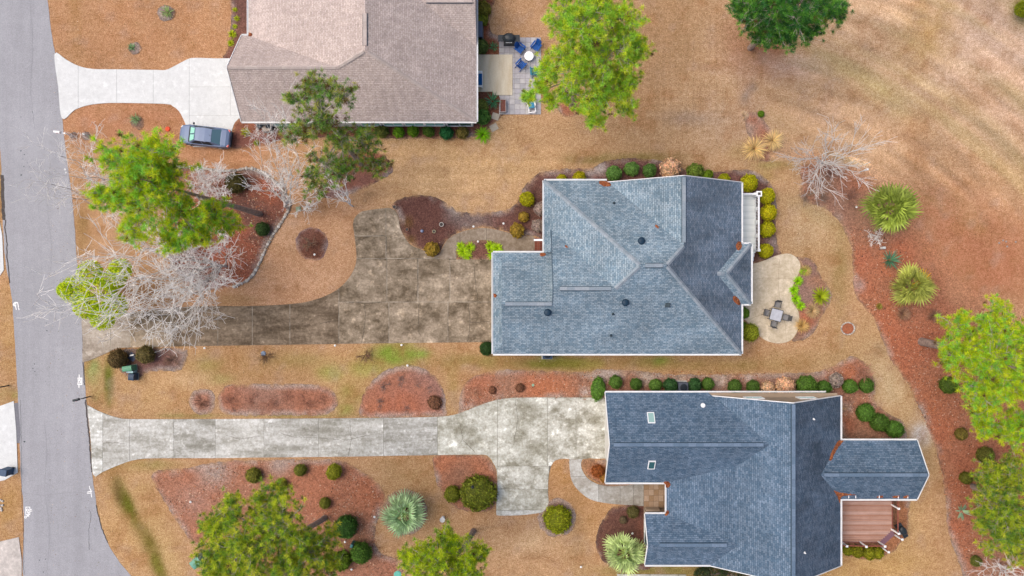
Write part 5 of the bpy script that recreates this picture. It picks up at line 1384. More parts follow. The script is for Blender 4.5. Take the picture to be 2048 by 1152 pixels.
for x, y, r in ((980, 492, 14), (995, 497, 14), (984, 508, 14), (1003, 508, 11)): rosette(FERN, x, y, r, LIME, 'lime green leafy clump by garage roof corner in the path bed', 'leafy_clump', group='right lime clumps in the path bed')
for x, y, r in ((1598, 562, 13), (1590, 580, 13), (1594, 598, 13), (1603, 612, 12), (1608, 543, 10)): rosette(FERN, x, y, r, (150, 200, 20), 'lime green leafy clump along the patio curve', 'leafy_clump', group='lime clumps along the patio')
rosette(FERN, 1645, 593, 23, (150, 164, 30), 'large yellow-green spreading plant in patio bed', 'leafy_clump')
rosette(FERN, 965, 268, 20, (130, 186, 20), 'bright green fern at the corner of taupe house', 'fern_clump'); rosette(FERN, 722, 262, 18, (100, 160, 60), 'bright green fern under the taupe eave beside pine', 'fern_clump')
for x, y, r in ((469, 19, 7), (473, 36, 8), (469, 52, 7), (463, 67, 11), (461, 85, 9)): rosette(FERN, x, y, r, (168, 180, 20), 'small yellow-green clump in bed beside the taupe garage', 'leafy_clump', group='yellow-green clumps by the taupe garage')
rosette(FERN, 489, 264, 12, (160, 160, 40), 'yellow-green clump behind the parked car', 'leafy_clump'); rosette(FERN, 512, 285, 8, (150, 160, 60), 'small green clump under bare branches near parked car', 'leafy_clump')
STRAWG = (226, 198, 140)
for x, y, r, c, l in ((1628, 622, 20, (190, 164, 120), 'tan grass tuft at the patio bed outer edge'), (1607, 652, 19, (206, 172, 108), 'golden grass tuft at the lower patio bed'), (1513, 295, 32, STRAWG, 'big straw-coloured grass clump at the field edge'), (1549, 279, 27, (236, 208, 150), 'second straw-coloured grass clump nearer the bare tree'), (1490, 230, 13, (216, 190, 160), 'pale withered grass tuft near tiny green shrub'),
                     (1614, 541, 15, (190, 170, 100), 'tan-green grass tuft at the upper patio bed'), (1810, 628, 20, (166, 130, 104), 'brown withered tuft below yellowing fan palm'), (1872, 632, 20, (164, 124, 100), 'brown withered tuft near bright pine trunk'), (1760, 613, 9, (150, 140, 60), 'small green grass tuft in orange straw')):
    rosette(GRASS, x, y, r, c, l, 'grass_tuft')
for x, y, r, c, l in ((332, 22, 17, (150, 176, 110), 'pale striped yucca in the front lawn of the taupe house'), (262, 93, 11, (110, 150, 96), 'small grey-green yucca in lawn above white driveway'), (268, 237, 15, (130, 160, 110), 'grey-green yucca in lawn below white driveway'), (1787, 520, 25, (92, 140, 108), 'blue-green yucca between two fan palms'), (985, 200, 22, (84, 140, 100), 'blue-green yucca beside wood planter'), (987, 92, 13, (84, 140, 96), 'small blue-green yucca beside black patio grill')):
    rosette(YUCCA, x, y, r, c, l, 'yucca')
rosette(AGAVE, 1930, 1026, 20, (150, 176, 140), 'spiky grey-green agave in orange straw', 'agave')

# ---------------- twiggy winter shrubs
def twig_mesh(seed, n):
    global rng
    keep = rng; rng = np.random.default_rng(seed); segs = []
    for k in range(n):
        a = rng.uniform(0, 6.283); e = rng.uniform(.25, 1.3); d = np.array([math.cos(a) * math.cos(e), math.sin(a) * math.cos(e), math.sin(e)])
        grow(segs, (0, 0, 0), d, rng.uniform(.6, .95), .014, 1, .5, .03, .15, .5)
    V, T = tubes([(a, b, min(r, .013), min(q, .010)) for a, b, r, q in segs], 3); rng = keep
    me = npmesh('twigs', V, T); me.materials.append(M_twig); return me
TW = [twig_mesh(s, 30) for s in (1, 2, 3)]
def twig(px, py, r, col, label, group):
    x, y = G(px, py); o = bpy.data.objects.new('twig_shrub', random.choice(TW)); COL.objects.link(o)
    s = r * HC / FP; o.location = (x, y, -.02); o.scale = (s, s, s * .6); o.rotation_euler = (0, 0, random.uniform(0, 6)); o.color = (*linf(col, 1.5), 1)
    tag(o, label, 'shrub', group)
for x, y, r, c, l in ((535, 714, 20, (112, 86, 66), 'dark twiggy bush below the brown driveway beside blue lid'), (732, 710, 22, (118, 88, 72), 'dark twiggy bush beside the greenest grass patch')): twig(x, y, r, c, l, 'leafless bushes')
for x, y, r in ((460, 805, 24), (540, 806, 22), (612, 802, 24), (505, 800, 18), (575, 795, 18), (640, 800, 16)): twig(x, y, r, (176, 126, 104), 'leafless brown bush in the long oblong mulch bed', 'leafless bushes in the oblong bed')
twig(405, 803, 22, (130, 92, 76), 'leafless brown bush in the small round ring', 'leafless bushes')
for x, y, r in ((770, 772, 14), (803, 762, 14), (836, 767, 10), (761, 806, 13), (860, 778, 9), (815, 818, 10)): twig(x, y, r, (140, 120, 112), 'grey leafless bush in the dome-shaped mulch bed', 'leafless bushes in the dome bed')
for x, y, r, c, l in ((345, 722, 22, (128, 100, 84), 'leafless brown bush in mulch beside clipped shrubs'), (1612, 395, 22, (150, 130, 112), 'grey leafless bush under the white-barked tree'), (1660, 350, 26, (150, 116, 104), 'brown leafless bush behind the white-barked tree'), (955, 785, 12, (170, 130, 104), 'tan leafless bush at the tip of orange straw bed'), (1640, 400, 18, (140, 118, 104), 'small brown leafless bush near lawn edge'), (1700, 400, 26, (150, 112, 96), 'brown leafless bush left of the large fan palm')): twig(x, y, r, c, l, 'leafless bushes')

# ---------------- palms: every frond its own part
def fan_mesh(seed, nseg=17, pet=.50):
    g = np.random.default_rng(seed); V = []; T = []; C = []
    def quad(a, b, c, d, col):
        i = len(V); V.extend([a, b, c, d]); T.append([i, i + 1, i + 2, i + 3]); C.extend([col] * 4)
    P = lambda x, y, z: np.array([x, y, z])
    quad(P(0, -.02, 0), P(0, .02, 0), P(pet, .015, .0), P(pet, -.015, .0), np.array([1.1, 1.1, .8]))
    for k in range(nseg):
        a = R(-115 + 230 * k / (nseg - 1)) + g.normal() * .02; L = (.52 - .10 * abs(a) / 2) * g.uniform(.92, 1.08)
        c, s = math.cos(a), math.sin(a); w = .036
        z1, z2 = .03 * (k % 2) - .05 * abs(s), -.10 * abs(s) - .06 - .06 * g.random()
        m = P(pet + c * L * .55, s * L * .55, z1); e = P(pet + c * L, s * L, z2); nn = P(-s, c, 0); o = P(pet, 0, 0)
        col = np.array([1, 1, 1]) * g.uniform(.7, 1.35)
        quad(o - nn * .006, m - nn * w, m + nn * w, o + nn * .006, col); quad(m - nn * w, e - nn * .004, e + nn * .004, m + nn * w, col * 1.05)
    me = npmesh('frond', np.array(V), np.array(T), np.array(C)); me.materials.append(M_frond); return me
FANS = [fan_mesh(s) for s in (1, 2, 3)]
def palm(px, py, r, z, n, col, label, tips=None, droop=(86, -10)):
    x, y = G(px, py, z); t = empty('fan_palm', (x, y, 0)); tag(t, label, 'palm', 'fan palms')
    V, T = tubes([((0, 0, -.1), (0, 0, z * .5), .20, .17), ((0, 0, z * .5), (0, 0, z), .17, .15), ((0, 0, z), (0, 0, z + .12), .15, .04)], 10)
    obj('trunk', npmesh('trunk', V, T, smooth=True), M_trunkp, t, Vector((0, 0, 0)))
    sc = r * (HC - z) / FP / .92
    for k in range(n):
        f = k / (n - 1); el_ = R(droop[0] + (droop[1] - droop[0]) * f ** .85); a = k * 2.39996 + random.uniform(-.2, .2)
        o = bpy.data.objects.new('frond', random.choice(FANS)); COL.objects.link(o); o.parent = t
        o.location = (0, 0, z + .08 - .10 * f)
        o.rotation_euler = (random.uniform(-.7, .7), -el_ + random.uniform(-.12, .12), a); s = sc * random.uniform(.82, 1.06); o.scale = (s, s, s)
        c = linf(col, 1.6) * random.uniform(.65, 1.25)
        if tips and f > .75 and random.random() < .45: c = linf(tips, 1.5)
        o.color = (*c, 1)
    return t
palm(808, 1027, 46, 1.5, 24, (172, 200, 150), 'pale silvery-green fan palm in its own mulch ring')
palm(1249, 1104, 44, 1.8, 24, (176, 196, 128), 'pale green fan palm beside the slate house front wing')
palm(1776, 418, 54, 3.0, 24, (140, 158, 64), 'large green fan palm at the edge of orange straw strip')
palm(1821, 571, 44, 2.4, 22, (158, 166, 76), 'fan palm with yellow dead lower leaves', tips=(226, 166, 36))
# ------------------------------------------------------------------ built objects
def local(t, mb, name, mat, smooth=False):
    return mb.build(name, mat, t, loc=Vector((0, 0, 0)), smooth=smooth)
def copy_tree(o, parent=None):
    c = o.copy(); COL.objects.link(c); c.parent = parent
    for ch in list(o.children): copy_tree(ch, c)
    return c
M_black = M('black_metal', col=S(44, 52, 58), rough=.4, spec=.4, layers=[(6, .85, 1.15, 3)])
M_dkplastic = M('dark_plastic', col=S(60, 72, 88), rough=.5)
M_redwood = [M('red_deck_board_%d' % k, col=c, rough=.75, layers=[(1.2, .88, 1.1, 5, (.3, 4, 1)), (.9, (1.0, 1.0, 1.0), (.86, .80, .74), 5)]) for k, c in enumerate([S(212, 168, 150), S(200, 150, 128), S(222, 184, 170), S(206, 160, 140)])]
M_rail = M('red_rail', col=S(168, 96, 80), rough=.7)

# ---------------- red deck of the slate-roofed house
zd = .9
deck = empty('deck', (31, -20.4, 0)); tag(deck, 'red-brown wood deck with white posts below the sunroom', 'deck')
A, B = (34.05, -21.64), (32.84, -22.76)
y = -17.95; k = 0
while y > -22.72:
    xe = 34.05 if y > A[1] else A[0] + (y - A[1]) / (B[1] - A[1]) * (B[0] - A[0])
    MB().box(((28.06 + xe) / 2, y - .066, zd - .02), (xe - 28.06, .120, .04)).build('board', M_redwood[(k * 7 + k // 3) % 4], deck)
    y -= .148; k += 1
M_fascia = M('deck_fascia', col=S(150, 112, 110), rough=.8)
fm = MB()
for a, b in (((34.1, -17.95), (34.1, -21.6)), ((32.8, -22.80), (28.06, -22.80))):
    fm.beam((a[0], a[1], zd - .15), (b[0], b[1], zd - .15), .05, .26)
fm.build('fascia', M_fascia, deck)
fm = MB()
for x in (28.4, 31.2, 33.9):
    for yy in (-18.2, -20.4, -22.6):
        if not (x > 33 and yy < -22): fm.box((x, yy, .40), (.14, .14, .86))
for yy in (-18.4, -19.6, -20.8, -22.0): fm.box((31.0, yy, zd - .14), (5.7, .05, .16))
fm.build('under_frame', M_fascia, deck)
PW = {'a': (34.0, -19.4), 'b': (34.0, -21.6), 'c': (32.8, -22.72), 'd': (31.15, -22.74), 'e': (29.45, -22.70)}
for nm, (x, yy) in PW.items():
    o = MB().box((x, yy, zd + .58), (.12, .12, 1.16)).build('post', M_trim, deck); MB().box((x, yy, zd + 1.18), (.20, .20, .06), top=.8).build('post_cap', M_trim, o)
def rail(p, q, n):
    MB().beam((*p, zd + 1.02), (*q, zd + 1.02), .07, .05).build('top_rail', M_rail, deck); MB().beam((*p, zd + .12), (*q, zd + .12), .05, .05).build('bottom_rail', M_rail, deck)
    for k in range(1, n):
        f = k / n; x, yy = p[0] + (q[0] - p[0]) * f, p[1] + (q[1] - p[1]) * f
        MB().box((x, yy, zd + .56), (.022, .022, .9)).build('baluster', M_black, deck)
rail((34.0, -18.2), PW['a'], 10); rail(PW['a'], PW['b'], 18); rail(PW['c'], PW['d'], 14); rail(PW['d'], PW['e'], 14); rail(PW['e'], (28.1, -22.7), 10)
nx_, ny_ = .68, -.73
M_tread = M('stair_tread', col=S(150, 112, 124), rough=.7)
for k in range(3):
    o_ = .16 + k * .31; z = zd - .22 * (k + 1)
    st = None
    for j in range(2):
        oo = o_ + (j - .5) * .15
        MB().beam((A[0] + nx_ * oo, A[1] + ny_ * oo, z), (B[0] + nx_ * oo, B[1] + ny_ * oo, z), .14, .04).build('tread', M_tread, deck)
    MB().beam((A[0] + nx_ * (o_ - .16), A[1] + ny_ * (o_ - .16), z + .10), (B[0] + nx_ * (o_ - .16), B[1] + ny_ * (o_ - .16), z + .10), .03, .2).build('riser', M_fascia, deck)
for (x, yy), top in (((A[0] + nx_ * 1.05, A[1] + ny_ * 1.05), 1.25), ((B[0] + nx_ * 1.05, B[1] + ny_ * 1.05), 1.25)):
    o = MB().box((x, yy, top / 2), (.12, .12, top)).build('post', M_trim, deck); MB().box((x, yy, top + .03), (.20, .20, .06), top=.8).build('post_cap', M_trim, o)
for E_ in (A, B):
    MB().beam((E_[0], E_[1], zd + 1.0), (E_[0] + nx_ * 1.05, E_[1] + ny_ * 1.05, 1.1), .06, .05).build('stair_rail', M_rail, deck)

# ---------------- white back porch of the blue-grey house
zp = .5
M_wboard = [M('white_board_%d' % k, col=c, rough=.7, layers=[(2, .90, 1.06, 5, (.4, 6, 1))]) for k, c in enumerate([(.80, .83, .81), (.70, .74, .72), (.76, .79, .77)])]
porch = empty('back_porch', (20.9, 6, 0)); tag(porch, 'narrow white painted porch with railing along the back wall', 'porch')
y = 8.40; k = 0
while y > 3.15:
    x0 = 19.45 if y > 3.9 else 20.30
    MB().box(((x0 + 21.95) / 2, y - .065, zp - .02), (21.95 - x0, .13, .04)).build('board', M_wboard[(k * 5 + k // 4) % 3], porch); y -= .146; k += 1
MB().box((20.9, 5.8, zp / 2 - .04), (2.0, 5.0, zp - .12)).build('skirt', M_trim, porch)
for x, yy in ((21.9, 8.35), (19.6, 8.35), (21.9, 3.35)):
    w = .42 if yy > 8 and x > 21 else .16
    o = MB().box((x, yy, zp + .52), (w, w, 1.06)).build('post', M_trim, porch); MB().box((x, yy, zp + 1.08), (w + .06, w + .06, .05)).build('post_cap', M_trim, o)
    if w > .3: MB().box((x, yy, zp + 1.112), (.24, .24, .02)).build('post_hollow', M_soil, o)  # dark square put in for the shaded hollow of the post top
def wrail(p, q):
    MB().beam((*p, zp + .98), (*q, zp + .98), .14, .05).build('top_rail', M_trim, porch); MB().beam((*p, zp + .12), (*q, zp + .12), .07, .05).build('bottom_rail', M_trim, porch)
    L = math.hypot(q[0] - p[0], q[1] - p[1]); n = int(L / .13)
    for k in range(1, n):
        f = k / n; MB().box((p[0] + (q[0] - p[0]) * f, p[1] + (q[1] - p[1]) * f, zp + .55), (.04, .04, .84)).build('baluster', M_trim, porch)
wrail((21.9, 8.15), (21.9, 3.42)); wrail((19.7, 8.35), (21.7, 8.35))
for yy in (7.1, 5.9, 4.7): MB().box((21.9, yy, zp + .52), (.10, .34, .92)).build('rail_panel', M_trim, porch)
for k in range(3):
    MB().box((21.1, 3.0 - k * .36, zp - .17 * (k + 1) + .09), (1.5, .36, .17)).build('step', M_trim, porch)

# ---------------- sedan
car = empty('sedan', (0, 0, 0)); tag(car, 'blue-grey sedan parked at the end of white driveway', 'car')
M_carp = M('car_paint', col=S(114, 132, 166), rough=.38, metal=.1, spec=.35)
M_cglass = M('car_glass', col=S(96, 132, 148), rough=.05, spec=.8); M_shade = M('mint_sunshade', col=S(170, 240, 222), rough=.3, spec=.5)
M_ctrim = M('car_trim', col=S(40, 50, 60), rough=.5); M_red = M('tail_lamp', col=S(226, 44, 50), rough=.2, spec=.6); M_lamp = M('head_lamp', col=S(214, 222, 226), rough=.1, spec=.8)
ST = [(-2.33, .55, .45, .78), (-2.24, .74, .30, .90), (-2.0, .84, .24, .97), (-1.6, .88, .20, 1.0), (-1.0, .89, .19, .97), (0, .89, .19, .94), (.9, .89, .19, .93), (1.35, .88, .19, .91), (1.8, .85, .21, .83), (2.1, .77, .25, .74), (2.26, .62, .32, .65), (2.33, .42, .42, .57)]
mb = MB(); ringz = []
for x, hw, lo, hi in ST:
    half = [(0, lo), (hw * .85, lo), (hw, lo + .14), (hw, (lo + hi) / 2), (hw * .955, hi - .05), (hw * .80, hi), (hw * .4, hi + .018)]
    ringz.append([(x, yv, zv) for yv, zv in half] + [(x, 0, hi + .024)] + [(x, -yv, zv) for yv, zv in half[:0:-1]])
n = len(ringz[0])
for i in range(len(ringz) - 1):
    for k in range(n):
        j = (k + 1) % n; mb.face([ringz[i][k], ringz[i][j], ringz[i + 1][j], ringz[i + 1][k]])
mb.face(ringz[0][::-1]); mb.face(ringz[-1])
body = local(car, mb, 'body', M_carp, True)
cb = [(-1.62, .72, .96), (1.28, .76, .91)]; ct = [(-.87, .57, 1.40), (-.3, .60, 1.45), (.2, .60, 1.45), (.58, .57, 1.40)]
mb = MB()
def both(f):
    for s in (1, -1): f(s)
def side(s):
    q = [(-1.62, s * .74, .95), (-.2, s * .79, .93), (1.28, s * .76, .90), (.58, s * .57, 1.40), (.2, s * .60, 1.45), (-.3, s * .60, 1.45), (-.87, s * .57, 1.40)]
    mb.face(q if s < 0 else q[::-1])
both(side)
for a, b in zip(ct[:-1], ct[1:]):
    for y0, y1, z0 in ((-1, 0, 0), (0, 1, 0)):
        za = lambda t, yy: t[2] + (.02 if yy == 0 else 0)
        mb.face([(a[0], a[1] * y0, za(a, y0)), (b[0], b[1] * y0, za(b, y0)), (b[0], b[1] * y1, za(b, y1)), (a[0], a[1] * y1, za(a, y1))])
mb.face([(-1.62, -.74, .95), (-.87, -.57, 1.40), (-.87, .57, 1.40), (-1.62, .74, .95)][::-1]); mb.face([(1.28, -.76, .90), (1.28, .76, .90), (.58, .57, 1.40), (.58, -.57, 1.40)])
local(car, mb, 'cabin', M_carp)
def glass(pts, name, mat):
    P = [Vector(q) for q in pts]; nrm = (P[1] - P[0]).cross(P[2] - P[0]).normalized()
    m = MB(); m.face([q + nrm * .012 for q in P]); m.face([q + nrm * .002 for q in P[::-1]])
    for k in range(len(P)): m.face([P[k] + nrm * .002, P[(k + 1) % len(P)] + nrm * .002, P[(k + 1) % len(P)] + nrm * .012, P[k] + nrm * .012])
    return local(car, m, name, mat)
ws = glass([(1.26, -.72, .915), (1.26, .72, .915), (.60, .55, 1.39), (.60, -.55, 1.39)], 'windshield', M_cglass)
for s in (-1, 1):
    q = [(1.20, .05, .965), (1.20, .62, .965), (.66, .50, 1.362), (.66, .07, 1.362)]
    q = [(a, b * s, c) for a, b, c in q]; q = q if s > 0 else q[::-1]
    m = MB(); m.face([Vector(v) + Vector((.012, 0, .016)) for v in q]); m.face([Vector(v) + Vector((.008, 0, .012)) for v in q[::-1]]); local(ws, m, 'sunshade', M_shade)
glass([(-1.60, .70, .965), (-1.60, -.70, .965), (-.90, -.55, 1.385), (-.90, .55, 1.385)], 'rear_window', M_cglass)
for s in (-1, 1):
    for x0, x1, x2, x3 in ((.05, 1.02, .5, .08), (-.92, -.05, -.02, -.72)):
        yb, yt, zb, zt = .78, .605, .965, 1.385
        q = [(x0, s * yb, zb), (x1, s * yb, zb), (x2, s * yt, zt), (x3, s * yt, zt)]; glass(q[::-1] if s > 0 else q, 'side_window', M_ctrim)
    m = MB().box((.98, s * .98, 1.0), (.13, .20, .12), top=.85).beam((.98, s * .86, .96), (.98, s * .95, .98), .04, .04); local(car, m, 'mirror', M_ctrim)
    m = MB().box((-2.16, s * .66, .83), (.20, .24, .16), rz=-s * .35, top=.9); local(car, m, 'tail_light', M_red)
    m = MB().box((2.06, s * .62, .66), (.30, .22, .12), rz=s * .45, top=.8); local(car, m, 'headlight', M_lamp)
    for x in (-1.35, 1.42):
        m = MB().tube((x, s * .72, .32), (x, s * .90, .32), .32, .32, 18); w = local(car, m, 'wheel', M_ctrim)
        m = MB().tube((x, s * .895, .32), (x, s * .915, .32), .20, .18, 12); local(w, m, 'rim', M_lamp)
m = MB().box((-2.30, 0, .50), (.14, 1.3, .20)).box((-2.30, 0, .76), (.06, .5, .12)); local(car, m, 'rear_bumper', M_ctrim)
m = MB().box((2.30, 0, .44), (.12, .9, .14)); local(car, m, 'grille', M_ctrim)
m = MB().box((1.30, 0, .93), (.10, 1.4, .03)); local(car, m, 'wiper_cowl', M_ctrim)
m = MB().tube((-.72, 0, 1.42), (-.80, 0, 1.53), .03, .008, 6); local(car, m, 'antenna', M_ctrim)
cx_, cy_ = G(410.5, 272.5, .7); car.location = (cx_, cy_, .047); car.rotation_euler = (0, 0, R(173.5))

# ---------------- mailboxes, bins, utility boxes
def mailbox(px, py, rz, mat, label, armlen=.35, postm=None):
    x, y = G(px, py); t = empty('mailbox', (x, y, 0), rz); tag(t, label, 'mailbox')
    local(t, MB().box((0, 0, .55), (.10, .10, 1.2)), 'post', postm or mat); local(t, MB().box((armlen * .6, 0, 1.03), (armlen * 1.6, .08, .07)), 'arm', postm or mat)
    m = MB(); L, w, h = .52, .11, .13; P = []
    for x0 in (armlen - .1, armlen - .1 + L):
        P.append([(x0, w, 1.07), (x0, w, 1.07 + h), (x0, w * .7, 1.07 + h + .07), (x0, 0, 1.07 + h + .10), (x0, -w * .7, 1.07 + h + .07), (x0, -w, 1.07 + h), (x0, -w, 1.07)])
    for k in range(7): m.face([P[0][k], P[0][(k + 1) % 7], P[1][(k + 1) % 7], P[1][k]])
    m.face(P[0]); m.face(P[1][::-1]); local(t, m, 'box', mat)
    local(t, MB().box((armlen - .1 + L + .012, 0, 1.17), (.02, .2, .22)), 'door', mat); local(t, MB().box((armlen + .1, w + .015, 1.28), (.04, .015, .22)), 'flag', M_red)
mailbox(146, 272, R(172), M('white_mailbox', col=(.80, .80, .80), rough=.4), 'white mailbox on white post beside the road', .5)
mailbox(180, 793, R(193), M_black, 'black mailbox on black post at the road edge', .35)
mailbox(17, 771, R(180), M('grey_mailbox', col=S(150, 154, 158), rough=.4), 'grey mailbox on dark post across the street', .2, M_black)
def cart(px, py, rz, mat, label, name='wheeled_bin', s=1.0):
    x, y = G(px, py); t = empty(name, (x, y, 0), rz); tag(t, label, 'bin')
    local(t, MB().box((0, 0, .50 * s), (.62 * s, .56 * s, .92 * s), M4=Matrix.Scale(1, 4)), 'body', mat)
    o = local(t, MB().box((.03, 0, .99 * s), (.74 * s, .62 * s, .08), top=.92), 'lid', mat); local(t, MB().beam((-.36 * s, -.24 * s, .93 * s), (-.36 * s, .24 * s, .93 * s), .05, .05), 'handle', M_ctrim)
    for q in (-1, 1): local(t, MB().tube((-.26 * s, q * .26 * s, .12), (-.26 * s, q * .33 * s, .12), .12, .12, 12), 'wheel', M_ctrim)
    return t
M_bluebin = M('blue_bin', col=S(66, 92, 124), rough=.45)
cart(22, 940, R(170), M_bluebin, 'dark blue wheeled bin on white driveway across the street')
def pedestal(px, py, rz, col, label, w, d, h, name='utility_pedestal'):
    x, y = G(px, py); t = empty(name, (x, y, 0), rz); tag(t, label, 'utility box'); mt = M('ped_%d_%d' % (px, py), col=col, rough=.45, layers=[(5, .9, 1.08, 3)])
    local(t, MB().box((0, 0, .04), (w * 1.15, d * 1.15, .10)), 'base', M('ped_base', col=S(150, 150, 146)))
    local(t, MB().box((0, 0, .08 + h / 2), (w, d, h), top=.94), 'cabinet', mt)
    m = MB(); n = 6; prev = None
    for k in range(n + 1):
        a = math.pi * k / n; cur = (math.cos(a) * d * .49, .08 + h + math.sin(a) * d * .16)
        if prev: m.face([(-w * .49, prev[0], prev[1]), (w * .49, prev[0], prev[1]), (w * .49, cur[0], cur[1]), (-w * .49, cur[0], cur[1])])
        prev = cur
    m.face([(-w * .49, -d * .49, .08 + h), (w * .49, -d * .49, .08 + h), (w * .49, d * .49, .08 + h), (-w * .49, d * .49, .08 + h)][::-1])
    for s in (-1, 1):
        q = [(s * w * .49, math.cos(math.pi * k / n) * d * .49, .08 + h + math.sin(math.pi * k / n) * d * .16) for k in range(n + 1)]; m.face(q if s > 0 else q[::-1])
    local(t, m, 'cap', mt)
    return t
pedestal(265, 735, R(8), S(104, 168, 134), 'green domed utility pedestal beside the brown clipped shrub', .85, .48, .8)
pedestal(268, 742, R(-4), S(176, 210, 214), 'small pale blue utility box between green pedestal and dark box', .60, .22, .6)
pedestal(272, 752, R(-6), S(52, 74, 100), 'dark blue utility box in lawn beside green pedestal', .50, .62, .7)
pedestal(400, 1119, R(40), S(120, 180, 160), 'green transformer box under the broad pine', .95, .8, .7)
pedestal(708, 1084, R(70), S(70, 128, 128), 'slim teal pedestal between dark green shrubs', .30, .26, .9)
pedestal(1763, 496, R(0), S(226, 228, 226), 'small white utility box left of the blue-green yucca', .30, .22, .35)
pedestal(175, 271, R(-30), S(206, 208, 206), 'small white marker box in lawn near white mailbox', .26, .16, .5)
pedestal(272, 709, R(10), S(232, 232, 228), 'small white sign box beside the brown-green shrub', .34, .12, .6)
def ac(px, py, w, d, h, label, col, rz=0):
    x, y = G(px, py); t = empty('air_conditioner', (x, y, 0), rz); tag(t, label, 'air conditioner'); mt = M('ac_%d' % px, col=col, rough=.5, layers=[(6, .9, 1.1, 3)])
    local(t, MB().box((0, 0, .05), (w + .2, d + .2, .10)), 'pad', M_pale[0]); local(t, MB().box((0, 0, .10 + h / 2), (w, d, h)), 'cabinet', mt)
    for k in range(7): local(t, MB().box((0, 0, .18 + k * h / 8), (w + .03, d + .03, .02)), 'louvre', mt)
    g = local(t, MB().lathe([(min(w, d) * .42, .0), (min(w, d) * .42, .02), (min(w, d) * .36, .05), (.03, .06)], (0, 0, .10 + h), 14), 'fan_grille', M_ctrim)
ac(1094, 708, .80, .72, .85, 'dark blue-grey air conditioner below the long gutter', S(70, 92, 118)); ac(1362, 772, .80, .80, .9, 'grey air conditioner between two dark shrubs', S(96, 104, 118))
t = pedestal(960, 66, R(90), S(92, 104, 128), 'long grey generator beside the taupe house wall', 1.4, .55, .8, 'generator')
def lid(px, py, r, col, label, name='access_cover', h=.06, sq=False):
    x, y = G(px, py); mt = M('lid_%d_%d' % (px, py), col=col, rough=.6, layers=[(7, .9, 1.1, 3)]); t = empty(name, (x, y, 0), random.uniform(0, 1) if sq else 0); tag(t, label, 'lid'); s = r * HC / FP
    if sq: local(t, MB().box((0, 0, h / 2), (2 * s, 2 * s, h), top=.95), 'rim', mt); local(t, MB().box((0, 0, h + .01), (1.7 * s, 1.7 * s, .02)), 'cover', mt)
    else: local(t, MB().lathe([(s, -.01), (s, h * .7), (s * .9, h)], (0, 0, 0), 18), 'rim', mt); local(t, MB().lathe([(s * .8, h - .01), (s * .8, h + .015), (s * .74, h + .02)], (0, 0, 0), 18), 'cover', mt)
lid(597, 418, 5, S(170, 190, 160), 'pale green square valve box beside round mulch ring', 'valve_box', .08, True); lid(795, 1149, 8, S(120, 210, 190), 'teal round lid at the mulch edge below pale palm'); lid(336, 258, 5, S(236, 84, 40), 'orange round lid in lawn near the parked car')
lid(527, 707, 5, S(140, 160, 186), 'blue-grey round lid beside dark twiggy bush'); lid(1066, 770, 3, S(150, 190, 160), 'small green round lid in orange straw bed')
lid(265, 714, 8, S(92, 100, 124), 'dark grey square stone slab between brown shrubs', 'stone_slab', .05, True)

# ---------------- small path lights and pots
pl = None
def path_light(px, py, label='short white path light beside bed or drive edge'):
    global pl
    x, y = G(px, py, .3)
    if pl is None:
        pl = empty('path_light', (x, y, 0)); m = M('light_white', col=(.8, .8, .78), rough=.4)
        local(pl, MB().tube((0, 0, -.05), (0, 0, .30), .02, .02, 6), 'stem', M_black); local(pl, MB().lathe([(.03, .26), (.09, .29), (.10, .31), (.03, .37)], (0, 0, 0), 12), 'lamp_cap', m); o = pl
    else: o = copy_tree(pl); o.location = (x, y, 0)
    tag(o, label, 'path light', 'path lights'); return o
for x, y, l in ((629, 509, 'short white path light inside the round mulch ring'), (947, 453, 'short white path light in plum mulch left of curved path top'), (1007, 447, 'short white path light in plum mulch near mustard shrub'), (815, 731, 'short white path light on top of dome bed'), (670, 691, 'short white path light at brown driveway edge by twiggy bush'),
                (803, 690, 'short white path light at driveway edge by greenest grass'), (409, 696, 'short white path light at driveway edge under silvery tree'), (749, 1034, 'short white path light left of the pale silvery palm'), (690, 1084, 'short white path light beside the teal pedestal'), (1162, 1134, 'short white path light in lawn below flat-topped shrub'),
                (1265, 1067, 'short white path light above the pale green palm'), (381, 1004, 'short white path light in mulch beside broad pine'), (1713, 414, 'short white path light near large fan palm'), (956, 483, 'short white path light between the lime clumps'), (703, 1139, 'short white path light under broad pine edge')):
    path_light(x, y, l)
def pot(px, py, r, col, label, soil=True):
    x, y = G(px, py, .2); s = r * HC / FP; t = empty('pot', (x, y, 0)); tag(t, label, 'pot'); mt = M('pot_%d_%d' % (px, py), col=col, rough=.7)
    local(t, MB().lathe([(s * .65, -.01), (s * .9, .22), (s, .24), (s, .30), (s * .8, .30), (s * .8, .25)], (0, 0, 0), 14), 'vessel', mt); local(t, MB().lathe([(s * .79, .20), (s * .79, .26)], (0, 0, 0), 14), 'soil', M_soil)
pot(814, 459, 4, S(170, 120, 96), 'small terracotta pot in plum mulch bed'); pot(883, 449, 4.5, S(220, 214, 206), 'white pot in plum mulch bed'); pot(789, 414, 4, S(176, 150, 132), 'tan pot at the driveway top corner'); pot(868, 463, 3.4, S(206, 200, 160), 'cream pot left of the white pot')
x, y = G(844, 462, .15); o = MB().lathe([(.02, 0), (.10, .02), (.15, .12), (.15, .17), (.10, .26), (.02, .29)], (x, y, 0), 16).build('gazing_ball', M('blue_ball', col=S(150, 160, 190), rough=.2), smooth=True); tag(o, 'small blue garden ball in plum mulch bed', 'ornament')
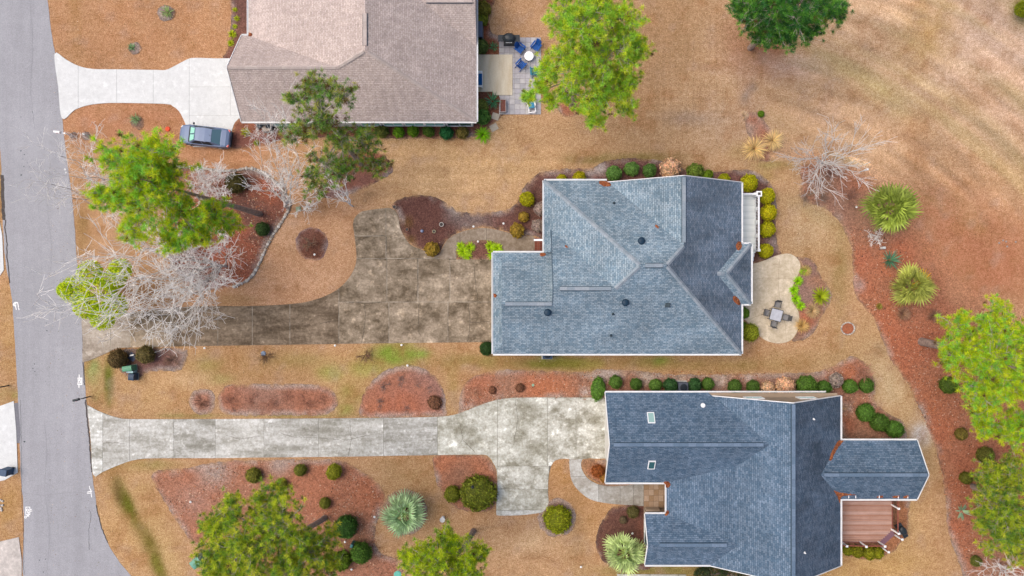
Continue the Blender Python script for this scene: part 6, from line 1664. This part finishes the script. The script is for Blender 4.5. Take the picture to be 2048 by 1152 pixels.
# bird bath
x, y = G(885, 1039, .5); t = empty('bird_bath', (x, y, 0)); tag(t, 'small white bird bath in lawn beside pale silvery palm', 'bird bath'); mw = M('white_stone', col=S(226, 224, 222), rough=.7)
local(t, MB().lathe([(.16, -.02), (.16, .05), (.06, .10), (.06, .48), (.10, .52)], (0, 0, 0), 14), 'pedestal', mw); local(t, MB().lathe([(.08, .50), (.22, .56), (.24, .62), (.20, .61), (.05, .57)], (0, 0, 0), 18), 'bowl', mw)
# lamp post in the huge hedge shrub
x, y = G(948, 960); t = empty('lamp_post', (x, y, 0)); tag(t, 'slim black lamp post behind the huge hedge shrub', 'lamp')
local(t, MB().tube((0, 0, -.1), (0, 0, 2.0), .04, .035, 8), 'pole', M_black); local(t, MB().lathe([(.05, 2.0), (.13, 2.06), (.14, 2.3), (.05, 2.4)], (0, 0, 0), 8), 'lantern', M_black)
# bird feeder pole by the white-barked tree
x, y = G(1719, 344); t = empty('feeder_pole', (x, y, 0)); tag(t, 'white pole with tube birdhouse beside the white-barked tree', 'bird house')
local(t, MB().tube((0, 0, -.1), (0, 0, 1.0), .05, .05, 8), 'pole', M_trim); local(t, MB().box((0, 0, 1.2), (.16, .16, .5)), 'house_box', M_trim)

# ---------------- utility paint marks on the asphalt
M_paint = M('white_paint', col=(.80, .80, .80), rough=.8, layers=[(14, .85, 1.05, 3)])
zroad = .0185
def marks(label, strokes, w=.085):
    mb = MB()
    for k, s in enumerate(strokes):
        P = [Vector(G(*p)) for p in s]; n = len(P)
        z = zroad + .0004 * k
        for i in range(n - 1):
            d = (P[i + 1] - P[i]).normalized(); nn = Vector((-d.y, d.x)) * w / 2; a = P[i] - d * w * .3; b = P[i + 1] + d * w * .3
            q = [a - nn, b - nn, b + nn, a + nn]
            mb.face([(p.x, p.y, z + .0001 * (i % 2) + .003) for p in q])
    o = mb.build('utility_marking', M_paint); tag(o, label, 'road marking', 'utility paint marks')
def circ(cx, cy, r, n=9): return [(cx + r * math.cos(2 * math.pi * k / n), cy + r * math.sin(2 * math.pi * k / n)) for k in range(n + 1)]
marks('white paint flag mark beside tan verge across the street', [circ(30, 609, 1.6), circ(30, 609, 2.8), [(30, 605), (35.5, 605), (38.3, 619.5)], [(31.5, 612), (33, 619)]])
marks('white paint boxed 5 mark near the black mailbox', [[(158.7, 749.5), (158.7, 755)], [(156, 756), (164, 756), (164, 769), (156, 769), (157, 762), (156, 756)], [(162, 758), (159, 758.5), (159, 761.5), (162, 761.5), (162, 765.5), (159, 766)], [(158.2, 770), (158.2, 775)]])
marks('white paint crossed line mark at road bend', [[(179, 972), (180, 978)], [(181.5, 978), (183.5, 994)], [(175, 984), (184, 982)], [(174.5, 986.5), (182, 986)]], .07)
marks('white paint oval and arrow mark by far verge', [[(52, 1014), (60, 1014), (60, 1029), (52, 1029), (52, 1014)], circ(55.5, 1020, 2.2), [(55, 1024), (57, 1027), (58, 1024)], [(60, 1018.5), (63.5, 1018.5)], [(60, 1022), (64.5, 1022)], [(54, 1029), (55, 1033), (57, 1029), (58, 1033)], circ(51.5, 1034, 2)], .065)
marks('two white paint dots under the thin bare tree', [circ(130, 339, 1.2), circ(132, 345, 1.0)], .07)

# ---------------- stone edging and fire ring
M_stones = [M('edge_stone_%d' % k, col=c, rough=.95, layers=[(7, .8, 1.2, 4)]) for k, c in enumerate([S(196, 186, 176), S(212, 204, 194), S(172, 164, 156), S(226, 220, 212)])]
def stone_mesh(seed):
    g = np.random.default_rng(seed); bm = bmesh.new(); bmesh.ops.create_icosphere(bm, subdivisions=1, radius=.5)
    for v in bm.verts:
        v.co *= g.uniform(.82, 1.15)
        for a in range(3): v.co[a] = max(-.42, min(.42, v.co[a]))
    me = bpy.data.meshes.new('stone'); bm.to_mesh(me); bm.free(); return me
SM = [[stone_mesh(10 * k + j) for j in range(3)] for k in range(4)]
for k in range(4):
    for me in SM[k]: me.materials.append(M_stones[k])
def stone(x, y, z, sx, sy, sz, rz, parent=None, k=None):
    o = bpy.data.objects.new('stone', random.choice(SM[random.randrange(4) if k is None else k])); COL.objects.link(o)
    o.location = (x, y, z); o.scale = (sx, sy, sz); o.rotation_euler = (0, 0, rz)
    if parent is not None: o.parent = parent; o.location = Vector((x, y, z)) - parent.location
    return o
edge = smooth_poly([(352, 334), (400, 336), (440, 342), (470, 341), (500, 337), (524, 344), (548, 361), (570, 385), (580, 403), (578, 418), (566, 440), (546, 470), (531, 500), (512, 540), (493, 562), (468, 573)], False, 1.0)
ed0 = G(*edge[len(edge) // 2]); t = empty('stone_edging', (*ed0, 0)); tag(t, 'curved low edging of grey stones around the pine bed', 'edging')
acc = 0; last = edge[0]
for q in edge[1:]:
    acc += math.hypot(q[0] - last[0], q[1] - last[1])
    if acc >= 5.2:
        a, b = G(*last), G(*q); stone(*G(q[0] + random.uniform(-.5, .5), q[1] + random.uniform(-.5, .5)), .07, .34 * random.uniform(.85, 1.15), .34 * random.uniform(.8, 1.25), .26, math.atan2(b[1] - a[1], b[0] - a[0]) + random.uniform(-.3, .3), t); acc = 0
    last = q
c0 = G(1695, 657); t = empty('fire_ring', (*c0, 0)); tag(t, 'small round ring of stones in the back lawn', 'fire ring')
for k in range(20):
    a = 2 * math.pi * k / 20; stone(c0[0] + .60 * math.cos(a), c0[1] + .55 * math.sin(a), .07, .20, .17, .2, a + math.pi / 2, t)
mb = MB().lathe([(.56, .0), (.52, .03), (.1, .045)], (0, 0, 0), 20); local(t, mb, 'ash_bed', M('ash', col=S(176, 108, 78), rough=1, layers=[(9, .7, 1.3, 4)]))
for x, y in ((1998, 486), (2012, 483), (2014, 493), (2031, 484), (2006, 481)): tag(stone(*G(x, y), .03, .22, .2, .12, random.random() * 3, None, 2), 'small grey stone lying in the orange field grass', 'stone', 'stones in the field')
for x, y in ((2, 1000), (6, 1002), (1, 1010), (6, 1010), (3, 1016), (4, 1020)): tag(stone(*G(x, y), .06, .24, .24, .2, random.random() * 3, None, 3), 'white rock in lawn across the street', 'stone', 'white rocks across the street')

# ---------------- furniture
def rotpt(c, a, x, y): return (c[0] + x * math.cos(a) - y * math.sin(a), c[1] + x * math.sin(a) + y * math.cos(a))
M_grey = M('grey_sling', col=S(150, 148, 148), rough=.8, layers=[(20, .85, 1.12, 3)]); M_frame = M('dark_frame', col=S(92, 92, 92), rough=.5)
t = empty('patio_chair', (0, 0, 0)); chair0 = t
local(t, MB().box((0, 0, .42), (.50, .48, .04)), 'seat', M_grey)
local(t, MB().box((-.30, 0, .70), (.04, .46, .52), M4=Matrix.Rotation(R(-14), 4, 'Y')), 'backrest', M_frame)
for s in (-1, 1):
    local(t, MB().beam((-.28, s * .27, .62), (.24, s * .27, .62), .05, .03), 'armrest', M_frame)
    local(t, MB().tube((.22, s * .26, -.0), (.24, s * .27, .62), .015, .015, 6), 'leg', M_frame); local(t, MB().tube((-.26, s * .26, 0), (-.27, s * .27, .64), .015, .015, 6), 'leg', M_frame)
tc = G(1552, 630, .7); tz = .056
spots = [((1554.5, 609), 'upper', 'patio chair pushed in on the patio table side toward lime clumps'), ((1533, 625.5), '', 'patio chair pushed in on the table side toward the house wall'), ((1571.5, 635), '', 'patio chair pulled out on the table side toward the mulch bed'), ((1547, 648), '', 'patio chair pushed in on the table side toward lower patio edge')]
for i, (q, _, l) in enumerate(spots):
    o = t if i == 0 else copy_tree(t); c = G(*q, .5); o.location = (*c, tz); o.rotation_euler = (0, 0, math.atan2(tc[1] - c[1], tc[0] - c[0])); tag(o, 'grey ' + l, 'chair', 'patio chairs')
t = empty('patio_table', (*tc, tz), R(-15)); tag(t, 'square pale glass patio table with four grey chairs', 'table')
local(t, MB().box((0, 0, .71), (1.0, 1.0, .03)), 'tabletop', M('pale_glass', col=S(212, 214, 222), rough=.12, spec=.7, layers=[(4, .88, 1.06, 4)])); local(t, MB().box((0, .52, .70), (1.08, .05, .05)).box((0, -.52, .70), (1.08, .05, .05)).box((.52, 0, .70), (.05, .99, .05)).box((-.52, 0, .70), (.05, .99, .05)), 'rim', M_frame)
for sx in (-1, 1):
    for sy in (-1, 1): local(t, MB().tube((sx * .46, sy * .46, 0), (sx * .48, sy * .48, .69), .022, .022, 8), 'leg', M_frame)

# paver patio of the taupe house
M_pav = [M('grey_paver_%d' % k, col=c, rough=.9, layers=[(5, .88, 1.1, 4)]) for k, c in enumerate([S(204, 200, 204), S(190, 188, 192), S(212, 208, 208), S(198, 194, 200)])]
P0, P1 = (998, 75), (1082, 229)
root = structure(MB().prism([G(P0[0], P0[1]), G(P1[0], P0[1]), G(P1[0], P1[1]), G(P0[0], P1[1])], -.02, .022).build('paver_patio', M('paver_sand', col=S(166, 160, 156))))
pc, pr = 8, 15; w = (P1[0] - P0[0]) / pc; h = (P1[1] - P0[1]) / pr; pm_ = {}
for i in range(pc):
    for j in range(pr):
        u, v = P0[0] + (i + .5) * w, P0[1] + (j + .5) * h
        if u < 1022 and 112 < v < 188: continue
        k = (i * 3 + j * 5 + (i * j) % 3) % 4
        if k not in pm_:
            o = MB().box((0, 0, 0), (w * HC / FP * .955, h * HC / FP * .955, .05), top=.985).build('paver', M_pav[k]); pm_[k] = o.data; bpy.data.objects.remove(o)
        o = bpy.data.objects.new('paver', pm_[k]); COL.objects.link(o); o.parent = root; o.location = (*G(u, v), .022 + random.uniform(-.003, .003))
pad = structure(MB().prism([G(950, 110), G(1025, 110), G(1025, 191), G(985, 191), G(985, 184), G(950, 184)], -.02, .12).build('patio_slab', M('sand_slab', col=S(238, 228, 206), rough=.9, layers=[(.9, (.86, .80, .72), 1.05, 5, (2, .5, 1)), (8, .93, 1.06, 4)])))
M_blue = M('blue_paint', col=S(24, 92, 176), rough=.5, layers=[(4, .85, 1.15, 3)]); M_teal = M('teal_fabric', col=S(60, 140, 160), rough=.8)
def adirondack(mat):
    t = empty('adirondack_chair', (0, 0, 0))
    for k in range(5): local(t, MB().box((.28 - k * .115, 0, .36 - k * .022), (.10, .52, .025)), 'seat_slat', mat)
    for k in range(5): local(t, MB().box((-.36, (k - 2) * .105, .66 - abs(k - 2) * .03), (.025, .095, .78 - abs(k - 2) * .06), M4=Matrix.Rotation(R(-22), 4, 'Y')), 'back_slat', mat)
    for s in (-1, 1):
        local(t, MB().box((.02, s * .34, .56), (.74, .13, .025)), 'armrest', mat); local(t, MB().box((.30, s * .29, .275), (.09, .03, .55)), 'leg', mat); local(t, MB().beam((.24, s * .27, .33), (-.50, s * .27, .06), .03, .12), 'leg', mat)
    return t
ch = adirondack(M_blue)
fc = G(1058, 111, .5)
for i, (q, l) in enumerate((((1040, 97), 'bright blue slatted chair nearest the black patio grill'), ((1072, 93), 'bright blue slatted chair at the patio corner by pine'), ((1042, 129), 'bright blue slatted chair between round table and sandy slab'))):
    o = ch if i == 0 else copy_tree(ch); c = G(*q, .4); o.location = (*c, .048); o.rotation_euler = (0, 0, math.atan2(fc[1] - c[1], fc[0] - c[0])); tag(o, l, 'chair', 'blue patio chairs')
c4 = adirondack(M_teal); c = G(1069, 143, .4); c4.location = (*c, .048); c4.rotation_euler = (0, 0, R(95)); tag(c4, 'dark teal chair half under the bright pine branch', 'chair', 'blue patio chairs')
t = empty('round_table', (*G(1058, 112, .5), .048)); tag(t, 'round white fire table among blue chairs', 'table'); mw2 = M('bright_white', col=(.86, .86, .86), rough=.4)
local(t, MB().lathe([(.40, 0), (.38, .40), (.41, .42)], (0, 0, 0), 20), 'base', M_pav[0]); local(t, MB().lathe([(.41, .42), (.42, .46), (.40, .48), (.1, .485)], (0, 0, 0), 28), 'tabletop', mw2)
def grill(px, py, rz, label, z0=.0, s=1.0):
    t = empty('grill', (*G(px, py, .8), z0), rz); tag(t, label, 'grill')
    local(t, MB().box((0, 0, .40 * s), (.75 * s, .5 * s, .78 * s)), 'cabinet', M_black)
    local(t, MB().lathe([(.34 * s, .80 * s), (.36 * s, .88 * s), (.33 * s, 1.02 * s), (.22 * s, 1.12 * s), (.05, 1.15 * s)], (0, 0, 0), 16, sx=1.25, sy=.9), 'lid', M_black, True)
    local(t, MB().beam((-.22 * s, -.34 * s, .92 * s), (.22 * s, -.34 * s, .92 * s), .03, .03), 'handle', M_lamp)
    for q in (-1, 1): local(t, MB().box((q * .56 * s, 0, .82 * s), (.36 * s, .46 * s, .03)), 'side_shelf', M_black)
    for q in (-1, 1):
        for r_ in (-1, 1): local(t, MB().tube((q * .3 * s, r_ * .2 * s, 0), (q * .3 * s, r_ * .2 * s, .04), .04, .04, 8), 'wheel', M_ctrim)
grill(1018, 79, 0, 'black covered grill on the paver patio', .047, 1.3); grill(1805, 1061, R(-60), 'black covered grill at the deck corner', .02, .95)
# white chaise longue with teal cushion
t = empty('lounge_chair', (*G(1062, 204, .4), .048), R(-82)); tag(t, 'white lounge chair with teal cushion at the patio edge', 'chair')
fm = MB()
for s in (-1, 1): fm.beam((-.95, s * .30, .30), (.95, s * .30, .30), .06, .06)
for x in (-.93, .55, .93): fm.beam((x, -.3, .30), (x, .3, .30), .06, .06)
local(t, fm, 'frame', mw2)
for x in (-.88, .88):
    for s in (-1, 1): local(t, MB().box((x, s * .30, .15), (.06, .06, .30)), 'leg', mw2)
local(t, MB().box((.18, 0, .37), (.80, .52, .09), top=.95), 'cushion', M('teal_cushion', col=S(70, 150, 186), rough=.85)); local(t, MB().box((-.50, 0, .50), (.75, .52, .09), M4=Matrix.Rotation(R(24), 4, 'Y'), top=.95), 'back_cushion', M('teal_cushion_dark', col=S(66, 140, 160), rough=.85))
for s in (-1, 1): local(t, MB().box((.10, s * .34, .52), (.6, .06, .03)).box((.36, s * .34, .42), (.05, .05, .2)), 'armrest', mw2)
# white bench with blue cushion against the wall
t = empty('bench', (*G(959, 159, .5), .12), 0); tag(t, 'white bench with blue cushion against the taupe house wall', 'bench')
local(t, MB().box((0, 0, .40), (.55, 1.35, .05)), 'seat', mw2); local(t, MB().box((.03, 0, .46), (.42, 1.05, .08), top=.95), 'cushion', M('blue_cushion', col=S(20, 100, 168), rough=.8)); local(t, MB().box((-.27, 0, .62), (.05, 1.35, .42)), 'backrest', mw2)
for s in (-1, 1): local(t, MB().box((0, s * .68, .58), (.55, .09, .05)), 'armrest', mw2); local(t, MB().box((.22, s * .62, .19), (.07, .07, .38)), 'leg', mw2); local(t, MB().box((-.22, s * .62, .19), (.07, .07, .38)), 'leg', mw2)
# planter box and stepping stones
t = empty('planter_box', (*G(1006, 212, .3), .046)); tag(t, 'wood-edged planter box of brown mulch at the patio corner', 'planter'); mg = M('planter_grey', col=S(190, 184, 184), rough=.7)
for s in (-1, 1): local(t, MB().box((s * .26, 0, .2), (.05, 1.15, .40)), 'side_panel', mg); local(t, MB().box((0, s * .56, .2), (.47, .05, .40)), 'end_panel', mg)
local(t, MB().box((0, 0, .17), (.47, 1.07, .34)), 'soil', M('planter_mulch', col=S(130, 84, 74), rough=1, layers=[(14, .6, 1.5, 4)]))
for q, a, l in (((991, 233), R(-18), 'square tan stepping stone beside patio corner'), ((988, 255), R(28), 'square tan stepping stone beside bright fern')):
    o = MB().box((0, 0, .03), (.70, .62, .07), top=.95).build('stepping_stone', M('tan_stone', col=S(206, 194, 176), rough=.9, layers=[(6, .88, 1.1, 4)]), None, (*G(*q), 0)); o.rotation_euler = (0, 0, a); tag(o, l, 'stepping stone', 'stepping stones')
# bins and a covered frame beside the taupe garage
cart(524, 252, R(95), M_dkplastic, 'dark bin against the taupe house wall beside bare branches', s=.8); cart(543, 253, R(90), M_dkplastic, 'dark bin beside a pale box at the taupe house wall', s=.8)
pedestal(537, 260, R(5), S(206, 190, 176), 'pale square box in front of dark bins', .7, .5, .5, 'storage_box')

# concrete strip along the lower edge and fallen litter (uncountable)
slabs('path_strip', [(1234, 1148), (1372, 1149), (1372, 1200), (1234, 1200)], [(1230, 1140, 1300, 1210, 0), (1300, 1140, 1380, 1210, 1)], M_pale, sm=False)
def litter(n, region, cols, name, lo=.03, hi=.09, zb=.05, poly=None):
    x = rng.uniform(region[0], region[2], n); y = rng.uniform(region[1], region[3], n)
    k = fnoise(x, y, 60, 71) > rng.uniform(.25, .75, n)
    if poly is not None: k &= inside(x, y, poly)
    x, y = x[k], y[k]; m = len(x)
    wx, wy = (x - 1024) * HC / FP, (576 - y) * HC / FP
    a = rng.uniform(0, 6.283, m); L = rng.uniform(lo, hi, m); w = L * rng.uniform(.25, .8, m); z = zb + rng.uniform(0, .02, m)
    dx, dy = np.cos(a), np.sin(a)
    V = np.stack([np.stack([wx - dx * L, wy - dy * L, z], 1), np.stack([wx + dx * L - dy * w, wy + dy * L + dx * w, z + .012], 1), np.stack([wx + dx * L * .6 + dy * w, wy + dy * L * .6 - dx * w, z + .004], 1)], 1).reshape(-1, 3)
    pal = np.array([lin3(c) for c in cols]); c = pal[rng.integers(0, len(pal), m)] * rng.uniform(.7, 1.3, (m, 1))
    o = obj(name, npmesh(name, V, np.arange(3 * m).reshape(-1, 3), np.repeat(c, 3, 0)), M('litter', attr=True, rough=1.0))
    tag(o, None, None, None, 'stuff'); return o
BEDC = [(206, 170, 144), (190, 120, 80), (150, 90, 64), (96, 66, 56), (220, 190, 164), (176, 104, 66)]
tag(litter(9000, (305, 918, 800, 1160), BEDC, 'bed_litter', poly=[(312, 945), (380, 936), (500, 922), (640, 920), (700, 932), (766, 985), (752, 1080), (800, 1135), (800, 1160), (470, 1160), (390, 1088), (328, 995)]), 'loose bark and leaf bits over the large lower mulch bed', 'leaf litter')
tag(litter(15000, (1700, 440, 2060, 1160), BEDC + [(196, 110, 60)] * 2, 'bed_litter', poly=[(1700, 450), (1740, 440), (1800, 480), (1900, 600), (2060, 640), (2060, 1160), (1930, 1160), (1892, 1010), (1862, 878), (1800, 745), (1740, 628), (1708, 560)]), 'loose pine straw bits over the long orange strip', 'leaf litter')
tag(litter(6000, (326, 335, 582, 580), BEDC, 'bed_litter', poly=[(345, 335), (440, 345), (500, 340), (575, 400), (560, 445), (490, 558), (400, 572), (330, 480)]), 'loose leaf bits over the stone-edged pine bed', 'leaf litter')
tag(litter(7000, (720, 733, 1750, 845), BEDC, 'bed_litter', poly=[(925, 825), (930, 775), (1000, 742), (1660, 742), (1720, 725), (1748, 790), (1800, 845), (1700, 850), (1670, 815), (1240, 800), (1010, 795)]), 'loose straw bits along the bed beside slate house', 'leaf litter')
LAWNC = [(120, 84, 56), (226, 204, 176), (150, 100, 66), (96, 74, 54), (206, 176, 140), (120, 120, 50)]
tag(litter(26000, (100, 0, 2048, 1152), LAWNC, 'lawn_litter', .02, .055, .012), 'scattered dry leaves and tufts over the dormant lawns', 'leaf litter')
